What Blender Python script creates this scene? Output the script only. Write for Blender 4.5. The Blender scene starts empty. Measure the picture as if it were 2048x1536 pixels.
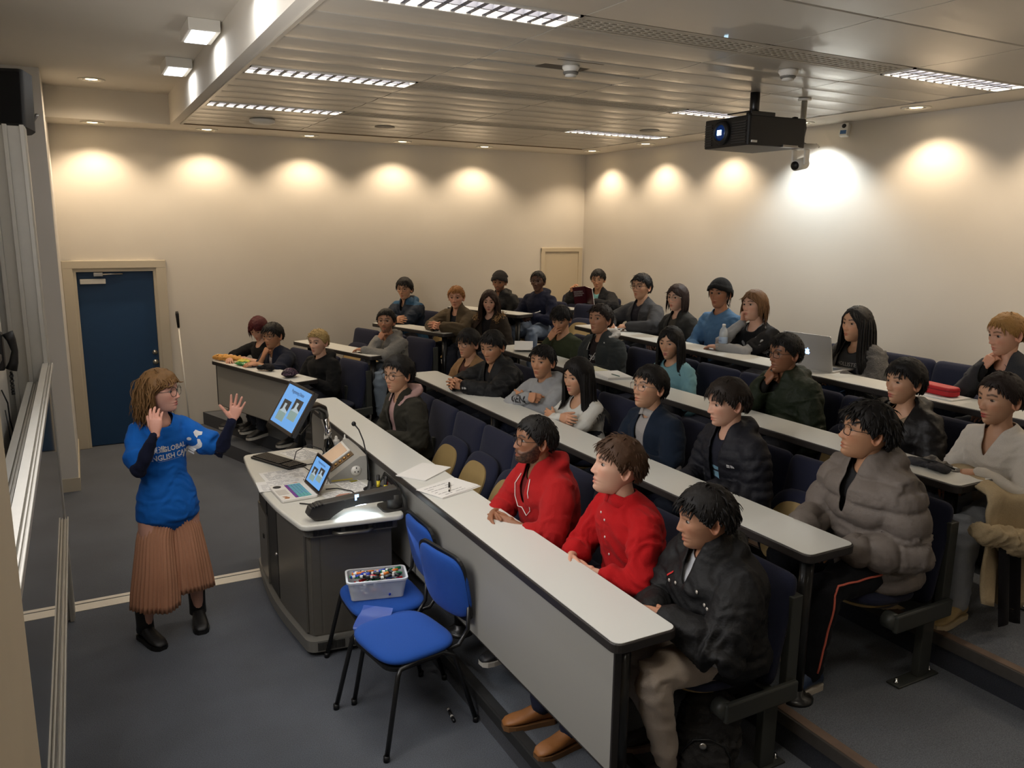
import bpy, bmesh, math, random
import numpy as np
from mathutils import Vector, Matrix
from mathutils.bvhtree import BVHTree
C = bpy.context.scene.collection
S = bpy.context.scene
PI = math.pi
R = math.radians

# ---------------- camera ----------------
cam_d = bpy.data.cameras.new('camera'); cam = bpy.data.objects.new('camera', cam_d); C.objects.link(cam)
S.camera = cam
cam_d.sensor_fit = 'HORIZONTAL'; cam_d.sensor_width = 36.0; cam_d.lens = 1602.06 / 2048 * 36.0
cam_d.clip_start = 0.02; cam_d.clip_end = 60
_y, _p, _r = R(28.358), R(11.201), R(0.647)
_f = Vector((math.sin(_y)*math.cos(_p), math.cos(_y)*math.cos(_p), -math.sin(_p)))
_rt = Vector((math.cos(_y), -math.sin(_y), 0)); _u = _rt.cross(_f)
_r2 = math.cos(_r)*_rt + math.sin(_r)*_u; _u2 = -math.sin(_r)*_rt + math.cos(_r)*_u
M = Matrix((_r2, _u2, -_f)).transposed().to_4x4(); M.translation = (0, 0, 2.55)
cam.matrix_world = M

# ---------------- world, exposure ----------------
w = bpy.data.worlds.new('world'); S.world = w; w.use_nodes = True
w.node_tree.nodes['Background'].inputs[0].default_value = (0.9, 0.85, 0.8, 1)
w.node_tree.nodes['Background'].inputs[1].default_value = 0.05
S.view_settings.view_transform = 'Standard'; S.view_settings.look = 'None'
S.view_settings.exposure = 0.80
S.view_settings.gamma = 1.0; S.view_settings.use_curve_mapping = False

WARM = (1.0, 0.79, 0.56); COOL = (0.9, 0.97, 1.0); NEUT = (1.0, 0.9, 0.76)
P_SPOT = 26.0; P_TUBE = 4.3; P_SQ = 1.8; P_SCREEN = 27.0

# ---------------- helpers ----------------
def lin(c):
    return tuple(((v/255)/12.92 if v/255 <= 0.04045 else (((v/255)+0.055)/1.055)**2.4) for v in c[:3])
_mats = {}
def mat(name, col, rough=0.6, metal=0.0, noise=0.0, nscale=40.0, bump=0.0, bscale=None, emit=0.0, ecol=None,
        trans=0.0, alpha=1.0, coat=0.0, ior=1.45, sheen=0.0, stretch=None, spec=None):
    if name in _mats: return _mats[name]
    m = bpy.data.materials.new(name); m.use_nodes = True; nt = m.node_tree; b = nt.nodes['Principled BSDF']
    c = lin(col); b.inputs['Base Color'].default_value = (*c, 1); b.inputs['Roughness'].default_value = rough
    b.inputs['Metallic'].default_value = metal
    if trans: b.inputs['Transmission Weight'].default_value = trans; b.inputs['IOR'].default_value = ior
    if alpha < 1: b.inputs['Alpha'].default_value = alpha
    if coat: b.inputs['Coat Weight'].default_value = coat
    if sheen: b.inputs['Sheen Weight'].default_value = sheen
    if spec is not None: b.inputs['Specular IOR Level'].default_value = spec
    if emit: b.inputs['Emission Color'].default_value = (*(lin(ecol) if ecol else c), 1); b.inputs['Emission Strength'].default_value = emit
    if noise or bump:
        tc = nt.nodes.new('ShaderNodeTexCoord'); mp = nt.nodes.new('ShaderNodeMapping')
        nt.links.new(tc.outputs['Object'], mp.inputs[0])
        if stretch: mp.inputs['Scale'].default_value = stretch
        n = nt.nodes.new('ShaderNodeTexNoise'); n.inputs['Scale'].default_value = nscale; n.inputs['Detail'].default_value = 4
        nt.links.new(mp.outputs[0], n.inputs['Vector'])
        if noise:
            mx = nt.nodes.new('ShaderNodeMix'); mx.data_type = 'RGBA'
            mx.inputs[6].default_value = (*[max(0, v*(1-noise)) for v in c], 1); mx.inputs[7].default_value = (*[min(1, v*(1+noise)) for v in c], 1)
            nt.links.new(n.outputs['Fac'], mx.inputs[0]); nt.links.new(mx.outputs[2], b.inputs['Base Color'])
        if bump:
            n2 = n
            if bscale:
                n2 = nt.nodes.new('ShaderNodeTexNoise'); n2.inputs['Scale'].default_value = bscale; n2.inputs['Detail'].default_value = 3
                nt.links.new(mp.outputs[0], n2.inputs['Vector'])
            bp = nt.nodes.new('ShaderNodeBump'); bp.inputs['Strength'].default_value = bump; bp.inputs['Distance'].default_value = 0.01
            nt.links.new(n2.outputs['Fac'], bp.inputs['Height']); nt.links.new(bp.outputs[0], b.inputs['Normal'])
    _mats[name] = m; return m

class MB:
    """collects verts, faces, material slots"""
    def __init__(s): s.v = []; s.f = []; s.m = []; s.sm = []; s.mats = []
    def mi(s, m):
        if m not in s.mats: s.mats.append(m)
        return s.mats.index(m)
    def add(s, vs, fs, m, smooth=False):
        o = len(s.v); i = s.mi(m); s.v.extend([tuple(map(float, q)) for q in vs])
        for f in fs: s.f.append(tuple(int(a)+o for a in f)); s.m.append(i); s.sm.append(smooth)
        return s
    def box(s, x0, x1, y0, y1, z0, z1, m, bev=0.0, T=None):
        if bev <= 0:
            vs = [(x, y, z) for z in (z0, z1) for (x, y) in ((x0, y0), (x1, y0), (x1, y1), (x0, y1))]
            fs = [(3, 2, 1, 0), (4, 5, 6, 7), (0, 1, 5, 4), (1, 2, 6, 5), (2, 3, 7, 6), (3, 0, 4, 7)]
            if T is not None: vs = [T @ Vector(q) for q in vs]
            return s.add(vs, fs, m)
        bm = bmesh.new(); r = bmesh.ops.create_cube(bm, size=1)
        for v in bm.verts: v.co = Vector(((x0+x1)/2+v.co.x*(x1-x0), (y0+y1)/2+v.co.y*(y1-y0), (z0+z1)/2+v.co.z*(z1-z0)))
        bmesh.ops.bevel(bm, geom=list(bm.edges), offset=bev, segments=2, affect='EDGES', profile=0.5)
        bm.verts.index_update(); vs = [(T @ v.co if T is not None else v.co.copy()) for v in bm.verts]; fs = [[v.index for v in f.verts] for f in bm.faces]; bm.free()
        return s.add(vs, fs, m)
    def prism(s, poly, z0, z1, m, T=None, bev=0.0, smooth=False):
        n = len(poly)
        if bev > 0:
            bm = bmesh.new(); b = [bm.verts.new((p[0], p[1], z0)) for p in poly]; f = bm.faces.new(b)
            if f.normal.z > 0: f.normal_flip()
            r = bmesh.ops.extrude_face_region(bm, geom=[f]); up = [g for g in r['geom'] if isinstance(g, bmesh.types.BMVert)]
            for v in up: v.co.z = z1
            bm.normal_update(); bmesh.ops.recalc_face_normals(bm, faces=list(bm.faces))
            ed = [e for e in bm.edges if abs(e.verts[0].co.z-e.verts[1].co.z) < 1e-6]
            bmesh.ops.bevel(bm, geom=ed, offset=bev, segments=3, affect='EDGES', profile=0.5)
            bm.verts.index_update(); vs = [(T @ v.co if T is not None else v.co.copy()) for v in bm.verts]; fs = [[v.index for v in g.verts] for g in bm.faces]; bm.free()
            return s.add(vs, fs, m, smooth)
        ar = sum(poly[i][0]*poly[(i+1) % n][1]-poly[(i+1) % n][0]*poly[i][1] for i in range(n))
        if ar < 0: poly = poly[::-1]
        vs = [(x, y, z0) for x, y in poly]+[(x, y, z1) for x, y in poly]
        fs = [tuple(range(n))[::-1], tuple(range(n, 2*n))]+[(i, (i+1) % n, n+(i+1) % n, n+i) for i in range(n)]
        if T is not None: vs = [T @ Vector(q) for q in vs]
        return s.add(vs, fs, m)
    def tube(s, pts, r, m, n=10, caps=True, flat=1.0, up=None, smooth=True):
        pts = [Vector(p) for p in pts]; k = len(pts); rs = r if isinstance(r, (list, tuple)) else [r]*k
        vs = []; fs = []; prev = None
        for i, p in enumerate(pts):
            t = (pts[min(i+1, k-1)]-pts[max(i-1, 0)]).normalized()
            if prev is None:
                a = Vector(up) if up else (Vector((0, 0, 1)) if abs(t.z) < .9 else Vector((1, 0, 0)))
                x = a.cross(t).normalized()
            else: x = (prev-t*prev.dot(t)).normalized()
            prev = x; y = t.cross(x)
            for j in range(n):
                a = 2*PI*j/n; vs.append(p+x*math.cos(a)*rs[i]+y*math.sin(a)*rs[i]*flat)
        for i in range(k-1):
            for j in range(n): a = i*n+j; b = i*n+(j+1) % n; fs.append((a, b, b+n, a+n))
        if caps: fs.append(tuple(range(n))[::-1]); fs.append(tuple(range((k-1)*n, k*n)))
        return s.add(vs, fs, m, smooth)
    def lathe(s, prof, m, n=20, T=None, smooth=True, cap=True):
        vs = []; fs = []; k = len(prof)
        for r, z in prof:
            for j in range(n): a = 2*PI*j/n; vs.append(Vector((r*math.cos(a), r*math.sin(a), z)))
        for i in range(k-1):
            for j in range(n): a = i*n+j; b = i*n+(j+1) % n; fs.append((a, b, b+n, a+n))
        if cap: fs.append(tuple(range(n))[::-1]); fs.append(tuple(range((k-1)*n, k*n)))
        if T is not None: vs = [T @ q for q in vs]
        return s.add(vs, fs, m, smooth)
    def ell(s, c, r, m, nu=16, nv=10, T=None, p=1.0):
        vs = []; fs = []
        sg = lambda a: math.copysign(abs(a)**p, a)
        for i in range(nv+1):
            th = PI*i/nv
            for j in range(nu):
                a = 2*PI*j/nu
                q = Vector((c[0]+r[0]*sg(math.sin(th))*sg(math.cos(a)), c[1]+r[1]*sg(math.sin(th))*sg(math.sin(a)), c[2]-r[2]*sg(math.cos(th))))
                vs.append(T @ q if T is not None else q)
        for i in range(nv):
            for j in range(nu): a = i*nu+j; b = i*nu+(j+1) % nu; fs.append((a, b, b+nu, a+nu))
        return s.add(vs, fs, m, True)
    def mesh(s, name):
        me = bpy.data.meshes.new(name); me.from_pydata(s.v, [], s.f)
        for m in s.mats: me.materials.append(m)
        me.polygons.foreach_set('material_index', s.m); me.polygons.foreach_set('use_smooth', s.sm)
        me.validate(); me.update(); return me
    def build(s, name, parent=None, loc=None, rot=None):
        o = bpy.data.objects.new(name, s.mesh(name)); C.objects.link(o)
        if parent: o.parent = parent
        if loc: o.location = loc
        if rot: o.rotation_euler = rot
        return o

def tag(o, label=None, cat=None, group=None, kind=None):
    if label: o['label'] = label
    if cat: o['category'] = cat
    if group: o['group'] = group
    if kind: o['kind'] = kind
    return o
def thing(name, label, cat, loc=(0, 0, 0), rotz=0.0, group=None, rot=None):
    o = bpy.data.objects.new(name, None); C.objects.link(o); o.location = loc
    o.rotation_euler = rot if rot else (0, 0, rotz); o.empty_display_size = .1
    return tag(o, label, cat, group)
def struct(name, mb, parent=None, loc=None, label=None):
    o = mb.build(name, parent, loc); o['kind'] = 'structure'
    if label: o['label'] = label
    return o
def dup(root, loc, rotz=0.0, label=None, group=None):
    r = root.copy(); C.objects.link(r); r.location = loc; r.rotation_euler = (0, 0, rotz)
    if label: r['label'] = label
    if group: r['group'] = group
    for ch in list(root.children):
        c = ch.copy(); C.objects.link(c); c.parent = r
        for g in ch.children: d = g.copy(); C.objects.link(d); d.parent = c
    return r
def rrect(x0, x1, y0, y1, r, n=5):
    out = []
    for cx, cy, a0 in ((x1-r, y1-r, 0), (x0+r, y1-r, 90), (x0+r, y0+r, 180), (x1-r, y0+r, 270)):
        for i in range(n+1): a = R(a0+90*i/n); out.append((cx+r*math.cos(a), cy+r*math.sin(a)))
    return out
def rpoly(pts, r, n=5):
    """round the corners of a polygon"""
    out = []; k = len(pts)
    for i in range(k):
        p = Vector(pts[i]); a = (Vector(pts[i-1])-p); b = (Vector(pts[(i+1) % k])-p)
        rr = r[i] if isinstance(r, (list, tuple)) else r
        A = p+a.normalized()*min(rr, a.length*.45); B = p+b.normalized()*min(rr, b.length*.45)
        for j in range(n+1):
            t = j/n; q = (1-t)**2*A+2*t*(1-t)*p+t*t*B; out.append((q.x, q.y))
    return out
def frame(o, x, y, z):
    m = Matrix((Vector(x).normalized(), Vector(y).normalized(), Vector(z).normalized())).transposed().to_4x4(); m.translation = o; return m
def text_mesh(txt, size, m, T, align='LEFT', extrude=0.0, parent=None, name='lettering', spacing=1.0, scalex=1.0, bold=0.0):
    cu = bpy.data.curves.new('txt', 'FONT'); cu.body = txt; cu.size = size; cu.align_x = align; cu.extrude = extrude
    cu.resolution_u = 2; cu.space_character = spacing; cu.offset = bold*size
    ob = bpy.data.objects.new('txt', cu); C.objects.link(ob); dg = bpy.context.evaluated_depsgraph_get()
    me = bpy.data.meshes.new_from_object(ob.evaluated_get(dg)); bpy.data.objects.remove(ob)
    for v in me.vertices: v.co.x *= scalex
    if T is not None: me.transform(T)
    me.materials.clear(); me.materials.append(m)
    o = bpy.data.objects.new(name, me); C.objects.link(o)
    if parent: o.parent = parent
    return o

# ---------------- materials ----------------
WALL = mat('wall_paint', (218, 211, 199), .85, noise=.03, nscale=3, bump=.05, bscale=120)
CEILP = mat('ceiling_plaster', (216, 209, 196), .9, noise=.02, nscale=4)
TILE = mat('ceiling_metal_tile', (176, 170, 158), .38, metal=.0, noise=.03, nscale=8, coat=.25)
DARK = mat('dark_void', (12, 12, 12), .9)
TRIM = mat('trim_paint', (196, 186, 166), .6)
DOORB = mat('door_blue', (26, 62, 98), .45, noise=.08, nscale=12)
STEEL = mat('brushed_steel', (190, 188, 182), .3, metal=1.0)
CHROME = mat('chrome', (220, 220, 220), .12, metal=1.0)
ALU = mat('aluminium', (186, 183, 174), .45, metal=.35, noise=.06, nscale=20)
BLACKM = mat('black_metal', (22, 22, 22), .38, coat=.2)
BLACKP = mat('black_plastic', (16, 16, 17), .5)
GREYP = mat('dark_grey_plastic', (52, 52, 52), .5)
WHITEP = mat('white_plastic', (225, 222, 214), .45)
LAMIN = mat('grey_laminate', (212, 213, 208), .33, noise=.015, nscale=300)
PANEL = mat('panel_laminate', (154, 152, 145), .5, noise=.03, nscale=200)
EDGE = mat('edge_trim_dark', (44, 40, 38), .4)
BLUEF = mat('navy_seat_fabric', (16, 21, 46), .95, noise=.25, nscale=300, bump=.25, bscale=400, sheen=.05)
CHAIRF = mat('royal_blue_fabric', (14, 72, 158), .9, noise=.15, nscale=300, bump=.2, bscale=400, sheen=.05)
PLY = mat('beech_plywood', (158, 134, 88), .5, noise=.12, nscale=10, stretch=(1, 12, 1))
SEATM = mat('seat_frame_paint', (58, 60, 56), .45)
NOSE = mat('nosing_metal', (84, 80, 76), .5, metal=.3, noise=.2, nscale=30)
RUBBER = mat('black_rubber_nosing', (38, 38, 38), .6, noise=.1, nscale=40)
NOSET = mat('nosing_worn_top', (112, 92, 78), .7, noise=.25, nscale=14)
PAPER = mat('paper', (226, 224, 220), .8)
INK = mat('ink', (52, 50, 54), .8)
GLASSM = mat('clear_glass', (255, 255, 255), .03, trans=1.0)

def carpet(name, a, b_, sc=220):
    m = bpy.data.materials.new(name); m.use_nodes = True; nt = m.node_tree; b = nt.nodes['Principled BSDF']
    b.inputs['Roughness'].default_value = .95; b.inputs['Sheen Weight'].default_value = .15
    g = nt.nodes.new('ShaderNodeNewGeometry')
    n1 = nt.nodes.new('ShaderNodeTexNoise'); n1.inputs['Scale'].default_value = sc; n1.inputs['Detail'].default_value = 6
    n2 = nt.nodes.new('ShaderNodeTexNoise'); n2.inputs['Scale'].default_value = 2.2; n2.inputs['Detail'].default_value = 5
    for n in (n1, n2): nt.links.new(g.outputs['Position'], n.inputs['Vector'])
    cr = nt.nodes.new('ShaderNodeValToRGB'); cr.color_ramp.elements[0].position = .35; cr.color_ramp.elements[1].position = .68
    cr.color_ramp.elements[0].color = (*lin(a), 1); cr.color_ramp.elements[1].color = (*lin(b_), 1)
    nt.links.new(n1.outputs['Fac'], cr.inputs[0])
    mx = nt.nodes.new('ShaderNodeMix'); mx.data_type = 'RGBA'; mx.blend_type = 'MULTIPLY'; mx.inputs[0].default_value = .55
    cr2 = nt.nodes.new('ShaderNodeValToRGB'); cr2.color_ramp.elements[0].position = .3; cr2.color_ramp.elements[1].position = .7
    cr2.color_ramp.elements[0].color = (.55, .54, .53, 1); cr2.color_ramp.elements[1].color = (1, 1, 1, 1)
    nt.links.new(n2.outputs['Fac'], cr2.inputs[0]); nt.links.new(cr.outputs[0], mx.inputs[6]); nt.links.new(cr2.outputs[0], mx.inputs[7])
    nt.links.new(mx.outputs[2], b.inputs['Base Color'])
    bp = nt.nodes.new('ShaderNodeBump'); bp.inputs['Strength'].default_value = .5; bp.inputs['Distance'].default_value = .006
    nt.links.new(n1.outputs['Fac'], bp.inputs['Height']); nt.links.new(bp.outputs[0], b.inputs['Normal'])
    return m
CARPET = carpet('blue_grey_carpet', (70, 75, 83), (104, 109, 118))
CARPET2 = carpet('tier_carpet', (74, 79, 86), (112, 117, 124))
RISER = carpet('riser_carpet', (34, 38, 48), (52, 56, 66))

# ---------------- room shell ----------------
D = 10.05; XB = 6.59; YN = -2.6; ZC = 3.55; ZR = 3.85
X0 = {1: 1.63, 2: 2.61, 3: 3.59, 4: 4.57, 5: 5.55}
Z0 = {1: .30, 2: .46, 3: .62, 4: .78, 5: .78}
a18 = R(18); LU = Vector((-math.sin(a18), math.cos(a18))); LN = Vector((math.cos(a18), math.sin(a18)))
LA = {1: Vector((1.757, 7.66)), 2: Vector((2.60, 7.9)), 3: Vector((3.52, 8.13)), 4: Vector((4.5, 8.2)), 5: Vector((5.4, 8.45))}

fl = MB(); fl.box(-.8, XB+.1, YN, D+.1, -.1, 0, CARPET)
floor = struct('floor', fl)
# white tape line across the floor
tp = MB(); T_ = mat('white_floor_tape', (232, 224, 208), .5, noise=.05, nscale=20)
tp.box(-.50, 1.05, 5.69, 5.795, 0, .003, T_); tp.box(-.50, 1.05, 5.81, 5.85, 0, .003, T_)
tag(tp.build('floor_tape'), 'pair of white tape strips running across the blue carpet to the lectern', 'floor tape')

def tier_poly(xm, L0, off, xr=XB+.1):
    # edge: x = xm until y=6.9, then along the far wing line
    a = L0+LN*off; k = LU.x/LU.y
    xa = a.x+(7.25-a.y)*k; xb = a.x+(D+.05-a.y)*k
    return [(xm, YN), (xr, YN), (xr, D+.05), (xb, D+.05), (xa, 7.25), (xm, 6.95)]
def nosing(mb, xm, z, y1=6.95, L0=None, off=0, h=.05, NOSE=None, NOSET=None):
    mb.box(xm-.012, xm+.05, YN, y1, z-h, z+.004, NOSE); mb.box(xm+.0, xm+.048, YN, y1, z+.004, z+.007, NOSET)
tiers = []
for nm, xm, z, k, off in (('a', 1.665, .15, 1, -.02), ('b', 1.90, .30, 1, .20), ('c', 2.575, .46, 2, -.03), ('d', 3.545, .62, 3, -.03), ('e', 4.515, .78, 4, -.03)):
    mb = MB(); mb.prism(tier_poly(xm, LA[k], off), 0.0, z, CARPET2)
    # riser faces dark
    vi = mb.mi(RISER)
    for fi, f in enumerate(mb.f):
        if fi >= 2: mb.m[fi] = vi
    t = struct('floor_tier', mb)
    nb = MB(); nosing(nb, xm, z, NOSE=RUBBER if nm in 'ab' else NOSE, NOSET=RUBBER if nm in 'ab' else NOSET); nb.build('step_nosing', t)
    tiers.append(t)

# walls
wf = MB()
wf.box(-.8, -.06, D, D+.2, 0, 4, WALL); wf.box(-.06, .77, D, D+.2, 2.02, 4, WALL); wf.box(.77, XB+.2, D, D+.2, 0, 4, WALL)
wall_far = struct('wall_far', wf)
wr = MB(); wr.box(XB, XB+.2, YN, D, 0, 4, WALL); struct('wall_right', wr)
wn = MB(); wn.box(-1.0, XB+.2, YN-.2, YN, 0, 4, WALL); struct('wall_near', wn)
WALLL = mat('wall_paint_left', (212, 208, 202), .8, noise=.02, nscale=3)
wl = MB()
wl.box(-.75, -.55, YN, D, 0, 4, WALLL)
wl.box(-.56, -.155, 8.45, D, 0, ZR, WALLL)     # far pier
wl.box(-.56, -.42, 1.5, 5.50, 0, ZR, WALL)     # phone wall
wall_left = struct('wall_left', wl)
ap = MB(); PIER = mat('pier_cream', (206, 190, 160), .6, noise=.05, nscale=6)
ap.box(-.56, -.15, YN, 1.745, 0, ZR, PIER, bev=.006); struct('trim_1', ap, label='cream painted pier beside the camera')
bs = MB(); BSM = mat('baseboard_paint', (150, 142, 128), .6)
bs.box(.87, 1.2, D-.018, D, 0, .15, BSM); bs.box(1.2, 2.0, D-.018, D, .15, .30, BSM)
struct('baseboard_far', bs)
bp_ = MB(); bp_.box(-.57, -.145, 8.435, D, 0, .13, TRIM); struct('baseboard_left', bp_)

# door
FR = TRIM
df = MB()
df.box(-.155, -.05, D-.035, D+.02, 0, 2.12, FR, .008); df.box(.785, .89, D-.035, D+.02, 0, 2.12, FR, .008); df.box(-.155, .89, D-.036, D+.02, 2.03, 2.12, FR, .008)
df.box(-.055, -.02, D-.015, D+.10, 0, 2.03, FR, .004); df.box(.755, .79, D-.015, D+.10, 0, 2.03, FR, .004); df.box(-.055, .79, D-.016, D+.10, 1.995, 2.032, FR, .004)
door = struct('door_1', MB().box(-.02, .755, D+.05, D+.095, .008, 1.992, DOORB, .003), label='closed blue door')
df.build('door_frame', door)
cl = MB(); cl.box(.01, .265, D-.0, D+.048, 1.86, 1.915, WHITEP, .006); cl.build('door_closer', door)
ca = MB(); ca.box(.15, .24, D-.03, D+.02, 1.945, 1.985, STEEL, .004); ca.tube([(.2, D-.02, 1.965), (.44, D-.0, 1.968)], .009, STEEL); ca.build('closer_arm', door)
for z, r in ((1.055, .028), (.94, .032)):
    k = MB(); k.lathe([(r, 0), (r, .012), (r*.7, .02), (r*.4, .03), (r*.3, .035)], STEEL, T=Matrix.Translation((.715, D+.05, z)) @ Matrix.Rotation(R(90), 4, 'X')); k.build('lock_knob', door)

# access hatch in far wall near the corner
hp = MB(); HM = mat('hatch_paint', (206, 192, 166), .6)
hp.box(5.93, 6.50, D-.012, D+.0, 1.30, 2.18, HM, .004)
hatch = struct('door_2', hp, label='small cream access hatch')
hf = MB()
for a in ((5.87, 5.93, 1.25, 2.235), (6.50, 6.56, 1.25, 2.235)): hf.box(a[0], a[1], D-.03, D, a[2], a[3], HM, .006)
hf.box(5.87, 6.56, D-.029, D, 2.18, 2.24, HM, .006); hf.box(5.87, 6.56, D-.029, D, 1.24, 1.30, HM, .006); hf.build('hatch_frame', hatch)

# window pole leaning on the wall
wp = thing('window_pole', 'thin white pole with black grip leaning on the wall beside the blue door', 'pole')
q0 = Vector((.972, D-.05, 1.53)); q1 = Vector((1.03, D-.10, .01))
MB().tube([q0+(q1-q0)*.12, q1], .008, WHITEP, 8).build('shaft', wp)
MB().tube([q0, q0+(q1-q0)*.02, q0+(q1-q0)*.125], [.014, .02, .014], BLACKP, 10).build('grip', wp)

# ---------------- ceiling ----------------
ce = MB()
ce.box(-.56, .98, YN, 9.45, ZR, ZR+.1, CEILP)                 # raised left part
ce.box(-.56, XB, 9.45, D, ZC, ZR+.1, CEILP); ce.box(.98, 1.06, YN, 9.45, ZC, ZR+.1, CEILP)
ce.box(1.06, 6.03, 9.28, 9.45, ZC, ZR+.1, CEILP); ce.box(6.03, XB, YN, 9.45, ZC, ZR+.1, CEILP)
ce.box(1.06, 6.03, YN, 9.28, ZC+.09, ZC+.12, DARK)
ceil = struct('ceiling', ce)
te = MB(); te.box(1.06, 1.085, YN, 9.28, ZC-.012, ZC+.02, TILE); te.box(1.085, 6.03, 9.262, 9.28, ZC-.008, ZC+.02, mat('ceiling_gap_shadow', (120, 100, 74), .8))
te.box(6.01, 6.03, YN, 9.262, ZC-.008, ZC+.02, TILE); te.build('edge_channel', ceil)
SE = [1.085, 2.265, 3.505, 4.745, 6.01]
YL = [3.63, 5.79, 7.58, 1.30, -.95]; HW = .13
spans = []
def split(a, b, n): return [(a+(b-a)*i/n, a+(b-a)*(i+1)/n) for i in range(n)]
spans += split(7.71, 9.262, 5)+split(5.92, 7.45, 5)+split(3.76, 5.66, 6)+split(YN, -1.08, 3)+split(-.82, 1.17, 3)+split(1.43, 3.50, 3)
meshes = {}
for bi in range(4):
    for (a, b) in spans:
        wd = round(b-a, 3); L = round(SE[bi+1]-SE[bi], 3)
        if (wd, L) not in meshes:
            mb = MB(); h = wd/2-.003; l = L/2-.004
            prof = [(-h, .022), (-h, .004), (-h+.008, 0.0), (-h*.5, -.0035), (0, -.005), (h*.5, -.0035), (h-.008, 0.0), (h, .004), (h, .022)]
            vs = [(s*l, y, z) for s in (-1, 1) for (y, z) in prof]; n = len(prof)
            mb.add(vs, [(i, i+1, n+i+1, n+i) for i in range(n-1)]+[tuple(range(n)), tuple(range(n, 2*n))[::-1]], TILE)
            meshes[(wd, L)] = mb.mesh('ceiling_panel')
        o = bpy.data.objects.new('ceiling_panel', meshes[(wd, L)]); C.objects.link(o); o.parent = ceil
        o.location = ((SE[bi]+SE[bi+1])/2, (a+b)/2, ZC)
        if (bi, round(a, 2)) in ((1, 4.39), (1, 4.71)): o.rotation_euler = (R(1.2), 0, 0)
# louvre lights and grilles
LOUV = mat('louvre_metal', (104, 106, 116), .4, metal=.3)
REFL = mat('light_backing', (150, 150, 156), .5, emit=.30, ecol=(226, 232, 245))
FRM = mat('light_frame', (220, 216, 206), .5)
def area(name, loc, sx, sy, pw, col, par=None, rot=(0, 0, 0), spread=0):
    l = bpy.data.lights.new(name, 'AREA'); l.shape = 'RECTANGLE'; l.size = sx; l.size_y = sy; l.energy = pw; l.color = col
    o = bpy.data.objects.new(name, l); C.objects.link(o); o.location = loc; o.rotation_euler = rot
    if par: o.parent = par
    if spread: l.spread = R(spread)
    return o
def louvre(x0, x1, y, label):
    L = x1-x0; t = thing('louvre_light', label, 'ceiling light', ((x0+x1)/2, y, ZC), group='recessed louvre ceiling lights')
    f = MB(); h = HW-.004; l = L/2-.004
    for a in ((-l, l, -h, -h+.015), (-l, l, h-.015, h), (-l, -l+.015, -h, h), (l-.015, l, -h, h)): f.box(a[0], a[1], a[2], a[3], -.006, .07, FRM)
    f.build('light_frame', t)
    MB().box(-l+.015, l-.015, -h+.015, h-.015, .06, .068, REFL).build('backing', t)
    MB().box(-l+.015, l-.015, -.006, .006, -.002, .045, LOUV).build('spine', t)
    n = 13; bl = MB()
    prof = [(-.014, .0), (-.004, .045), (.004, .045), (.014, .0)]
    vs = [(x, s*(h-.015), z) for s in (-1, 1) for (x, z) in prof]
    bl.add(vs, [(0, 1, 5, 4), (1, 2, 6, 5), (2, 3, 7, 6), (3, 0, 4, 7), (0, 3, 2, 1), (4, 5, 6, 7)], LOUV); me = bl.mesh('louvre_blade')
    for i in range(n):
        o = bpy.data.objects.new('louvre_blade', me); C.objects.link(o); o.parent = t; o.location = (-l+(i+1)*2*l/(n+1), 0, 0)
    for s in (-1, 1): area('tube', (0, s*.06, .052), L-.06, .10, P_TUBE, NEUT, t, spread=136)
GRM = mat('grille_metal', (176, 168, 152), .5)
def grille(x0, x1, y, label):
    L = x1-x0; t = thing('air_grille', label, 'air vent', ((x0+x1)/2, y, ZC), group='slotted ceiling air grilles')
    l = L/2-.004; h = HW-.004
    MB().box(-l, l, -h, h, .02, .03, DARK).build('backing', t)
    f = MB(); f.box(-l, l, -h, -h+.03, 0, .018, GRM); f.box(-l, l, h-.03, h, 0, .018, GRM); f.box(-l, -l+.03, -h, h, 0.001, .018, GRM); f.box(l-.03, l, -h, h, .001, .018, GRM)
    f.build('grille_frame', t)
    s = MB()
    for k in range(5): y_ = -h+.03+(k+.5)*(2*h-.06)/5; s.box(-l+.03, l-.03, y_-.009, y_+.009, 0.002, .014, GRM)
    for i in range(1, 24): x_ = -l+i*2*l/24; s.box(x_-.008, x_+.008, -h+.03, h-.03, .003, .013, GRM)
    o = s.build('slats', t); o['kind'] = 'stuff'
rown = {0: 'nearest the top picture edge', 1: 'in the middle row', 2: 'in the row nearest the far wall', 3: 'above and behind the camera', 4: 'far behind the camera'}
for i, y in enumerate(YL):
    louvre(SE[0], SE[1], y, 'louvred ceiling light on the left side, '+rown[i])
    louvre(SE[3], SE[4], y, 'louvred ceiling light toward the right wall, '+rown[i])
    grille(SE[1], SE[2], y, 'slotted ceiling air grille next to the left light, '+rown[i])
    grille(SE[2], SE[3], y, 'slotted ceiling air grille next to the right light, '+rown[i])

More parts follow.
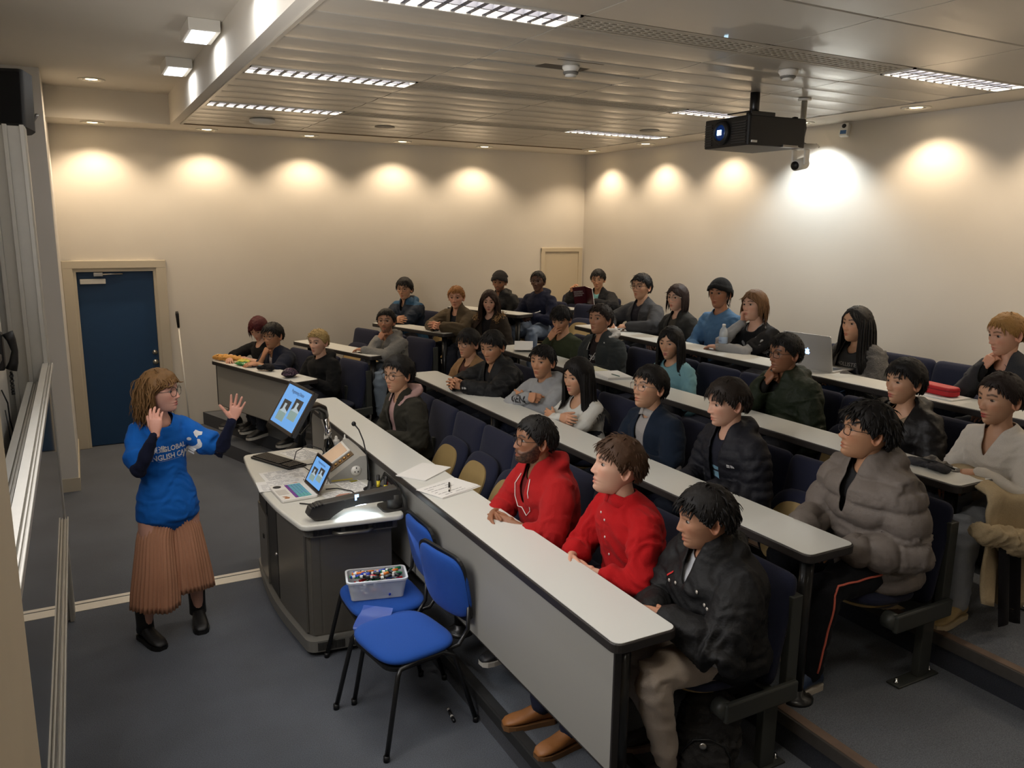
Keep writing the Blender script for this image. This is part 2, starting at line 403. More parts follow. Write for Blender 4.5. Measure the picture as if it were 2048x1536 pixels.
# downlights washing the walls
BULB = mat('downlight_bulb', (255, 236, 200), .3, emit=9, ecol=(255, 226, 170))
RIM = mat('downlight_rim', (225, 220, 208), .35)
CAN = mat('downlight_can', (200, 196, 186), .25, metal=.6)
def downlight(x, y, z, label, col, pw, group='round downlights along the wall', ang=124, tilt=(0, 0)):
    t = thing('downlight', label, 'downlight', (x, y, z), group=group)
    MB().lathe([(.075, 0), (.115, 0), (.118, -.004), (.108, -.010), (.082, -.008), (.075, 0)], RIM, 28, cap=False).build('rim', t)
    MB().lathe([(.078, -.005), (.07, .0), (.05, -.001)], CAN, 24, cap=False).build('reflector', t)
    MB().lathe([(.052, -.0015), (.03, -.004), (.002, -.006)], BULB, 16).build('bulb', t)
    l = bpy.data.lights.new('downlight_lamp', 'SPOT'); l.energy = pw; l.color = col; l.spot_size = R(ang); l.spot_blend = .6; l.shadow_soft_size = .03
    o = bpy.data.objects.new('downlight_lamp', l); C.objects.link(o); o.parent = t; o.location = (0, 0, -.02); o.rotation_euler = (R(tilt[0]), R(tilt[1]), 0)
dn = ['first from the left on the far wall', 'second from the left on the far wall', 'third from the left on the far wall', 'fourth from the left on the far wall', 'fifth from the left on the far wall']
for i, x in enumerate((.26, 1.38, 2.51, 3.66, 4.79)):
    downlight(x, 9.70, ZC, 'round warm downlight, '+dn[i], WARM, P_SPOT)
rn = ['nearest the corner', 'second from the corner', 'third from the corner', 'with cool white glow behind the hanging camera', 'above the large glow at right', 'at the right picture edge']
for i, (y, c, pw) in enumerate(((9.39, WARM, 1), (8.22, WARM, 1), (7.03, WARM, 1), (5.78, COOL, 2.1), (4.57, WARM, 1.1), (3.38, WARM, 1.1))):
    downlight(6.26, y, ZC, 'round downlight on the right wall, '+rn[i], c, P_SPOT*pw)
downlight(6.26, 2.2, ZC, 'round downlight on the right wall beyond the frame', WARM, P_SPOT); downlight(6.26, 1.0, ZC, 'round downlight far along the right wall outside the frame', WARM, P_SPOT)
downlight(.26, 8.85, ZR, 'round downlight in the raised ceiling near the far wall', WARM, P_SPOT*.6, ang=156)
# square surface lights
SQL = mat('square_light_diffuser', (255, 255, 255), .4, emit=1.7, ecol=(240, 246, 255))
for i, y0 in enumerate((7.32, 5.87, 4.42, 2.97, 1.52)):
    t = thing('square_light', ('white box ceiling light nearest the far wall', 'white box ceiling light, second from the far wall', 'white box ceiling light cut by the top edge of the picture', 'white box ceiling light beyond the top edge', 'white box ceiling light above the camera')[i], 'ceiling light', (.86, y0+.22, ZR), group='square box lights on the raised ceiling')
    b = MB(); b.box(-.10, .10, -.22, .22, -.075, 0, FRM, .004); b.build('housing', t)
    MB().box(-.078, .068, -.2, .2, -.080, -.0745, SQL).build('diffuser', t)
    area('lamp', (-.005, 0, -.084), .14, .38, P_SQ, (.95, .97, 1.0), t)
# ceiling discs
def disc(name, label, cat, x, y, z, prof, m, extra=None):
    t = thing(name, label, cat, (x, y, z)); MB().lathe(prof, m, 24).build('body', t)
    if extra: extra(t)
    return t
sm = lambda t: (MB().lathe([(.035, -.05), (.038, -.062), (.012, -.066)], WHITEP, 20).build('sensor_head', t), MB().lathe([(.05, -.036), (.046, -.05), (.03, -.05)], mat('vent_grey', (120, 118, 112), .6), 20).build('vent_ring', t))
disc('smoke_detector', 'white smoke detector right above the projector', 'smoke detector', 4.11, 3.94, ZC-.006, [(.062, 0), (.062, -.016), (.05, -.032), (.05, -.038)], WHITEP, sm)
disc('smoke_detector', 'small round detector by the dark panel gap in the middle of the ceiling', 'smoke detector', 2.86, 4.56, ZC-.006, [(.055, 0), (.055, -.014), (.045, -.028), (.045, -.036)], WHITEP, sm)
MB().box(2.68, 3.02, 4.42, 4.70, ZC-.004, ZC+.001, mat('dark_tile', (92, 84, 72), .7)).build('access_panel', ceil)
disc('wireless_access_point', 'white access point with a blue light on the ceiling near the far left', 'access point', 1.72, 8.42, ZC-.006, [(.12, 0), (.125, -.01), (.12, -.03), (.085, -.045), (.02, -.048)], WHITEP,
     lambda t: MB().lathe([(.012, -.047), (.010, -.051)], mat('blue_led', (40, 90, 255), .3, emit=6), 12, T=Matrix.Translation((-.02, -.05, .006))).build('status_light', t))
for x, y, lb in ((2.94, 8.3, 'round ceiling speaker grille near the far wall'), (5.42, 7.06, 'round ceiling speaker grille right of centre')):
    t = disc('ceiling_speaker', lb, 'speaker', x, y, ZC-.005, [(.10, 0), (.105, -.006), (.095, -.010), (.01, -.012)], mat('speaker_grille', (150, 144, 132), .6, bump=.3, bscale=400))

# ---------------- tables ----------------
def table(label, along, length, z0, posts, panel=None, org=(0, 0), dep=.285, T=None):
    """table in local frame: x across (front = 0), y along, near end at 0"""
    t = thing('lecture_desk', label, 'desk', (org[0], org[1], z0), along, 'long grey lecture desks')
    top = MB(); poly = rrect(0, dep, 0, length, .035)
    top.prism(poly, .722, .742, LAMIN); top.build('desk_top', t)
    ed = MB(); ed.prism(rrect(-.008, dep+.008, -.008, length+.008, .042), .700, .7395, EDGE, bev=.006); ed.build('edge_trim', t)
    for y in posts:
        p = MB(); p.tube([(.10, y, .0), (.10, y, .705)], .031, BLACKM, 16)
        p.lathe([(.078, .0), (.078, .010), (.062, .022), (.036, .030), (.033, .05)], BLACKM, 24, T=Matrix.Translation((.10, y, 0)))
        p.box(.03, .24, y-.03, y+.03, .69, .703, BLACKM); p.build('leg', t)
    if panel:
        y0, y1, zb = panel
        pm = MB(); pm.box(.045, .063, y0, y1, zb, .685, PANEL); pm.build('modesty_panel', t)
        e = MB(); e.box(.040, .072, y0-.012, y0+.0, zb-.004, .69, EDGE, .003); e.box(.040, .072, y1, y1+.012, zb-.004, .69, EDGE, .003); e.box(.043, .066, y0, y1, zb-.006, zb, EDGE)
        e.build('panel_trim', t)
    return t
NEAR = 2.19
desk = {}
desk[1] = table('front row grey desk with full length modesty panel, beside the lectern', 0, 6.84-NEAR, Z0[1], [.09, 1.6, 3.1, 4.5], (.07, 4.55, .145), (X0[1], NEAR))
desk[2] = table('second row long grey desk with two posts showing behind the red shirts', 0, 6.86-NEAR, Z0[2], [.09, 1.6, 3.1, 4.55], None, (X0[2], NEAR))
desk[3] = table('third row long grey desk with dark gloves near its right end', 0, 7.08-NEAR, Z0[3], [.09, 1.6, 3.1, 4.6], None, (X0[3], NEAR))
desk[4] = table('back row long grey desk holding the open silver laptop', 0, 7.10-NEAR+.4, Z0[4], [.3, 1.9, 3.4, 5.1], None, (X0[4], NEAR-.4))
wl_ = {1: (1.72, 'angled front desk by the far wall with baguette and snacks, panelled front'), 2: (1.5, 'angled second desk by the far wall with a black phone lying on it'),
       3: (1.32, 'angled third desk under the blue and khaki jackets'), 4: (1.25, 'angled fourth desk in front of the man in navy hoodie'), 5: (1.0, 'short angled desk end in front of the man reading a book')}
def wing(k, x, y, z=0): q = LA[k]+LN*x+LU*y; return Vector((q.x, q.y, Z0[k]+z))
for k, (L, lb) in wl_.items():
    q = wing(k, 0, 0)
    table(lb, a18, L, Z0[k], [.1, L-.2], (.03, L-.02, .24) if k == 1 else None, (q.x, q.y), dep=.26)

# ---------------- seats ----------------
def seat_meshes():
    out = {}
    def cushion(w, h, d, m, n=10, e=.42):
        # superellipsoid-like padded slab, x width, z height, y depth
        vs = []; fs = []; nu = 28; nv = 10; sg = lambda a, p: math.copysign(abs(a)**p, a)
        for i in range(nv+1):
            th = -PI/2+PI*i/nv
            for j in range(nu):
                a = 2*PI*j/nu; vs.append((w/2*sg(math.cos(th), .5)*sg(math.cos(a), e), d/2*sg(math.sin(th), .8), h/2*sg(math.cos(th), .5)*sg(math.sin(a), e)))
        for i in range(nv):
            for j in range(nu): a = i*nu+j; b = i*nu+(j+1) % nu; fs.append((a, b, b+nu, a+nu))
        mb = MB(); mb.add(vs, fs, m, True); return mb
    back = cushion(.492, .50, .085, BLUEF, e=.17)
    out['backrest'] = back.mesh('backrest')
    pan = cushion(.455, .42, .075, BLUEF, e=.6); out['seat_cushion'] = pan.mesh('seat_cushion')
    # plywood underside: rounded disc, slightly dished (local xz plane, thin y)
    sh = MB(); poly = rpoly([(-.15, -.17), (.15, -.17), (.18, .06), (.11, .17), (-.11, .17), (-.18, .06)], .11, 6)
    T = Matrix.Rotation(R(90), 4, 'X'); sh.prism(poly, -.006, .006, PLY, T=T); out['seat_shell'] = sh.mesh('seat_shell')
    return out
SM = seat_meshes()
def mk(name, me, par, loc=(0, 0, 0), rot=(0, 0, 0)):
    o = bpy.data.objects.new(name, me); C.objects.link(o); o.parent = par; o.location = loc; o.rotation_euler = rot; return o
bkt = MB(); bkt.box(-.03, .03, -.02, .12, -.03, .02, SEATM, .004); bkt.box(-.02, .02, -.02, .0, 0, .22, SEATM, .003); BRK = bkt.mesh('bracket')
def seat(loc, rotz, up, label):
    t = thing('folding_chair', label, 'seat', loc, rotz, 'navy folding lecture seats')
    mk('backrest', SM['backrest'], t, (0, -.235, .60), (R(12), 0, 0))
    if up:
        mk('seat_cushion', SM['seat_cushion'], t, (0, -.085, .50), (R(26), 0, 0)); mk('seat_shell', SM['seat_shell'], t, (0, -.035, .485), (R(26), 0, 0))
    else:
        mk('seat_cushion', SM['seat_cushion'], t, (0, .03, .425), (R(-85), 0, 0)); mk('seat_shell', SM['seat_shell'], t, (0, .03, .378), (R(-85), 0, 0))
    mk('bracket', BRK, t, (0, -.16, .36))
    return t
def beam(loc, rotz, L, label, ups, plates=True):
    """steel beam under a row of seats, local x from 0..L (person-right direction)"""
    t = thing('seat_rail', label, 'seat frame', loc, rotz, 'steel rails carrying the folding seats')
    MB().box(-.02, L, -.20, -.15, .31, .36, SEATM, .004).build('rail', t)
    for i, x in enumerate(ups):
        p = MB(); p.box(x-.02, x+.02, -.215, -.135, .01, .34, SEATM, .004)
        p.box(x-.02, x+.02, -.31, -.25, .30, .76, SEATM, .004) if i == 0 else None
        p.build('upright', t)
        f = MB(); f.box(x-.035, x+.035, -.27, .02, 0, .010, SEATM, .003)
        for yy in (-.245, -.005): f.lathe([(.012, .01), (.012, .018), (.006, .02), (.006, .034)], CHROME, 8, T=Matrix.Translation((x, yy, 0)))
        f.build('foot_plate', t)
    a = MB(); a.box(-.045, -.018, -.30, .10, .30, .385, SEATM, .008); a.tube([(-.03, .08, .345), (.03, .08, .345)], .04, SEATM, 16); a.build('end_bracket', t)
    return t

# =====================  PEOPLE  =====================
rng = np.random.RandomState(7)
_L = rng.rand(32, 32, 32)
def vnoise(p):
    p = np.asarray(p); i = np.floor(p).astype(int); f = p-i; f = f*f*(3-2*f); i0 = i % 32; i1 = (i+1) % 32
    x0, y0, z0 = i0.T; x1, y1, z1 = i1.T; fx, fy, fz = f.T
    a = _L[x0, y0, z0]*(1-fx)+_L[x1, y0, z0]*fx; b = _L[x0, y1, z0]*(1-fx)+_L[x1, y1, z0]*fx
    c = _L[x0, y0, z1]*(1-fx)+_L[x1, y0, z1]*fx; d = _L[x0, y1, z1]*(1-fx)+_L[x1, y1, z1]*fx
    return ((a*(1-fy)+b*fy)*(1-fz)+(c*(1-fy)+d*fy)*fz)*2-1
A = lambda *q: np.array(q, float)
def nrm(v): return v/(np.linalg.norm(v)+1e-9)
def rotm(yaw, pitch, roll):
    """yaw about z (deg, +left), pitch up, roll"""
    y, p, r = R(yaw), R(pitch), R(roll)
    Rz = np.array([[math.cos(y), -math.sin(y), 0], [math.sin(y), math.cos(y), 0], [0, 0, 1]])
    Rx = np.array([[1, 0, 0], [0, math.cos(p), -math.sin(p)], [0, math.sin(p), math.cos(p)]])
    Ry = np.array([[math.cos(r), 0, math.sin(r)], [0, 1, 0], [-math.sin(r), 0, math.cos(r)]])
    return Rz @ Rx @ Ry
def ring_loft(pts, rads, xax=A(1, 0, 0), n=16, e=1.0):
    """closed elliptical loft; rads (rx, ry); returns verts, faces"""
    pts = [np.asarray(p, float) for p in pts]; k = len(pts); vs = []
    # rounded ends
    a0 = nrm(pts[0]-pts[1]); a1 = nrm(pts[-1]-pts[-2])
    P = [pts[0]+a0*min(rads[0])*.75]+pts+[pts[-1]+a1*min(rads[-1])*.75]
    Q = [(rads[0][0]*.5, rads[0][1]*.5)]+list(rads)+[(rads[-1][0]*.5, rads[-1][1]*.5)]
    k = len(P); px = xax
    for i in range(k):
        t = nrm(P[min(i+1, k-1)]-P[max(i-1, 0)]); x = nrm(px-t*np.dot(px, t)); px = x; y = np.cross(t, x)
        a = np.arange(n)*2*PI/n; ca, sa = np.cos(a), np.sin(a)
        if e != 1: ca = np.sign(ca)*np.abs(ca)**e; sa = np.sign(sa)*np.abs(sa)**e
        vs.append(P[i]+np.outer(ca*Q[i][0], x)+np.outer(sa*Q[i][1], y))
    vs = np.vstack(vs); fs = []
    for i in range(k-1):
        for j in range(n): a = i*n+j; b = i*n+(j+1) % n; fs.append((a, b, b+n, a+n))
    fs.append(tuple(range(n))[::-1]); fs.append(tuple(range((k-1)*n, k*n)))
    return vs, fs
def remesh(parts, vox, smooth=3):
    vs = []; fs = []; o = 0
    for v, f in parts:
        vs.append(v); fs += [tuple(i+o for i in q) for q in f]; o += len(v)
    me = bpy.data.meshes.new('tmp'); me.from_pydata(np.vstack(vs).tolist(), [], fs)
    ob = bpy.data.objects.new('tmp', me); C.objects.link(ob)
    m = ob.modifiers.new('r', 'REMESH'); m.mode = 'VOXEL'; m.voxel_size = vox
    if smooth: s = ob.modifiers.new('s', 'SMOOTH'); s.factor = .5; s.iterations = smooth
    dg = bpy.context.evaluated_depsgraph_get(); e = ob.evaluated_get(dg).to_mesh()
    n = len(e.vertices); co = np.empty(n*3); e.vertices.foreach_get('co', co); co = co.reshape(-1, 3)
    nm = np.empty(n*3); e.vertices.foreach_get('normal', nm); nm = nm.reshape(-1, 3)
    F = [tuple(p.vertices) for p in e.polygons]
    ob.evaluated_get(dg).to_mesh_clear(); bpy.data.objects.remove(ob); bpy.data.meshes.remove(me)
    return co, F, nm
def mkmesh(name, vs, fs, mats, mi=None, parent=None, col=None, smooth=True, solid=0.0):
    me = bpy.data.meshes.new(name); me.from_pydata(np.asarray(vs).tolist(), [], fs)
    for m in mats: me.materials.append(m)
    if mi is not None: me.polygons.foreach_set('material_index', mi)
    if smooth: me.polygons.foreach_set('use_smooth', [True]*len(me.polygons))
    if col is not None:
        at = me.color_attributes.new('Col', 'FLOAT_COLOR', 'POINT'); at.data.foreach_set('color', np.hstack([col, np.ones((len(col), 1))]).ravel())
    me.update(); o = bpy.data.objects.new(name, me); C.objects.link(o)
    if parent: o.parent = parent
    if solid: s = o.modifiers.new('thick', 'SOLIDIFY'); s.thickness = solid; s.offset = -1
    return o
def skin_mat():
    m = bpy.data.materials.new('skin'); m.use_nodes = True; nt = m.node_tree; b = nt.nodes['Principled BSDF']
    a = nt.nodes.new('ShaderNodeAttribute'); a.attribute_name = 'Col'; nt.links.new(a.outputs['Color'], b.inputs['Base Color'])
    b.inputs['Roughness'].default_value = .5; b.inputs['Specular IOR Level'].default_value = .4
    n = nt.nodes.new('ShaderNodeTexNoise'); n.inputs['Scale'].default_value = 160; bp = nt.nodes.new('ShaderNodeBump'); bp.inputs['Strength'].default_value = .12; bp.inputs['Distance'].default_value = .004
    tc = nt.nodes.new('ShaderNodeTexCoord'); nt.links.new(tc.outputs['Object'], n.inputs['Vector']); nt.links.new(n.outputs['Fac'], bp.inputs['Height']); nt.links.new(bp.outputs[0], b.inputs['Normal'])
    return m
SKIN = skin_mat()
EYEW = mat('eye_white', (172, 162, 152), .3); IRIS = mat('eye_iris', (30, 20, 14), .15)
g = lambda x, c, s: np.exp(-((x-c)/s)**2)

# ---- head ----
HP = np.array([  # z, half width, front y, back y
    [-.117, .004, .052, -.050], [-.113, .022, .066, -.012], [-.104, .031, .077, .016], [-.092, .0395, .083, .032], [-.078, .0465, .085, .048], [-.062, .0545, .087, .064],
    [-.045, .0615, .088, .080], [-.028, .068, .089, .090], [-.010, .0745, .089, .096], [.008, .076, .088, .100], [.026, .077, .091, .103], [.045, .0765, .090, .103],
    [.065, .074, .084, .100], [.083, .067, .073, .090], [.098, .054, .056, .074], [.108, .036, .036, .052], [.1135, .016, .014, .026], [.115, .003, .001, .005]])
def head_mesh(fem=0.0, beard=0.0, skin=(200, 150, 120), brow=(40, 28, 22), lips=None, wide=1.0, long_=1.0, nose=1.0, asian=0.0, browt=1.0):
    nz, na = 84, 84
    zz = np.interp(np.linspace(0, 1, nz)**1.0, np.linspace(0, 1, len(HP)*6), np.interp(np.linspace(0, len(HP)-1, len(HP)*6), range(len(HP)), HP[:, 0]))
    def ip(c): # smooth interpolation
        v = np.interp(zz, HP[:, 0], HP[:, c]); k = np.array([.25, .5, .25])
        for _ in range(2): v[1:-1] = v[:-2]*.25+v[1:-1]*.5+v[2:]*.25
        return v
    W, Fr, Bk = ip(1)*wide, ip(2), ip(3)
    # azimuth sampling denser around the front
    u = np.linspace(-1, 1, na, endpoint=False); az = PI*(u*.62+.38*u**3)
    Z, AZ = np.meshgrid(zz, az, indexing='ij')
    ca, sa = np.cos(AZ), np.sin(AZ); ex = .88
    exz = np.clip(.88+.16*np.clip((-.015-Z)/.05, 0, 1), .88, 1.04)
    sx = np.sign(sa)*np.abs(sa)**exz; cy = np.sign(ca)*np.abs(ca)**exz
    X = W[:, None]*sx; Y = np.where(cy > 0, Fr[:, None]*cy, Bk[:, None]*cy)
    fr = np.clip(ca*1.6, 0, 1)
    jaw = 1-.10*fem
    X *= np.where(Z < -.05, 1-(1-jaw)*np.clip((-.05-Z)/.05, 0, 1), 1)
    z = Z; x = np.abs(X)
    d = np.zeros_like(X)
    d -= (.0105-.003*asian)*g(x, .031, .0165)*g(z, .006, .0125)             # sockets
    d += (.0045*(1-.5*fem-.3*asian))*g(x, .028, .022)*g(z, .024, .008)      # brow ridge
    d += .004*g(x, .046, .016)*g(z, -.022, .016)                            # cheekbones
    d -= .004*g(x, .044, .014)*g(z, -.062, .016)*(1-.4*fem)                 # hollow cheeks
    nr = np.interp(z, [-.052, -.043, -.037, -.030, -.018, .0, .016, .03], [0, .004, .019, .0225, .017, .0095-.004*asian, .005-.003*asian, 0])
    d += nr*nose*g(x, 0, np.interp(z, [-.045, -.03, .0, .02], [.0135, .0115, .0095, .011]))
    d += .0085*nose*g(x, .0125, .0055)*g(z, -.036, .0065)                   # nostril wings
    d -= .003*g(x, .007, .004)*g(z, -.0435, .003)
    lw = .0215
    d += .0060*g(x, 0, lw)*g(z, -.0615, .0052)*(1-.25*g(x, 0, .004))
    d += .0065*g(x, 0, lw*.9)*g(z, -.0745, .0058)
    d -= .0048*g(x, 0, lw*1.15)*g(z, -.0675, .0022)
    d -= .0025*g(x, 0, .014)*g(z, -.083, .004)
    d += (.006-.003*fem)*g(x, 0, .017)*g(z, -.098, .011)                    # chin
    d += .0062*g(x, .031, .016)*g(z, .0135, .0038)+.002*g(x, .030, .014)*g(z, -.0055, .003)   # lids
    Y = Y+d*fr
    # ears
    c = np.array(lin(skin)); col = np.broadcast_to(c, X.shape+(3,)).copy()
    def mix(mask, cc, k=1.0):
        nonlocal col
        m_ = np.clip(mask*k, 0, 1)[..., None]; col = col*(1-m_)+np.array(cc)*m_
    red = c*np.array([1.12, .82, .78])
    mix(g(x, .038, .018)*g(z, -.028, .02)*fr, red, .45); mix(g(x, 0, .016)*g(z, -.032, .012)*fr, red, .45)
    if beard:
        azd = np.abs(np.degrees(AZ)); zb = np.interp(azd, [0, 14, 30, 48, 66, 80, 92, 100], [-.047, -.048, -.055, -.048, -.030, .004, .008, -.08])
        mk_ = 1/(1+np.exp(-(zb-z)/.0028)); lipz = g(x, 0, .021)*g(z, -.068, .0105); chinf = g(x, 0, .010)*g(z, -.050, .003)
        mk_ = mk_*(1-np.clip(lipz*1.5-.3, 0, 1))
        nz_ = .75+.25*vnoise(np.stack([X*180, Y*180, Z*180], -1).reshape(-1, 3)).reshape(X.shape)
        mix(np.clip(mk_*nz_*1.15, 0, 1), lin(brow), beard)
        if beard > .8: Y = Y+mk_*.007*fr; X = X+np.sign(X)*mk_*.005
    lp = lin(lips) if lips else c*np.array([.80, .42, .40])
    lm = np.maximum(g(x, 0, lw*.92)*g(z, -.0615, .0048), g(x, 0, lw*.82)*g(z, -.0735, .0055))*fr
    mix(np.clip(lm*2.0-.45, 0, 1), lp, .95); mix(g(x, 0, lw)*g(z, -.0672, .0014)*fr, c*.25, .75)
    bz = .0285+.004*g(x, .036, .012)-.003*(1-g(x, .03, .02))
    mix(np.clip(g(z, bz, .0050*browt)*((x > .011) & (x < .052))*1.6-.25, 0, 1)*fr, lin(brow), .88)
    mix(g(x, .031, .0150)*g(z, .0125, .0020)*fr, c*.12, .9)                  # lash line
    mix(g(x, .031, .02)*g(z, .002, .012)*fr, c*.72, .30)
    mix(g(x, .0065, .0030)*g(z, -.0445, .0022)*fr, c*.2, .8)
    vs = np.stack([X, Y, Z*long_], -1).reshape(-1, 3); col = col.reshape(-1, 3)
    fs = []
    for i in range(nz-1):
        for j in range(na): a = i*na+j; b = i*na+(j+1) % na; fs.append((a, b, b+na, a+na))
    fs.append(tuple(range(na))[::-1]); fs.append(tuple(range((nz-1)*na, nz*na)))
    mi = [0]*len(fs)
    V = [vs]; CO = [col]; o = len(vs)
    # ears: cupped ellipse
    for s in (-1, 1):
        n1, n2 = 6, 14; ev = []
        for i in range(n1+1):
            r = i/n1; dep = (.0 if r < .45 else .011*math.sin((r-.45)/.55*PI*.62))
            for j in range(n2):
                a = 2*PI*j/n2; ey = -.006+.0185*r*math.cos(a)*(1-.18*math.sin(-a)); ez = -.006+.034*r*math.sin(a)
                ev.append((s*(.0735*wide+dep+.010*(-(ey+.004)/.02)*.55), ey-.004, ez*long_))
        for j in range(n2):   # back rim
            a = 2*PI*j/n2; ev.append((s*(.066*wide), -.008+.015*math.cos(a), (-.006+.028*math.sin(a))*long_))
        ev = np.array(ev)
        for i in range(n1+1):
            for j in range(n2):
                a = i*n2+j; b = i*n2+(j+1) % n2; q = (a, b, b+n2, a+n2); fs.append(tuple(k+o for k in (q if s > 0 else q[::-1]))); mi.append(0)
        V.append(ev); cc = np.tile(red*.5+c*.5, (len(ev), 1)); cc[:n2*3] *= .6; CO.append(cc); o += len(ev)
    # eyeballs
    for s in (-1, 1):
        ctr = np.array([s*.0310, .0695+.001*asian, .0045*long_]); r = .0125; nu, nv = 16, 14; ev = []; f0 = len(fs)
        for i in range(nv+1):
            th = PI*i/nv
            for j in range(nu): a = 2*PI*j/nu; ev.append(ctr+r*np.array([math.sin(th)*math.cos(a), math.cos(th), math.sin(th)*math.sin(a)*(.66-.12*asian)]))
        for i in range(nv):
            for j in range(nu):
                a = i*nu+j; b = i*nu+(j+1) % nu; fs.append((a+o, a+nu+o, b+nu+o, b+o)); mi.append(2 if i < 4 and True else 1)
        V.append(np.array(ev)); CO.append(np.tile(c, (len(ev), 1))); o += len(ev)
    return np.vstack(V), fs, mi, np.vstack(CO)

# ---- hands ---- (right hand; wrist at origin, fingers +Y, palm faces -Z, thumb -X)
HANDS = {}
def hand(pose):
    if pose in HANDS: return HANDS[pose]
    curls = {'relax': [(18, 30, 20)]*4, 'open': [(4, 8, 6)]*4, 'fist': [(75, 90, 50)]*4, 'curl': [(40, 55, 35)]*4, 'flat': [(5, 8, 5)]*4, 'point': [(12, 20, 12), (62, 85, 45), (70, 88, 50), (72, 88, 50)], 'hold': [(48, 48, 30)]*4}[pose]
    spr = {'open': 11, 'relax': 4, 'flat': 4}.get(pose, 1.5)
    P = []
    P.append(ring_loft([A(0, -.02, 0), A(0, .0, 0), A(.001, .03, 0), (A(.002, .06, -.001)), A(.002, .082, -.002)], [(.026, .019), (.026, .0185), (.035, .0165), (.040, .0145), (.037, .0115)], n=16, e=.85))
    fx = [-.029, -.0095, .0105, .029]; fy = [.080, .085, .081, .073]; FL = [(.040, .024, .019), (.044, .028, .020), (.041, .026, .020), (.032, .019, .017)]; fr = [.0092, .0095, .0090, .0080]
    for i in range(4):
        a = R((-1.5+i)*spr*.8); base = A(fx[i], fy[i]-.012, -.002); pts = [base]; ang = 0; p = base
        sc = .9+.06*((i*7) % 3)
        for k in range(3):
            ang += R(curls[i][k]*sc); d = A(math.sin(a)*math.cos(ang), math.cos(a)*math.cos(ang), -math.sin(ang))
            L = FL[i][k]+(.010 if k == 0 else 0); q = p+d*L; pts.append(p+d*L*.5); pts.append(q); p = q
        rr = [fr[i]*m for m in (1.08, 1.0, .98, .92, .94, .86, .74)]
        P.append(ring_loft(pts, [(r, r*.92) for r in rr], n=10))
    tb = {'open': (-55, 8), 'flat': (-38, 8), 'relax': (-34, 22), 'curl': (-22, 42), 'fist': (-12, 58), 'point': (-15, 50), 'hold': (-25, 50)}[pose]
    a, b = R(tb[0]), R(tb[1]); d1 = A(math.sin(a)*math.cos(b), math.cos(a)*math.cos(b), -math.sin(b))
    a2 = a+R(14 if pose != 'open' else 4); b2 = b+R(6); d2 = A(math.sin(a2)*math.cos(b2), math.cos(a2)*math.cos(b2), -math.sin(b2))
    p0 = A(-.016, .012, -.006); p1 = p0+d1*.046; p2 = p1+d2*.034; p3 = p2+d2*.026
    P.append(ring_loft([p0, p0*.5+p1*.5, p1, (p1+p2)/2, p2, (p2+p3)/2, p3], [(.016, .015), (.0155, .0145), (.012, .0115), (.0105, .010), (.0108, .010), (.0102, .0092), (.008, .0072)], n=10))
    co, F, nm = remesh(P, .0038, 2); HANDS[pose] = (co, F); return HANDS[pose]

def elbow(S_, W_, L1, L2, pole):
    d = W_-S_; L = np.linalg.norm(d); L = min(L, (L1+L2)*.985); u = nrm(d); W2 = S_+u*L
    a = (L1**2-L2**2+L*L)/(2*L); h = math.sqrt(max(0, L1**2-a*a)); p = pole-u*np.dot(pole, u)
    return S_+u*a+nrm(p)*h, W2
def fabric(name, col, rough=.9, noise=.12, nscale=260, bump=.25, bscale=None, sheen=.03, coat=0, **k):
    return mat(name, col, rough, 0, noise, nscale, bump, bscale, sheen=sheen, coat=coat, spec=k.pop('spec', .25), **k)

def wrinkle(co, nm, amp, foc, seed=0, scale=1.0):
    """soft cloth folds; foc: list of (centre, radius, gain)"""
    q = co*np.array([1, 1, 1.0])*scale+seed*3.17
    w1 = vnoise(q*7)*.5; w = 1-np.abs(vnoise(np.stack([q[:, 0]*8+w1*2, q[:, 1]*8+w1, q[:, 2]*16+w1*3], 1)))*2.6
    w2 = 1-np.abs(vnoise(np.stack([q[:, 0]*17+w1*5, q[:, 1]*17, q[:, 2]*34+w1*7], 1)))*2.6
    gain = np.full(len(co), .35)
    for c, r, k in foc: gain += k*np.exp(-np.sum((co-c)**2, 1)/r**2)
    return co+nm*((w*.65+w2*.35)*amp*1.35*gain)[:, None]

def smooth_rim(co, F, it=14):
    ed = {}
    for q in F:
        for a, b in zip(q, q[1:]+q[:1]): e = (min(a, b), max(a, b)); ed[e] = ed.get(e, 0)+1
    nb = {}
    for (a, b), k in ed.items():
        if k == 1: nb.setdefault(a, []).append(b); nb.setdefault(b, []).append(a)
    ids = [i for i in nb if len(nb[i]) == 2]
    if not ids: return co
    ids_ = np.array(ids); n1 = np.array([nb[i][0] for i in ids]); n2 = np.array([nb[i][1] for i in ids]); co = co.copy()
    for _ in range(it): co[ids_] = co[ids_]*.4+(co[n1]+co[n2])*.3
    return co

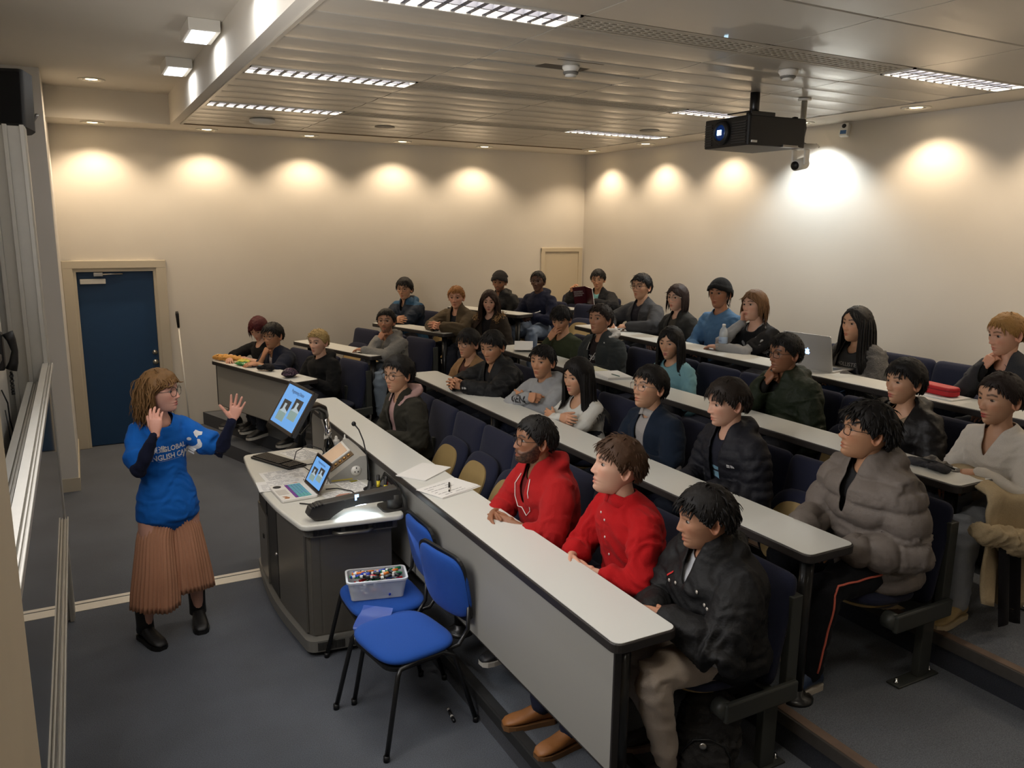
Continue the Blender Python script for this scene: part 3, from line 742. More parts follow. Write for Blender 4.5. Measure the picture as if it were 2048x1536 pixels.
def person(label, head, z0, body=90.0, gaze=0.0, pitch=0.0, roll=0.0, lean=6.0, side=0.0, skin=(196, 150, 122), fem=0.0, asian=0.0, beard=0.0, brow=(34, 26, 22), lips=None,
           wide=1.0, long_=1.0, nose=1.0, hs=1.06, armR=('lap', 'relax'), armL=('lap', 'relax'), hair=None, glasses=None, top=None, over=None, pants=(40, 42, 50), shoe=(24, 24, 26), sole=(190, 186, 176),
           build=1.0, vox=.0115, standing=None, sitz=.53, legspread=.11, extra=None, name='person', socks=None, feety=.38, feetdz=0.0):
    """head: world position of head centre; body: heading (deg, 0 = +Y, 90 = -X); gaze: heading of the face"""
    br = R(body); fwd = A(-math.sin(br), math.cos(br)); off = math.tan(R(lean))*(head[2]-z0-sitz)
    hip_w = A(head[0], head[1])-fwd*(off+.02); 
    t = thing(name, label, 'person', (hip_w[0], hip_w[1], z0), br)
    if abs(side): pass
    hz = head[2]-z0; H_ = A(side, off+.02, hz)     # head centre, local
    Rh = rotm(gaze-body, pitch, roll)
    hip = A(0, 0, sitz); NB = H_+A(0, -.035, -.152*hs)+Rh @ A(0, -.02, .0)*.4     # neck base
    sp = lambda s: (1-s)**2*hip+2*s*(1-s)*(hip*.5+NB*.5+A(0, -.035-.02*(lean < 4), 0))+s*s*NB
    up = nrm(NB-hip); sw = (.166-.020*fem)*build**.5
    f = fem
    TS = [(-.22, .150+(.03 if standing else 0), .105+(.03 if standing else 0)), (-.08, .172+.006*f, .118+(.012 if standing else 0)), (.06, .168, .115), (.25, .150-.016*f, .106-.010*f), (.45, .152-.014*f, .108), (.62, .166-.014*f, .114+.010*f), (.78, .176-.016*f, .112), (.90, .142-.012*f, .092), (.965, .090, .072), (1.03, .062, .062)]
    TS = [(a, b*build, c*(1+(build-1)*1.3)) for a, b, c in TS]
    def torso(o, s0=-.22, s1=1.03, flare=0.0, n=24):
        pts = []; rr = []
        for s, a, b in TS:
            if s < s0-.01 or s > s1+.01: continue
            pts.append(sp(s) if s >= 0 else hip+up*s*.55); fl_ = flare*max(0, (.3-s))
            rr.append((a+o+fl_, b+o+fl_))
        return ring_loft(pts, rr, n=n, e=.92)
    sc = sp(.885)
    SH = {1: sc+A(sw, -.004, -.022), -1: sc+A(-sw, -.004, -.022)}
    L1, L2 = .275*(.92+.08*min(1.1, hz/1.13 if not standing else 1.05)), .25
    ft = H_+Rh @ A(0, .075, -.10)
    arms = {}
    for sd, spec in ((1, armR), (-1, armL)):
        k = spec[0]
        if k == 'lap': W_ = A(sd*.10, .27+.02*sd, .685); pole = A(sd*.5, -.6, -.4); pn = A(-sd*.3, -.1, -1); hd = A(-sd*.55, .8, -.15)
        elif k == 'clasp': W_ = A(sd*.075, .30, .70); pole = A(sd*.7, -.5, -.3); pn = A(-sd*1, .0, -.5); hd = A(-sd*.75, .65, -.1)
        elif k == 'table': W_ = A(sd*.09, .40, .775); pole = A(sd*1.0, -.1, -.35); pn = A(-sd*.5, 0, -1); hd = A(-sd*.7, .7, 0)
        elif k == 'tclasp': W_ = A(sd*.055, .44, .80); pole = A(sd*1.0, -.1, -.5); pn = A(-sd*1, .1, -.2); hd = A(-sd*.45, .8, .25)
        elif k == 'cross': W_ = A(-sd*.07, .22+.03*sd, .80+.02*sd); pole = A(sd*1.0, .1, -.6); pn = A(0, -1, -.3); hd = A(-sd*1, .1, .05)
        elif k == 'chin': W_ = ft+A(sd*.035, .045, -.10); pole = A(sd*.5, .3, -1); pn = A(-sd*.2, -1, .3); hd = nrm(ft+A(0, .01, .01)-W_)
        elif k == 'cheek': W_ = H_+Rh @ A(sd*.075, .035, -.14); pole = A(sd*.7, .2, -1); pn = Rh @ A(-sd*1, -.1, .0); hd = Rh @ A(-sd*.05, -.05, 1)
        else:     # 'world': wrist position, pole, palm normal, hand direction in world space
            Wb = rotm(-body, 0, 0); W_, pole, pn, hd = [np.asarray(q, float) for q in spec[2:6]]; W_ = Wb @ (W_-A(hip_w[0], hip_w[1], z0)); pole, pn, hd = Wb @ pole, Wb @ pn, Wb @ hd
        if len(spec) > 2 and isinstance(spec[2], dict):
            dd = spec[2]; W_ = A(*dd['w']) if 'w' in dd else W_; hd = A(*dd['h']) if 'h' in dd else hd; pn = A(*dd['n']) if 'n' in dd else pn; pole = A(*dd['p']) if 'p' in dd else pole
        E_, W2 = elbow(SH[sd], W_, L1, L2, pole)
        arms[sd] = (SH[sd], E_, W2, nrm(hd), nrm(pn), spec[1])
    def arm(sd, o, s1=1.0, o2=None, start=.0, cuff=0.0):
        S_, E_, W_ = arms[sd][:3]; o2 = o if o2 is None else o2
        inn = sc+(S_-sc)*.45
        P = [inn, S_]; Rr = [(.052+o, .052+o), (.053*build*(1-.1*f)+o, .053*build*(1-.1*f)+o)]
        prof = [(.12, .056), (.25, .053), (.4, .048), (.52, .044), (.62, .044), (.75, .038), (.88, .031), (1.0, .027)]
        ks = [0, .12, .25, .4]
        for s, r in prof:
            if s > s1+1e-6: break
            q = S_+(E_-S_)*(s/.52) if s <= .52 else E_+(W_-E_)*((s-.52)/.48)
            oo = o+(o2-o)*s; r *= 1-.12*f
            P.append(q); Rr.append((r*build**.5+oo, r*build**.5+oo))
        if s1 not in [p_[0] for p_ in prof]:
            s = s1; q = S_+(E_-S_)*(s/.52) if s <= .52 else E_+(W_-E_)*((s-.52)/.48); r = np.interp(s, [p_[0] for p_ in prof], [p_[1] for p_ in prof]); r *= 1-.12*f; P.append(q); Rr.append((r+o2+cuff, r+o2+cuff))
        return ring_loft(P, Rr, n=14)
    # legs
    legs = {}
    for sd in (1, -1):
        if standing: HJ, K_, AN = [A(*q) for q in standing['legs'][sd]]
        else:
            ls = legspread
            HJ = A(sd*.085, .0, sitz-.005); K_ = A(sd*(ls+.02), .40, .515); AN = A(sd*ls, feety+.05*sd*(.5 if len(label) % 2 else -1), .085+feetdz)
        legs[sd] = (HJ, K_, AN)
    def leg(sd, o, o2=None, s1=1.0):
        HJ, K_, AN = legs[sd]; o2 = o if o2 is None else o2
        P = []; Rr = []
        for s, r in ((0, .088), (.2, .082), (.38, .066), (.5, .056), (.58, .055), (.7, .052), (.85, .040), (1.0, .034)):
            if s > s1: break
            q = HJ+(K_-HJ)*(s/.5) if s <= .5 else K_+(AN-K_)*((s-.5)/.5); oo = o+(o2-o)*s
            P.append(q); Rr.append((r+oo, r+oo))
        return ring_loft(P, Rr, n=14)
    # ---- body (skin) ----
    nk0 = NB+A(0, .0, -.05); nk1 = H_+Rh @ A(0, -.018, -.045)*hs
    neck = ring_loft([nk0, NB+A(0, 0, .0), NB*.45+nk1*.55, nk1], [(.075, .07), (.058-.008*f, .058-.006*f), (.053-.007*f, .055-.005*f), (.055-.006*f, .062)], n=16)
    parts = [torso(-.004, n=18), neck, arm(1, -.004, 1.0), arm(-1, -.004, 1.0)]
    if standing or socks == 'bare': parts += [leg(1, 0), leg(-1, 0)]
    co, F, nm = remesh(parts, .013, 2)
    V = [co]; CO = [np.tile(np.array(lin(skin)), (len(co), 1))]; FF = list(F); MI = [0]*len(F); o = len(co)
    hv, hf, hm, hc = head_mesh(fem, beard, skin, brow, lips, wide, long_, nose, asian)
    hv = (hv*hs) @ Rh.T+H_; V.append(hv); CO.append(hc); FF += [tuple(i+o for i in q) for q in hf]; MI += hm; o += len(hv)
    for sd in (1, -1):
        S_, E_, W_, hd, pn, pose = arms[sd]; c_, F_ = hand(pose); c_ = c_*np.array([sd, 1, 1])*(1.0-.08*f)*1.02
        y = hd; zax = -nrm(pn-y*np.dot(pn, y)); x = np.cross(y, zax); m_ = np.stack([x, y, zax], 1)
        V.append(c_ @ m_.T+W_); CO.append(np.tile(np.array(lin(skin))*np.array([1.03, .95, .93]), (len(c_), 1)))
        FF += [tuple(i+o for i in (q if sd > 0 else q[::-1])) for q in F_]; MI += [0]*len(F_); o += len(c_)
    mkmesh('body', np.vstack(V), FF, [SKIN, EYEW, IRIS], MI, t, np.vstack(CO))
    ctx = dict(t=t, H=H_, Rh=Rh, hs=hs, NB=NB, sp=sp, SH=SH, arms=arms, legs=legs, fem=f, hip=hip, up=up, sc=sc, torso=torso, arm=arm, leg=leg, build=build, lean=lean)
    foc = [(arms[s][1], .11, 1.1) for s in (1, -1)]+[(SH[s]+A(0, 0, -.07), .09, .7) for s in (1, -1)]+[(hip+A(0, .08, .06), .14, .9)]
    # ---- garments ----
    def garment(nm_, d, base, sleeve_default=1.0):
        m_ = d['mat']; o_ = base+d.get('loose', 0); s1 = d.get('sleeve', .99); hem = d.get('hem', -.08 if not standing else -.22)
        P = [torso(o_, hem, d.get('neck', .965), d.get('flare', .03))]
        if s1 > 0: P += [arm(s, o_*.9, s1, o_*.9+d.get('cuffo', 0), cuff=d.get('cuff', 0)) for s in (1, -1)]
        if d.get('collar'):     # ring collar
            P.append(ring_loft([NB+A(0, -.01, -.05), NB+A(0, -.006, .0), NB+A(0, -.004, d['collar'])], [(.10+o_*.6, .085+o_*.6), (.072+o_*.5, .070+o_*.5), (.068+o_*.5, .068+o_*.5)], n=20))
        if d.get('hood'):
            h = d['hood']; b_ = NB+A(0, -.075, -.01)
            P.append(ring_loft([NB+A(-.085, .045, -.045), NB+A(-.098, -.01, .0), NB+A(-.07, -.085, .028), NB+A(0, -.115, .03), NB+A(.07, -.085, .028), NB+A(.098, -.01, .0), NB+A(.085, .045, -.045)],
                               [(.022, .026), (.030*h, .034*h), (.040*h, .046*h), (.050*h, .055*h), (.040*h, .046*h), (.030*h, .034*h), (.022, .026)], xax=A(0, 0, 1), n=14))
            P.append(ring_loft([NB+A(0, -.09, .03), NB+A(0, -.125, -.04), NB+A(0, -.125, -.13)], [(.085*h, .045*h), (.10*h, .05*h), (.05*h, .03*h)], n=16))
        co, F, nm = remesh(P, vox, 2)
        co = wrinkle(co, nm, d.get('wr', .009), foc, seed=len(label)+len(nm_), scale=d.get('ws', 1))
        if d.get('puff'):
            pa, pitch_ = d['puff']; s_ = (co-hip) @ up
            best = np.full(len(co), 1e9); par = s_.copy()
            for sd in (1, -1):
                S_, E_, W_ = arms[sd][:3]; acc = 0
                for a_, b_ in ((S_, E_), (E_, W_)):
                    ab = b_-a_; L_ = np.linalg.norm(ab); tt = np.clip(((co-a_) @ ab)/L_**2, 0, 1); dd_ = np.linalg.norm(co-(a_+tt[:, None]*ab), axis=1)
                    msk = (dd_ < best) & (dd_ < .095) & ((np.abs((co-sc)[:, 0]) > sw*.93) | (dd_ < .07)); par = np.where(msk, acc+tt*L_, par); best = np.where(msk, dd_, best); acc += L_
            wv = np.abs(np.sin(PI*par/pitch_+.3*vnoise(co*9)))**.42
            mask = np.clip((NB[2]+.0-co[:, 2])/.03, 0, 1)
            co = co+nm*((wv-.6)*pa*mask)[:, None]
        # openings
        FA = np.array([np.mean(co[list(q)], 0) for q in F]); keep = np.ones(len(F), bool)
        rel = FA-NB; fwdm = rel[:, 1] > -.02+rel[:, 2]*.0
        k = d.get('open')
        if k:     # (width at neck, width at bottom, bottom distance below neck)
            w0, w1, dz = k; dn = -rel @ up; wd = np.interp(dn, [-.10, -.02, dz], [w0*1.2, w0, w1])
            keep &= ~((np.abs(rel[:, 0]-d.get('openx', 0)) < wd) & (rel[:, 1] > .0) & (dn < dz) & (np.abs(rel[:, 0]) < .2))
        nn = d.get('neckline')
        if nn:    # radius of round neck hole, front drop
            rn_, drop = nn; cen = NB+A(0, .012, .0); dd2 = np.hypot(FA[:, 0]-cen[0], (FA[:, 1]-cen[1])); zt = FA[:, 2]-(NB[2]-.035)
            keep &= ~((dd2 < rn_) & (zt > -drop*np.clip((FA[:, 1]-cen[1])/.06, 0, 1)))
        if d.get('belly_open'): keep &= ~((np.abs(rel[:, 0]) < d['belly_open']) & (rel[:, 1] > .03))
        F2 = [q for q, kk in zip(F, keep) if kk]; co = smooth_rim(co, F2) if (k or nn) else co; ms = [m_]; mi = None
        if d.get('stripe'):
            ms.append(d['stripe'][0]); ff = FA[keep]; mi = [1 if d['stripe'][1](q-NB, q) else 0 for q in ff]
        ob = mkmesh(nm_, co, F2, ms, mi, t, solid=.004 if (k or nn) else .003)
        if d.get('label'): ob['label'] = d['label']
        ctx[nm_] = ob; ctx[nm_+'_co'] = (co, F2); return ob
    if pants is not None:
        pm = pants if not isinstance(pants, tuple) else fabric('trousers_%d_%d_%d' % pants, pants, .85)
        P = [leg(1, .014, .018), leg(-1, .014, .018), ring_loft([hip+A(0, -.02, -.03), hip+up*.10], [(.165*build, .115*build), (.158*build, .112*build)], n=20), ring_loft([legs[-1][0]+A(.02, 0, 0), legs[1][0]-A(.02, 0, 0)], [(.10, .09), (.10, .09)], xax=A(0, 1, 0), n=12)]
        co, F, nm = remesh(P, .014, 2)
        fl_ = [(legs[s][1], .13, 1.6) for s in (1, -1)]+[(legs[s][0]+A(0, .06, 0), .12, 1.2) for s in (1, -1)]+[(legs[s][2]+A(0, 0, .05), .09, 1.4) for s in (1, -1)]
        co = wrinkle(co, nm, .006, fl_, seed=3); ctx['trousers'] = mkmesh('trousers', co, F, [pm], None, t)
        ctx['trousers_co'] = (co, F)
    if shoe is not None:
        smt = mat('shoe_%d_%d_%d' % shoe, shoe, .5, noise=.1, nscale=60); smm = mat('sole_%d_%d_%d' % sole, sole, .6)
        for sd in (1, -1):
            AN = legs[sd][2]; s = MB(); fz = AN[2]-.085
            an = R(standing['feet'][sd] if standing else sd*-8); T = Matrix.Translation((AN[0], AN[1], fz)) @ Matrix.Rotation(an, 4, 'Z')
            rings = [(-.072, .026, .07), (-.06, .034, .10), (-.03, .036, .125), (.0, .037, .125), (.04, .040, .095), (.09, .045, .07), (.14, .046, .058), (.175, .038, .048), (.195, .020, .034)]
            vs = []; fs = []; n = 14
            for y_, w_, h_ in rings:
                for j in range(n):
                    a = 2*PI*j/n; cx = math.copysign(abs(math.cos(a))**.8, math.cos(a)); vs.append(T @ Vector((w_*cx, y_, .022+(h_-.022)*.5*(1+math.sin(a)))))
            for i in range(len(rings)-1):
                for j in range(n): a = i*n+j; b = i*n+(j+1) % n; fs.append((a, b, b+n, a+n))
            fs.append(tuple(range(n))[::-1]); fs.append(tuple(range((len(rings)-1)*n, len(rings)*n)))
            s.add(vs, [q[::-1] for q in fs], smt, True)
            out = [(w_*1.08, y_) for y_, w_, h_ in rings]+[(-w_*1.08, y_) for y_, w_, h_ in rings[::-1]]
            s.prism(out, 0.0, .026, smm, T=T); s.build('shoe', t)
    if top: garment(top.get('name', 'shirt'), top, .010)
    if over: garment(over.get('name', 'jacket'), over, .024)
    if hair: make_hair(ctx, hair)
    if glasses: make_glasses(ctx, glasses, wide)
    if extra: extra(ctx)
    return t

def make_glasses(c, spec, wide=1.0):
    col, shape, sz = spec; m = mat('glasses_%s' % str(col), col, .3, metal=.0 if sum(col) < 300 else .8)
    mb = MB(); T = lambda p: Vector(c['H']+c['Rh'] @ (A(*p)*c['hs'])); th = .0016 if sum(col) < 200 else .0014
    wd, ht = (.0235*sz, .019*sz) if shape == 'rect' else (.0225*sz, .0215*sz)
    for s in (-1, 1):
        pts = []
        for j in range(21):
            a = 2*PI*j/20; e = .6 if shape == 'rect' else .9
            x = math.copysign(abs(math.cos(a))**e, math.cos(a))*wd; z = math.copysign(abs(math.sin(a))**e, math.sin(a))*ht
            pts.append(T((s*.0325+x, .0985-abs(s*.0325+x)*.12, .002+z)))
        mb.tube(pts, th, m, 6, caps=False)
        mb.tube([T((s*(.0325+wd), .094, .010)), T((s*.079*wide, .075, .010)), T((s*.081*wide, -.004, .008)), T((s*.079*wide, -.018, -.006))], th*.9, m, 6)
    mb.tube([T((-.010, .0975, .006)), T((0, .1005, .009)), T((.010, .0975, .006))], th, m, 6)
    mb.build('glasses', c['t'])

def hair_mat(col):
    n = 'hair_%d_%d_%d' % tuple(col)
    if n in _mats: return _mats[n]
    m = mat(n, col, .6, spec=.3, noise=.3, nscale=30, bump=.15, bscale=140, stretch=(1, 1, 1)); return m
def hairline(az):
    """minimum z (head units, m) for hair at azimuth az (deg, 0 front)"""
    return np.interp(np.abs(az), [0, 28, 48, 62, 74, 84, 95, 110, 130, 180], [.064, .060, .050, .026, .006, -.012, .022, .002, -.040, -.062])
def make_hair(c, h):
    """h: style dict: col, n, L, vol, grav, flow (vector added), part, curl, w, hl (hairline lift), back/ front lengths"""
    rs = np.random.RandomState(h.get('seed', 1)+len(str(h))); m = hair_mat(h['col']); hs = c['hs']
    # cap shell
    na, nz = 56, 22; vs = []; th = h.get('vol', .010); cen = A(0, -.006, .010)
    rad = A(.0815, .1045, .107)
    def surf(d, off): return cen+d*(rad+off)
    az = np.linspace(-180, 180, na, endpoint=False); V = []; hl = h.get('hl', 0.0)
    low = hairline(az)+hl*np.clip(1-np.abs(az)/90, -.0, 1)+h.get('sidelow', 0)*(np.abs(az) > 60)
    for i in range(nz):
        f = i/(nz-1)
        for j, a in enumerate(az):
            zl = (low[j]-cen[2])/rad[2]; el = math.asin(np.clip(zl, -.98, .98)); e = el+(PI/2-el)*f
            d = A(math.sin(R(a))*math.cos(e), math.cos(R(a))*math.cos(e), math.sin(e))
            q = surf(d, th*min(1, .45+f*2.2)+.0035*vnoise(A(*(d*14))[None])[0]); V.append(q)
    V = np.array(V)
    if h.get('curl'): V = V+(nrm_rows(V-cen))*(h['curl']*.5*vnoise(V*70))[:, None]
    n0 = len(V); inner = cen+(V-cen)*np.array([.90, .90, .90]); F = []
    for i in range(nz-1):
        for j in range(na): a = i*na+j; b = i*na+(j+1) % na; F.append((a, b, b+na, a+na))
    F.append(tuple(range((nz-1)*na, nz*na)))
    for j in range(na): a = j; b = (j+1) % na; F.append((b, a, a+n0, b+n0))
    W = [np.vstack([V, inner[:na]])]
    o = n0+na
    F = [tuple(x if x < n0 else x for x in q) for q in F]
    # strands
    N = int(h.get('n', 420)*1.5); P = []
    while len(P) < N:
        d = nrm(rs.randn(3)); 
        if d[2] < -.6: continue
        q = surf(d, 0.0); a_ = math.degrees(math.atan2(q[0], q[1]))
        if q[2] < hairline(np.array([a_]))[0]+hl*max(0, 1-abs(a_)/90)+.004: continue
        if h.get('front_only') and abs(a_) > h['front_only']: continue
        P.append(q)
    P = np.array(P); crown = cen+A(h.get('part', 0.0), h.get('cry', -.035), rad[2])
    D = P-crown; nn_ = nrm_rows((P-cen)/rad**2); D = D-nn_*np.sum(D*nn_, 1)[:, None]; D = nrm_rows(D+1e-6)
    azp = np.degrees(np.arctan2(P[:, 0], P[:, 1])); fr = np.clip(1-np.abs(azp)/75, 0, 1)*(P[:, 2] > .03)
    fl = A(*h.get('flow', (0, 0, 0))); ffl = A(*h.get('fringe', (0, 0, 0)))
    D = nrm_rows(D+fl+np.outer(fr, ffl)+rs.randn(N, 3)*h.get('mess', .12)+nn_*h.get('lift', .15))
    Ls = h.get('L', .05)*(1-.3*rs.rand(N)); Ls = np.where(fr > .25, h.get('Lf', h.get('L', .05))*(1-.3*rs.rand(N)), Ls)
    back = np.abs(azp) > 110; Ls = np.where(back, h.get('Lb', h.get('L', .05))*(1-.25*rs.rand(N)), Ls)
    if h.get('L', .05) < .08:
        zl_ = hairline(azp); low_ = np.clip((P[:, 2]-zl_)/.075, 0, 1); Ls = Ls*np.where(fr > .25, 1, .22+.78*low_)
        D = nrm_rows(D-nn_*((1-low_)*.25*(fr <= .25))[:, None])
    K = h.get('k', 6); grav = h.get('grav', .15); T3 = []; pos = P+nn_*th*.55
    Rh = c['Rh']; down = Rh.T @ A(0, 0, -1.0); NBh = (Rh.T @ (c['NB']-c['H']))/hs
    pt = [pos.copy()]; ph = rs.rand(N)*6.28
    for k in range(K):
        st = (Ls/K)[:, None]; D = nrm_rows(D+down*grav*(1+k*.25)); 
        if h.get('curl'): D = nrm_rows(D+rs.randn(N, 3)*h['curl']*40)
        if h.get('wave'): D = nrm_rows(D+np.stack([np.cos(ph+k*1.5), np.sin(ph+k*1.5), np.zeros(N)], 1)*h['wave'])
        pos = pos+D*st
        # stay out of the head
        rr = rad+th*.6+.002; e = (pos-cen)/rr; l = np.linalg.norm(e, axis=1); ins = l < 1
        up_ = pos[:, 2] > -.075
        pos = np.where((ins & up_)[:, None], cen+e/np.maximum(l, 1e-6)[:, None]*rr, pos)
        # keep long front hair off the face
        if h.get('faceclear', 1) and h.get('L', .05) > .12:
            fcm = (pos[:, 1] > .02) & (pos[:, 2] < .045) & (np.abs(pos[:, 0]) < h.get('fw', .066)); sx_ = np.sign(pos[:, 0]+1e-4); sx_ = np.where(sx_ == 0, 1, sx_)
            pos[:, 0] = np.where(fcm, sx_*h.get('fw', .066), pos[:, 0])
        if h.get('L', .05) > .12:
            side_ = (pos[:, 2] < .035) & (pos[:, 1] > h.get('fy', .045)); pos[:, 1] = np.where(side_, h.get('fy', .045), pos[:, 1])
        # neck and shoulders
        q = pos-(NBh+A(0, .0, -.02)); hz_ = np.hypot(q[:, 0], q[:, 1]); nm_ = (pos[:, 2] < -.09) & (hz_ < .068)
        s_ = .068/np.maximum(hz_, 1e-4); pos[:, 0] = np.where(nm_, NBh[0]+q[:, 0]*s_, pos[:, 0]); pos[:, 1] = np.where(nm_, NBh[1]+q[:, 1]*s_, pos[:, 1])
        e2 = (pos-(NBh+A(0, -.005, -.14)))/A(.225, .150, .125); l2 = np.linalg.norm(e2, axis=1); i2 = l2 < 1
        pos = np.where(i2[:, None], NBh+A(0, -.005, -.14)+e2/np.maximum(l2, 1e-6)[:, None]*A(.225, .150, .125), pos)
        pt.append(pos.copy())
    wdt = h.get('w', .0055)*.66
    pts = np.stack(pt, 1)
    for _ in range(2): pts[:, 1:-1] = pts[:, :-2]*.25+pts[:, 1:-1]*.5+pts[:, 2:]*.25
    for i in range(N):
        p = pts[i]; vs_ = []
        for k in range(K+1):
            tg = nrm(p[min(k+1, K)]-p[max(k-1, 0)]); no = nrm((p[k]-cen)/rad**2) if p[k][2] > -.08 else nrm(A(p[k][0], p[k][1]+.02, 0)); sd = nrm(np.cross(tg, no)+1e-6)
            ww = wdt*(.6+.5*math.sin(PI*min(1, (k+.6)/K)))*(1 if k < K else .15)*(.8+.4*((i*37) % 10)/10)
            vs_ += [p[k]-sd*ww, p[k]+no*ww*.55, p[k]+sd*ww, p[k]-no*ww*.3]
        W.append(np.array(vs_))
        for k in range(K):
            for a, b in ((0, 1), (1, 2), (2, 3), (3, 0)): F.append((o+k*4+a, o+k*4+b, o+(k+1)*4+b, o+(k+1)*4+a))
        o += 4*(K+1)
    allv = np.vstack(W)*hs @ Rh.T+c['H']
    if not h.get('nocap_only'): mkmesh('hair', allv, F, [m], None, c['t'])
def nrm_rows(v): return v/(np.linalg.norm(v, axis=1)[:, None]+1e-9)
def beanie(c, col, h=.0, slouch=.0):
    m = fabric('beanie_%d_%d_%d' % tuple(col), col, .95, bump=.5, bscale=180); hs = c['hs']; cen = A(0, -.006, .012); rad = A(.087, .109, .114)
    na, nz = 40, 16; V = []
    for i in range(nz):
        f = i/(nz-1)
        for j in range(na):
            a = 2*PI*j/na; el0 = R(16+h)-R(32)*max(0, -math.cos(a))-R(14)*abs(math.sin(a)); e = el0+(PI/2-el0)*f
            d = A(math.sin(a)*math.cos(e), math.cos(a)*math.cos(e), math.sin(e)); o = .006+(.006 if f < .22 else 0)+slouch*(f > .3)*max(0, -d[1]+.3)+.0012*math.cos(a*28)
            V.append(cen+d*(rad+o))
    V = np.array(V); F = []
    for i in range(nz-1):
        for j in range(na): a = i*na+j; b = i*na+(j+1) % na; F.append((a, b, b+na, a+na))
    F.append(tuple(range((nz-1)*na, nz*na)))
    mkmesh('beanie', V*hs @ c['Rh'].T+c['H'], F, [m], None, c['t'], solid=.004)

def decal(c, garment_, txt, size, m, x, dz, align='CENTER', rot=0, name='print', bend=None, scalex=1.0, shape=None, spacing=1.0, bold=0.0):
    """flat print projected on the front of a garment, (x, dz) relative to the neck base"""
    co, F = c[garment_+'_co']; bvh = BVHTree.FromPolygons([Vector(q) for q in co], F)
    if shape is None:
        o = text_mesh(txt, size, m, None, align, spacing=spacing, scalex=scalex, bold=bold); me = o.data
    else:
        mb = MB()
        for poly in shape: mb.add([(p[0]*size, p[1]*size, 0) for p in poly], [tuple(range(len(poly)))], m)
        o = mb.build('print'); me = o.data
    bm = bmesh.new(); bm.from_mesh(me); bmesh.ops.triangulate(bm, faces=list(bm.faces))
    bmesh.ops.subdivide_edges(bm, edges=[e for e in bm.edges if e.calc_length() > .012], cuts=2); bm.to_mesh(me); bm.free()
    ca, sa = math.cos(R(rot)), math.sin(R(rot)); NB = c['NB']
    for v in me.vertices:
        px, pz = v.co.x*ca-v.co.y*sa, v.co.x*sa+v.co.y*ca
        X = -px if True else px
        org = Vector((NB[0]+x-px, NB[1]+.5, NB[2]+dz+pz))
        h, n_, i_, d_ = bvh.ray_cast(org, Vector((0, -1, 0)))
        v.co = h+Vector((0, .004, 0)) if h is not None else Vector((org.x, NB[1]+.12, org.z))
    o.name = name; o.parent = c['t']; me.update(); return o

# =====================  THE AUDIENCE AND THE LECTURER  =====================
LT = (202, 158, 134); EA = (192, 148, 118); EA2 = (182, 136, 104); SA = (140, 98, 72); TAN = (172, 126, 98); DK = (88, 60, 46)
BLK = (16, 13, 12); DBR = (38, 26, 19); BRN = (66, 44, 28); BLD = (150, 112, 62); RED = (70, 14, 18)
def cloth(col, **k): return fabric('cloth_%d_%d_%d' % col, col, **k)
def shiny(col): return fabric('nylon_%d_%d_%d' % col, col, .62, noise=.08, nscale=60, bump=.3, bscale=55, sheen=0)
def short(col=BLK, **k): d = dict(col=col, L=.040, Lf=.045, n=430, mess=.2, lift=.2, fringe=(.25, .35, .0), vol=.012); d.update(k); return d
def fringe(col=BLK, **k): d = dict(col=col, L=.06, Lf=.062, n=460, mess=.15, lift=.12, grav=.3, fringe=(.15, .6, .0), vol=.013, w=.006); d.update(k); return d
def longh(col=BLK, **k): d = dict(col=col, L=.36, Lb=.38, Lf=.30, n=430, grav=.45, k=10, w=.0085, vol=.012, mess=.08, lift=.05, part=.012); d.update(k); return d
def top(col, **k): d = dict(mat=cloth(col), neckline=(.070, .02)); d.update(k); return d
def over(col, **k): d = dict(mat=cloth(col), open=(.045, .06, .34), loose=.004); d.update(k); return d
SITTERS = []
def P(label, short_, row, head, av, pitch=0, **k):
    x, y, z = head; hc = math.degrees(math.atan2(x, -y)); gz = hc-av; base = 90 if row > 0 else 108
    sv = y if row > 0 else (Vector((x, y))-LA[-row]-LN*.45).dot(LU)
    SITTERS.append((row, sv, short_))
    if row == 1: k.setdefault('feety', .24)
    k.setdefault('body', base+.3*(gz-base)+k.pop('tw', 0)); k.setdefault('group', None); k.pop('group')
    return person(label, head, Z0[abs(row)], gaze=gz, pitch=pitch, **k)
def drawstring(pts, col=(220, 215, 210)):
    def f(c):
        m = mat('cord_white', col, .7)
        for pp in pts:
            co, F = c.get('jacket_co') or c.get('shirt_co'); bvh = BVHTree.FromPolygons([Vector(q) for q in co], F); out = []
            for x, dz in pp:
                h = bvh.ray_cast(Vector((c['NB'][0]+x, c['NB'][1]+.5, c['NB'][2]+dz)), Vector((0, -1, 0)))[0]
                if h is not None: out.append(h+Vector((0, .006, 0)))
            if len(out) > 1: MB().tube(out, .0026, m, 6).build('drawstring', c['t'])
    return f
def buttons(pts, col=(210, 205, 195), r=.006, g_='shirt'):
    def f(c):
        m = mat('button_%d' % col[0], col, .3, metal=.3); co, F = c[g_+'_co']; bvh = BVHTree.FromPolygons([Vector(q) for q in co], F)
        for x, dz in pts:
            h = bvh.ray_cast(Vector((c['NB'][0]+x, c['NB'][1]+.5, c['NB'][2]+dz)), Vector((0, -1, 0)))[0]
            if h is not None: MB().ell((h.x, h.y+.002, h.z), (r, .003, r), m, 10, 6).build('button', c['t'])
    return f
def multi(*fs):
    def f(c):
        for q in fs: q(c)
    return f
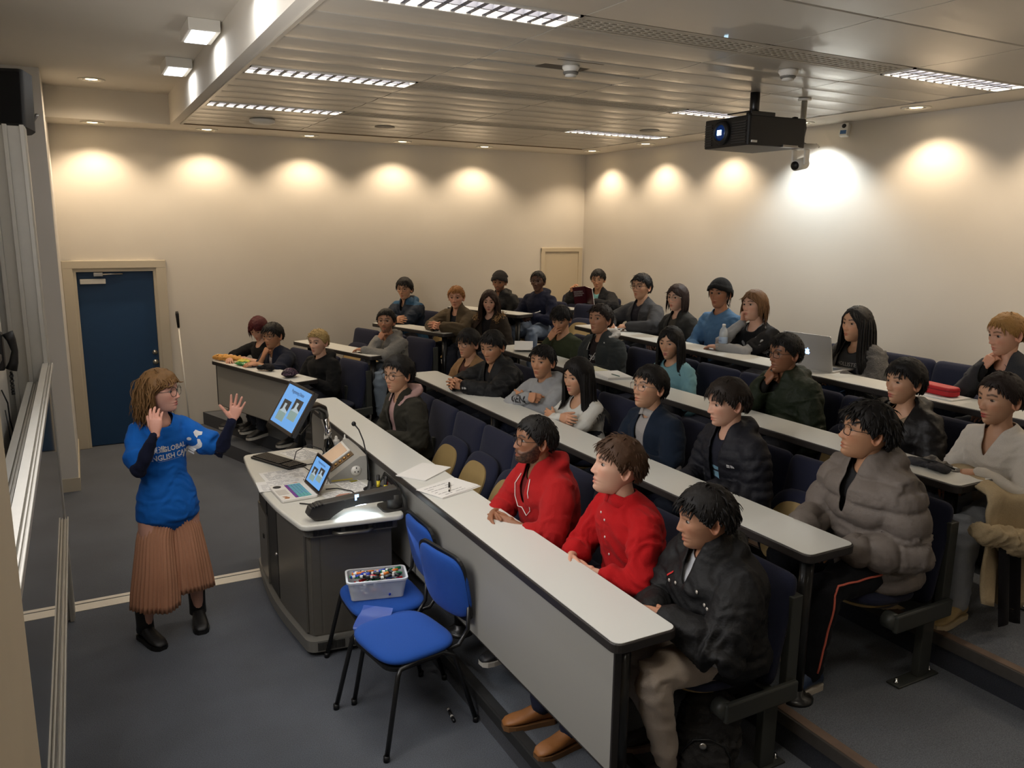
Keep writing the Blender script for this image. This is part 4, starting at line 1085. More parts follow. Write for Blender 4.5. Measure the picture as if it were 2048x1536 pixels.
def collar(col, open_=.05, h=.035):
    """shirt collar: two flat wings standing around the neck"""
    def f(c):
        m = cloth(col); NB = c['NB']
        for s in (-1, 1):
            vs = []; n = 9
            for i in range(n):
                a = R(-180+s*0)+s*R(0); an = PI*(1-i/(n-1)*.86)  # from back to front
                x = s*math.sin(an)*.080; y = -math.cos(an)*.076+.004
                z0_ = .008-.036*i/(n-1); lift = h*(1-.1*i/(n-1))
                vs.append((NB[0]+x*.93, NB[1]+y*.93, NB[2]+z0_+lift)); e = .012+.016*(i/(n-1))**2
                vs.append((NB[0]+x*(1+e*6), NB[1]+y*(1+e*6)+.004, NB[2]+z0_-.004-.024*(i/(n-1))))
            F = [(2*i, 2*i+1, 2*i+3, 2*i+2) for i in range(n-1)]
            mkmesh('collar', vs, F, [m], None, c['t'], solid=.004)
    return f
def fur(col, rad=.12):
    def f(c):
        m = hair_mat(col); NB = c['NB']; rs = np.random.RandomState(4); W = []; F = []; o = 0
        for i in range(700):
            t = rs.rand()*PI*1.25-PI*.12; p = NB+A(-math.cos(t)*.135, .05-math.sin(t)*.17, -.02+.03*math.sin(t))+rs.randn(3)*.022
            d = nrm(rs.randn(3)+A(0, 0, .3))*.04; s_ = nrm(np.cross(d, rs.randn(3)))*.004
            W += [p-s_, p+s_, p+d*.6+s_, p+d]; F.append((o, o+1, o+2, o+3)); o += 4
        mkmesh('fur_trim', W, F, [m], None, c['t'])
    return f
def logo_mark(x, dz, g_='jacket', size=.03):
    sh = [[(0, 0), (.5, 0), (.5, .12), (0, .12)], [(0, .2), (.5, .2), (.5, .32), (0, .32)], [(0, .4), (.5, .4), (.5, .52), (0, .52)]]
    q = []
    for r in (.3, .55, .8):
        q.append([(.62+math.cos(a)*r*.7, math.sin(a)*r*.7) for a in np.linspace(0, PI/2, 6)]+[(.62+math.cos(a)*(r-.17)*.7, math.sin(a)*(r-.17)*.7) for a in np.linspace(PI/2, 0, 6)])
    return lambda c: decal(c, g_, '', size, mat('print_white', (215, 215, 215), .6), x, dz, shape=sh+q, name='chest_mark')


def fur_hood(c, col):
    """soft hood of the inner garment lying over the collar"""
    m = cloth(col); NB = c['NB']
    co, F, nm = remesh([ring_loft([NB+A(-.060, .075, -.085), NB+A(-.085, .05, -.035), NB+A(-.098, -.01, .01), NB+A(-.07, -.095, .035), NB+A(0, -.125, .03), NB+A(.07, -.095, .035), NB+A(.098, -.01, .01), NB+A(.085, .05, -.035), NB+A(.060, .075, -.085)],
        [(.010, .018), (.016, .026), (.024, .032), (.036, .05), (.044, .06), (.036, .05), (.024, .032), (.016, .026), (.010, .018)], xax=A(0, 0, 1), n=14)], .009, 3)
    co = wrinkle(co, nm, .008, [(NB, .2, 1)], 2); mkmesh('hood', co, F, [m], None, c['t'])
def bun(c, col, low=False):
    mb = MB(); T = lambda p: Vector(c['H']+c['Rh'] @ (A(*p)*c['hs'])); rs = random.Random(3)
    ctr = A(0, -.125, .0 if low else -.01)
    for i in range(26):
        a = rs.random()*6.28; b = rs.random()*3.14; pts = []
        for k in range(7):
            q = a+k*.5; pts.append(T(ctr+A(math.cos(q)*.030, -abs(math.sin(b))*.012+.010*math.sin(q+b), math.sin(q)*.034)))
        mb.tube(pts, [.004, .009, .011, .011, .011, .009, .004], hair_mat(col), 6)
    if low:
        for i in range(14): a = (i-7)*.004; mb.tube([T(ctr+A(a, -.02, 0)), T(ctr+A(a*1.5, -.05, -.05)), T(ctr+A(a*2, -.045, -.13)), T(ctr+A(a, -.03, -.20))], [.008, .011, .009, .002], hair_mat(col), 6)
    mb.build('hair_bun', c['t'])
def side_stripe(c, col):
    co, F = c['trousers_co']; bvh = BVHTree.FromPolygons([Vector(q) for q in co], F); m = mat('stripe_coral', col, .6)
    for sd in (-1,):
        HJ, K, AN = c['legs'][sd]; pts = []
        for i in range(30):
            s = i/29; q = HJ+(K-HJ)*min(1, s*2) if s < .5 else K+(AN-K)*(s*2-1)
            if s < .12: continue
            h = bvh.ray_cast(Vector(q+A(sd*.4, 0, .03)), Vector((-sd, 0, 0)))[0]
            if h is not None: pts.append(h+Vector((sd*.002, 0, 0)))
        if len(pts) > 2: MB().tube(pts, .005, m, 6).build('side_stripe', c['t'])

# ---- front row ----
P('man with black beard and glasses in a red hoodie with white drawstring', 'bearded man in the red hoodie', 1, (2.05, 3.54, 1.44), 68, 4, skin=SA, beard=.95, brow=BLK, hair=short(Lf=.03, lift=.3), glasses=((14, 14, 16), 'rect', 1.05),
  armR=('clasp', 'relax', dict(w=(.06, .33, .74))), armL=('clasp', 'relax', dict(w=(-.07, .30, .74))), lean=9, build=1.06, vox=.010, top=dict(top((110, 22, 24), neckline=(.072, .03)), sleeve=.2),
  over=dict(over((160, 22, 24)), name='jacket', open=(.040, .02, .16), hood=1.0, sleeve=.74, wr=.011, loose=.008), pants=(28, 30, 40),
  extra=multi(drawstring([[(.055, -.03), (.085, -.09), (.085, -.16), (.05, -.21), (0, -.20), (-.04, -.235), (-.07, -.20), (-.07, -.10), (-.055, -.03)]]), buttons([(0, -.20)], (60, 30, 30))))
P('young man with brown side-swept hair in a plain red button-down shirt', 'man in the red button-down shirt', 1, (2.13, 2.91, 1.462), 70, 10, skin=LT, brow=DBR, hs=1.12, long_=1.05, hair=short(BRN, L=.045, Lf=.055, fringe=(.5, -.15, .35), lift=.25, vol=.016, w=.006, flow=(0, -.2, 0)), beard=0, shoe=(150, 96, 48), sole=(120, 84, 50), feety=.42, feetdz=-.15,
  armR=('clasp', 'relax', dict(w=(.05, .34, .72))), armL=('clasp', 'relax', dict(w=(-.09, .32, .71))), lean=10, vox=.0095, top=dict(top((168, 14, 19)), neckline=(.066, .055), sleeve=.80, cuff=.01, wr=.014, loose=.014, hem=-.1), pants=(30, 34, 52),
  extra=multi(collar((168, 14, 19), h=.045), buttons([(0, -.085), (0, -.17), (0, -.26), (0, -.35), (.05, -.065)], (225, 205, 200), .0065)))
P('young man with short black hair in a black winter coat and beige jeans', 'man in the black coat', 1, (2.18, 2.36, 1.385), 72, -6, skin=TAN, brow=BLK, hs=1.10, hair=short(L=.05, Lf=.055, mess=.35, lift=.35, vol=.016, w=.006), lean=8, build=1.15, vox=.0095,
  armR=('clasp', 'relax', dict(w=(.03, .31, .70))), armL=('clasp', 'relax', dict(w=(-.07, .30, .71))), top=top((170, 172, 176), neckline=(.068, .04)),
  over=dict(mat=shiny((22, 22, 23)), open=(.035, .02, .09), collar=.055, hood=1.15, loose=.018, wr=.020, hem=-.16, cuffo=-.004), pants=(166, 154, 142), shoe=(30, 22, 24), sole=(150, 130, 120),
  extra=multi(buttons([(.09, -.13), (.04, -.12), (-.10, -.10), (-.13, -.145), (-.155, -.15), (.03, -.30)], (190, 184, 174), .008, 'jacket'),
              lambda c: decal(c, 'jacket', '', .05, mat('zip_red', (190, 40, 40), .5), .115, -.115, shape=[[(0, 0), (.7, .62), (.78, .5), (.1, -.1)]], name='zip_pull')))
P('young man with round glasses, pink hoodie and dark olive jacket', 'man in the pink hood', 1, (2.08, 5.69, 1.425), 42, 0, skin=EA, asian=1, brow=BLK, hair=fringe(mess=.4, lift=.5, vol=.028, Lf=.042, w=.006, hl=.008), hs=1.12, glasses=((24, 18, 18), 'round', 1.1), lean=8,
  top=dict(top((178, 142, 138)), neckline=(.066, .05)), over=dict(over((44, 42, 34)), hood=.0, open=(.05, .04, .34), wr=.012, hem=-.12), pants=(34, 34, 40),
  extra=lambda c: fur_hood(c, (180, 146, 140)))
# ---- second row ----
P('man in tan coat over plaid shirt with round glasses', 'man in the tan coat', 2, (3.11, 6.62, 1.475), 38, 2, skin=EA, asian=1, brow=BLK, hair=fringe(L=.07, Lf=.075, vol=.02), hs=1.10, glasses=((20, 18, 18), 'round', 1.1), top=top((78, 48, 40)), over=over((140, 108, 74), open=(.07, .08, .4)), armR=('lap', 'relax'), lean=6)
P('man in black puffer jacket leaning on the desk with clasped hands', 'man in the black puffer with clasped hands', 2, (3.01, 5.93, 1.55), 32, -12, skin=EA2, asian=1, brow=BLK, hair=short(L=.04, Lf=.05, fringe=(.5, .1, .3), hl=.006), hs=1.14, lean=14, build=1.08,
  armR=('tclasp', 'relax', dict(w=(.03, .50, .80))), armL=('tclasp', 'relax', dict(w=(-.07, .48, .80))), top=top((30, 30, 32)), over=dict(mat=shiny((22, 23, 25)), open=(.05, .02, .1), collar=.05, hood=.9, loose=.016, puff=(.013, .085), wr=.010), extra=logo_mark(-.10, -.13))
P('man in light grey hooded sweatshirt with dark letters and folded arms', 'man in the grey lettered sweatshirt', 2, (3.11, 5.27, 1.515), 28, 4, skin=EA2, asian=1, brow=BLK, hair=short(L=.045, Lf=.05, fringe=(.5, .2, .4), lift=.4), hs=1.08, lean=4, armR=('cross', 'fist'), armL=('cross', 'relax'),
  top=dict(top((150, 152, 154)), hood=.95, neckline=(.062, .03), loose=.012, wr=.012), pants=(40, 44, 60), extra=lambda c: (decal(c, 'shirt', 'GEN', .085, mat('print_dark', (34, 34, 38), .7), 0, -.125, bold=.02), decal(c, 'shirt', 'L N', .05, mat('print_dark', (34, 34, 38), .7), 0, -.185)))
P('woman with long black hair in a white long-sleeved top with folded arms', 'woman in the white top', 2, (3.11, 4.77, 1.485), 42, -4, skin=EA, asian=1, fem=1, brow=BLK, lips=(170, 80, 80), hair=longh(L=.34, part=.02, fringe=(.3, .3, 0), fw=.060, vol=.018), hs=1.10, lean=8, armR=('cross', 'relax', dict(w=(-.05, .27, .76))), armL=('cross', 'relax', dict(w=(.06, .25, .74))),
  top=top((206, 206, 200), neckline=(.078, .035), loose=.0, wr=.007))
P('man with wire glasses in a navy blazer over an open grey shirt', 'man in the navy blazer', 2, (3.11, 3.94, 1.56), 46, 8, skin=EA, asian=1, brow=BLK, hair=fringe(L=.05, Lf=.045, vol=.016), hs=1.12, glasses=((150, 150, 150), 'rect', 1.05), lean=5, top=dict(top((150, 146, 144)), neckline=(.064, .06)),
  over=dict(over((18, 30, 46)), open=(.055, .035, .30), wr=.010, hem=-.14), pants=(30, 32, 42), extra=collar((158, 154, 150)))
P('man with dark swept fringe in shiny black puffer over blue striped jumper', 'man in the shiny black puffer and striped jumper', 2, (3.11, 3.25, 1.60), 60, -6, skin=LT, brow=DBR, hair=fringe((30, 22, 17), L=.06, Lf=.07, mess=.4, lift=.3, vol=.018), hs=1.10, lean=8,
  top=dict(top((26, 28, 40), neckline=(.068, .025)), stripe=(cloth((118, 158, 178)), lambda r, q: r[1] > 0 and ((-.27 < r[2] < -.235) or (-.225 < r[2] < -.20) or (-.34 < r[2] < -.30)) and abs(r[0]) < .09)),
  over=dict(mat=shiny((26, 27, 34)), open=(.05, .035, .30), hood=.9, loose=.014, puff=(.012, .055), wr=.007), pants=(44, 50, 62), extra=logo_mark(-.105, -.17))
P('man with glasses in a bulky grey-brown quilted puffer jacket', 'man in the grey quilted puffer', 2, (3.16, 2.39, 1.63), 66, 8, skin=EA2, asian=1, brow=BLK, hair=short(L=.06, Lf=.06, mess=.45, lift=.45, vol=.020, w=.0065), hs=1.12, glasses=((26, 26, 30), 'rect', 1.1), lean=7, build=1.12, vox=.0095,
  armR=('lap', 'relax', dict(w=(.10, .33, .70))), armL=('lap', 'relax', dict(w=(-.13, .24, .66))), top=top((40, 40, 42)), over=dict(mat=shiny((112, 104, 98)), open=(.035, .012, .20), hood=1.3, collar=.03, loose=.024, puff=(.026, .115), wr=.009, hem=-.14), pants=(20, 21, 26), shoe=(36, 54, 84), sole=(196, 186, 172), legspread=.14,
  extra=lambda c: side_stripe(c, (222, 110, 90)))
# ---- third row ----
P('man in dark olive jumper looking down with a hand at his collar', 'man in the olive jumper', 3, (3.99, 6.43, 1.685), 22, -22, skin=EA2, asian=1, brow=BLK, hair=short(L=.07, Lf=.06, fringe=(.5, -.3, .2), lift=.2), hs=1.06, armR=('chin', 'relax', dict(w=(.03, .20, .88), h=(-.5, -.2, .8), n=(0, -1, -.2))), top=top((50, 56, 36)), pants=(40, 40, 46))
P('man with white-lined dark zip hoodie over lettered tee', 'man in the white-lined hoodie', 3, (4.09, 5.93, 1.73), 36, 8, skin=TAN, brow=DBR, hair=short((34, 24, 18), L=.04, curl=.004, mess=.4, lift=.4, vol=.016), hs=1.12, lean=5, build=1.05, top=top((34, 26, 26)),
  over=dict(over((46, 50, 50)), open=(.05, .05, .34), hood=0, loose=.014, wr=.012), extra=multi(lambda c: fur_hood(c, (200, 196, 190)), lambda c: decal(c, 'shirt', 'LOUISA', .062, mat('print_white', (215, 215, 215), .6), 0, -.19), drawstring([[(.05, -.03), (.06, -.10), (.05, -.20)], [(-.05, -.03), (-.055, -.12), (-.07, -.24)]])))
P('woman with black hair tucked behind in a pale teal jumper', 'woman in the teal jumper', 3, (4.09, 4.94, 1.65), 26, -3, skin=EA, asian=1, fem=1, brow=BLK, lips=(160, 80, 80), hair=longh(L=.30, Lb=.32, part=-.012, hl=.012, fw=.072, Lf=.26), hs=1.08, top=top((112, 154, 162), neckline=(.070, .015), loose=.006))
P('man in dark green parka and glasses with hand covering his mouth', 'man in the dark green parka', 3, (4.09, 3.77, 1.735), 48, 0, skin=SA, brow=BLK, hair=short(L=.035, curl=.003, lift=.4, vol=.016), hs=1.08, glasses=((16, 16, 18), 'rect', 1.05), armR=('chin', 'point'), lean=8, build=1.08, top=top((30, 30, 28)), over=dict(mat=shiny((30, 38, 24)), open=(.03, .02, .07), hood=1.0, loose=.016, wr=.014))
P('woman with dark fringe and updo in a black leather jacket', 'woman in the black leather jacket', 3, (4.09, 2.88, 1.70), 44, 2, skin=EA, asian=1, fem=1, brow=BLK, lips=(160, 60, 60), hair=fringe(L=.07, Lf=.055, Lb=.07, mess=.2, fringe=(.5, .1, .0), vol=.020, grav=.3, part=.02, w=.005), hs=1.06, top=dict(top((150, 136, 110), neckline=(.075, .07)), mat=fabric('patterned_blouse', (132, 116, 96), .8, noise=.8, nscale=40)),
  over=dict(mat=fabric('leather', (20, 18, 18), .48, noise=.1, bump=.25, bscale=40, sheen=0), open=(.07, .05, .36), collar=0, hood=.7, loose=.010, wr=.012), lean=3)
P('woman in off-white v-neck jumper and pale jeans at the right edge', 'woman in the white v-neck', 3, (4.06, 2.32, 1.715), 42, -2, skin=EA, asian=1, fem=1, brow=DBR, lips=(165, 50, 50), hair=short((34, 24, 20), L=.06, Lf=.075, Lb=.05, fringe=(.9, -1.1, .1), flow=(0, -.9, 0), lift=.0, vol=.012, mess=.05, hl=.004), hs=1.10, lean=4, vox=.0095,
  armR=('lap', 'relax', dict(w=(.06, .30, .68))), armL=('lap', 'relax', dict(w=(-.08, .26, .75), h=(.8, .5, -.1))), top=dict(top((204, 198, 188)), neckline=(.070, .02), open=(.052, .0, .135), loose=.012, wr=.010, hem=-.1), pants=(176, 182, 192), shoe=(196, 170, 120), sole=(214, 196, 160), socks='bare', extra=lambda c: bun(c, (34, 24, 20)))
# ---- back row ----
P('man in grey blazer and glasses holding an open notebook', 'man in the grey blazer', 4, (5.07, 6.63, 1.945), 32, 4, skin=EA, asian=1, brow=BLK, hair=short(fringe=(.5, .2, .4), lift=.4, vol=.016), hs=1.10, build=1.1, glasses=((24, 24, 26), 'rect', 1.05), armR=('table', 'hold', dict(w=(.10, .40, .80))), armL=('table', 'hold', dict(w=(-.12, .36, .79))), top=top((44, 42, 48)), over=over((66, 66, 68), open=(.06, .04, .3), wr=.009))
P('woman with a dark bob and round wire glasses in a charcoal jacket', 'woman with the bob', 4, (5.07, 6.06, 1.88), 34, 3, skin=LT, fem=1, brow=DBR, hair=dict(col=(38, 22, 18), L=.16, Lb=.15, Lf=.15, n=400, grav=.5, k=8, w=.008, vol=.016, mess=.06, part=.015, lift=.05, fw=.070), hs=1.06, glasses=((170, 160, 140), 'round', 1.15), top=top((70, 66, 58)), over=over((42, 42, 40)))
P('young man in a black knit beanie and blue jumper', 'man in the beanie and blue jumper', 4, (5.07, 5.48, 1.965), 26, 4, skin=(160, 112, 84), brow=BLK, hair=dict(short(L=.08, Lb=.09, vol=.004, lift=-.1, grav=.5), n=120), hs=1.10, build=1.05, armR=('clasp', 'relax'), armL=('clasp', 'relax'), top=dict(top((74, 108, 142)), neckline=(.070, .05), loose=.006, wr=.012), extra=lambda c: beanie(c, (16, 16, 17)))
P('long-haired blond man in black tee over grey sleeves resting cheek on hand', 'long-haired man with hand on cheek', 4, (5.02, 5.00, 1.905), 42, 6, roll=4, skin=LT, brow=BRN, hair=dict(col=(104, 74, 46), L=.13, Lb=.12, Lf=.13, n=400, grav=.4, k=8, w=.007, vol=.014, mess=.15, part=0, wave=.25, hl=.014, fw=.072), hs=1.08, lean=12,
  armR=('cheek', 'curl'), armL=('table', 'relax', dict(w=(.12, .42, .775), h=(1, .1, 0))), top=dict(top((150, 150, 150)), name='shirt', loose=.0), over=dict(mat=cloth((20, 20, 22)), name='jacket', neckline=(.080, .02), sleeve=.42, loose=-.006))
P('woman with long straight black hair, grey fleece coat and lettered sweatshirt', 'woman behind the silver laptop', 4, (5.07, 4.01, 1.855), 42, 4, skin=EA, asian=1, fem=1, brow=BLK, hair=longh(L=.42, Lb=.42, Lf=.40, hl=.014, fw=.074), hs=1.10, armR=('clasp', 'relax'), armL=('clasp', 'relax'), top=dict(top((60, 62, 66), neckline=(.074, .02))),
  over=dict(mat=fabric('grey_fleece', (84, 82, 80), .95, noise=.4, nscale=90, bump=.8, bscale=120), open=(.085, .11, .4), loose=.022, wr=.014), pants=(60, 84, 120), extra=lambda c: decal(c, 'shirt', 'HOLLISTER', .040, mat('print_grey', (170, 170, 170), .7), 0, -.14))
P('fair woman with hair tied back in a charcoal cardigan, hand at her mouth', 'woman with tied-back fair hair', 4, (5.02, 2.88, 1.925), 50, -10, skin=(204, 156, 130), fem=1, brow=(96, 70, 44), hair=short(BLD, L=.06, Lf=.07, Lb=.05, fringe=(.4, -1.1, .0), flow=(0, -.9, 0), lift=.02, vol=.010, mess=.04), hs=1.08, lean=10, armR=('chin', 'hold', dict(p=(.5, .3, -1))), top=top((24, 24, 26), neckline=(.072, .03)), over=over((52, 54, 58)), extra=lambda c: bun(c, BLD, low=True))
# ---- wings by the far wall ----
P('person with dark red chin-length hair in black looking down at the desk', 'red-haired person', -1, (1.73, 9.20, 1.385), 28, -28, skin=LT, brow=DBR, hair=dict(col=RED, L=.15, Lb=.13, Lf=.13, n=380, grav=.4, k=7, w=.008, vol=.014, mess=.15, part=-.03, fw=.058), hs=1.1, armR=('table', 'relax', dict(w=(.10, .44, .78))), armL=('table', 'relax', dict(w=(-.02, .36, .78))), top=dict(top((16, 16, 18)), sleeve=.5), lean=10)
P('young man with glasses in a navy jumper with fist on his mouth', 'man in the navy jumper', -1, (1.80, 8.80, 1.35), 40, -4, skin=EA2, asian=1, brow=BLK, hair=short(L=.05, Lf=.06, vol=.016), hs=1.14, glasses=((60, 50, 44), 'rect', 1.0), armR=('chin', 'fist', dict(p=(.3, .5, -1))), armL=('table', 'relax', dict(w=(-.05, .40, .78))), top=dict(top((170, 160, 156), neckline=(.066, .05)), sleeve=.3), over=over((22, 28, 44), open=(.035, .02, .26), sleeve=.62), lean=14)
P('young man with short curly bleached hair in a black hoodie', 'curly bleached-haired man', -1, (2.12, 8.14, 1.345), 34, 0, skin=(206, 164, 140), brow=(60, 46, 36), hair=short((160, 136, 88), L=.03, Lf=.035, curl=.012, mess=.6, lift=.6, vol=.016), hs=1.08, top=dict(top((14, 14, 15)), hood=.9, loose=.012), lean=4)
P('man with dark hair and goatee in a speckled grey hoodie, chin on hand', 'man in the speckled grey hoodie', -2, (2.87, 8.18, 1.52), 14, 8, skin=TAN, beard=.55, brow=BLK, hair=short(L=.045, Lf=.045, lift=.4, vol=.016), hs=1.10, glasses=((150, 140, 130), 'rect', 1.0), armR=('chin', 'curl', dict(p=(.4, .5, -1))), armL=('table', 'relax', dict(w=(.10, .38, .78), h=(1, .1, 0))), lean=12, top=dict(mat=fabric('speckled_knit', (128, 126, 122), .95, noise=.45, nscale=160, bump=.6), hood=.95, neckline=(.066, .04), loose=.012), pants=(126, 138, 150))
P('young man with bowl-cut hair and glasses in a blue and black ski jacket', 'man in the blue ski jacket', -3, (3.53, 9.36, 1.765), 20, -2, skin=EA, asian=1, brow=BLK, hair=fringe(L=.065, Lf=.055, vol=.02), hs=1.10, glasses=((60, 46, 40), 'rect', 1.05), armR=('cross', 'relax', dict(w=(-.08, .40, .80))), armL=('cross', 'relax', dict(w=(.08, .38, .80))), lean=10,
  top=top((24, 26, 30)), over=dict(mat=shiny((22, 34, 50)), open=(.03, .015, .09), hood=1.05, loose=.018, puff=(.005, .12), stripe=(shiny((44, 84, 116)), lambda r, q: r[2] < -.30 or (abs(r[0]) > .05 and -.02 < r[2]))))
P('blond man in a khaki waxed jacket with clasped hands on the desk', 'blond man in khaki', -3, (3.83, 8.48, 1.725), 12, -2, skin=(206, 154, 126), brow=(120, 84, 50), hair=short((156, 106, 56), L=.035, curl=.003, Lf=.04, lift=.45), hs=1.08, armR=('tclasp', 'relax', dict(w=(.03, .50, .80))), armL=('tclasp', 'relax', dict(w=(-.06, .48, .80))), lean=12, build=1.05, top=top((28, 32, 38)), over=dict(over((84, 72, 54)), open=(.045, .03, .2), collar=.04, loose=.016, wr=.013))
P('woman with very long wavy brown hair and a fur-trimmed parka', 'woman with the fur-trimmed parka', -3, (4.04, 8.04, 1.705), 6, -3, skin=LT, fem=1, brow=DBR, lips=(150, 70, 66), hair=longh((48, 30, 20), L=.40, Lb=.40, Lf=.38, wave=.35, vol=.018, hl=.010, fw=.070), hs=1.04, top=top((24, 22, 24)), over=over((46, 38, 30), open=(.06, .05, .3)), extra=fur((146, 116, 78)))
P('bearded man in a dark slouchy beanie and black padded coat', 'man in the slouchy beanie', -4, (4.69, 9.06, 1.84), 14, -2, skin=SA, beard=.7, brow=BLK, hair=dict(fringe(L=.05, Lf=.05, vol=.004), n=120), hs=1.04, top=top((30, 28, 28)), over=dict(mat=shiny((24, 24, 26)), open=(.03, .02, .1), hood=.9, loose=.016), extra=lambda c: beanie(c, (38, 36, 36), slouch=.028))
P('tall dark-skinned man with glasses in a navy hoodie', 'man in the navy hoodie', -4, (4.93, 8.50, 1.88), 16, 2, skin=DK, brow=BLK, hair=short(L=.022, curl=.004, n=300, lift=.5, hl=.012), hs=1.04, glasses=((120, 110, 100), 'rect', 1.0), armR=('clasp', 'hold'), armL=('clasp', 'hold'), top=dict(top((20, 24, 44)), hood=.95, loose=.012, neckline=(.062, .03)), pants=(104, 116, 134),
  extra=lambda c: decal(c, 'shirt', '', .07, mat('print_white', (215, 215, 215), .6), -.06, -.23, shape=[[(0, 0), (.5, 0), (.5, .15), (.4, .2), (.4, .5), (.25, .7), (.1, .5), (.1, .2), (0, .15)]], name='chest_mark'))
P('man with glasses reading a dark red book by the corner hatch', 'man reading the book', -5, (5.84, 8.54, 1.885), 10, -6, skin=EA2, asian=1, brow=BLK, hair=short(L=.05, Lf=.05, fringe=(.4, .3, .2), vol=.016), hs=1.04, glasses=((150, 140, 120), 'rect', 1.05), armR=('table', 'hold', dict(w=(.26, .26, .93), h=(0, .3, 1), n=(-1, .2, 0))), armL=('table', 'hold', dict(w=(-.10, .34, .84), h=(.2, .5, .8), n=(1, .4, 0))), top=top((120, 176, 176), neckline=(.066, .05)), over=over((24, 24, 26), open=(.05, .03, .22)))

# ---- the lecturer ----
CULM = fabric('pleated_rust', (190, 138, 108), .8, noise=.12, nscale=200)
def lecturer_extra(c):
    t = c['t']; hip = c['hip']; L = c['legs']
    for sd in (1, -1):
        vs = []; n = 132; K = 16; HJ, KN, AN = L[sd]
        for i in range(K+1):
            s = i/K; z = (hip[2]+.0)*(1-s)+(.225 if sd > 0 else .275)*s
            cx = hip[0]*(1-s)+(AN[0]*.66)*s+sd*.065*(1-s)*min(1, s*3); cy = hip[1]*(1-s)+(AN[1]*.7+.02)*s
            rx = .086+.036*min(1, s*1.15)+.008*s; ry = .095+.047*min(1, s*1.5)
            for j in range(n):
                a = 2*PI*j/n; pl = .0055*(.25+s)*(1 if j % 4 < 2 else -1)+.012*s*math.sin(3*a+sd)+.006*s*math.sin(7*a+2)
                x = cx+(rx+pl)*math.cos(a); x = max(x, .002) if (sd > 0 and s < .25) else min(x, -.002) if (sd < 0 and s < .25) else x
                vs.append((x, cy+(ry+pl)*math.sin(a), z+.012*s*math.sin(2*a+sd)))
        F = [(i*n+j, i*n+(j+1) % n, (i+1)*n+(j+1) % n, (i+1)*n+j) for i in range(K) for j in range(n)]
        mkmesh('culotte_leg', vs, [q[::-1] for q in F], [CULM], None, t, solid=.003)
    wh = mat('print_white', (215, 215, 215), .6)
    for a_ in ((.082, -.135), ):
        pass
    for sd in (1, -1):
        AN = L[sd][2]; B = MB(); B.lathe([(.052, .06), (.050, .12), (.052, .20), (.055, .30)], mat('shoe_18_17_18', (18, 17, 18), .4), 20, T=Matrix.Translation((AN[0], AN[1]-.012, 0))); B.build('boot_shaft', t)
    decal(c, 'tee', 'ENGLISH CAMP', .047, wh, -.030, -.243, rot=5, name='print_lettering', scalex=.80, bold=.022)
    decal(c, 'tee', 'GLOBAL', .045, wh, -.048, -.193, rot=5, name='print_lettering', scalex=.84, bold=.022)
    decal(c, 'tee', '\u6771\u9032', .045, wh, .046, -.198, rot=5, name='print_lettering', bold=.02)
    decal(c, 'tee', '', .14, wh, .050, -.259, rot=5, shape=[[(0, 0), (1, 0), (1, .008), (0, .008)]], name='print_line')
    # islands emblem
    isl = [[(.52, .92), (.62, 1.0), (.74, .93), (.86, .90), (.78, .80), (.66, .78), (.60, .70), (.54, .80)],
           [(.60, .66), (.68, .66), (.72, .50), (.70, .38), (.62, .26), (.50, .20), (.38, .16), (.26, .10), (.22, .16), (.34, .24), (.46, .30), (.54, .38), (.60, .50)],
           [(.36, .10), (.46, .12), (.44, .06), (.36, .05)], [(.16, .10), (.24, .06), (.22, -.06), (.15, -.08), (.12, .02)], [(.36+.07*math.cos(a), .66+.07*math.sin(a)) for a in np.linspace(0, 6.28, 14)[:-1]]]
    decal(c, 'tee', '', .155, wh, -.080, -.245, shape=isl, name='islands_emblem')
lect = person('woman lecturer with curly blond hair, blue printed tee and rust culottes', (.375, 5.10, 1.555), 0.0, body=-168, gaze=-122, pitch=3, lean=1, build=.80, skin=(208, 158, 138), fem=1, brow=(110, 66, 40), lips=(160, 70, 70), hs=1.04,
    hair=dict(col=(116, 84, 48), L=.22, Lb=.25, Lf=.06, n=760, grav=.30, k=11, w=.0065, vol=.022, mess=.3, lift=.05, curl=.006, wave=.8, fw=.070, fy=.012, part=.0, hl=-.004, fringe=(.3, .3, 0)),
    glasses=((18, 18, 20), 'round', 1.25), sitz=.90,
    armR=('world', 'relax', (.315, 4.86, 1.365), (-.4, .1, -1), (.3, .9, .1), (.05, .1, 1)), armL=('world', 'open', (.755, 4.97, 1.375), (.35, .0, -1), (-.35, -.9, -.2), (.30, -.1, .95)),
    top=dict(mat=cloth((18, 22, 44)), neckline=(.062, .012), loose=-.004, hem=-.05), over=dict(name='tee', mat=fabric('tee_blue', (14, 94, 180), .85, noise=.05, bump=.15), neckline=(.074, .02), sleeve=.36, loose=.002, cuffo=.02, wr=.010, hem=-.30, flare=.03),
    pants=None, shoe=(18, 17, 18), sole=(12, 12, 12), vox=.0095,
    standing=dict(legs={1: ((.085, 0, .88), (.13, .05, .48), (.185, .01, .085)), -1: ((-.085, 0, .88), (-.12, .03, .48), (-.15, -.03, .085))}, feet={1: 12, -1: -14}), extra=lecturer_extra)

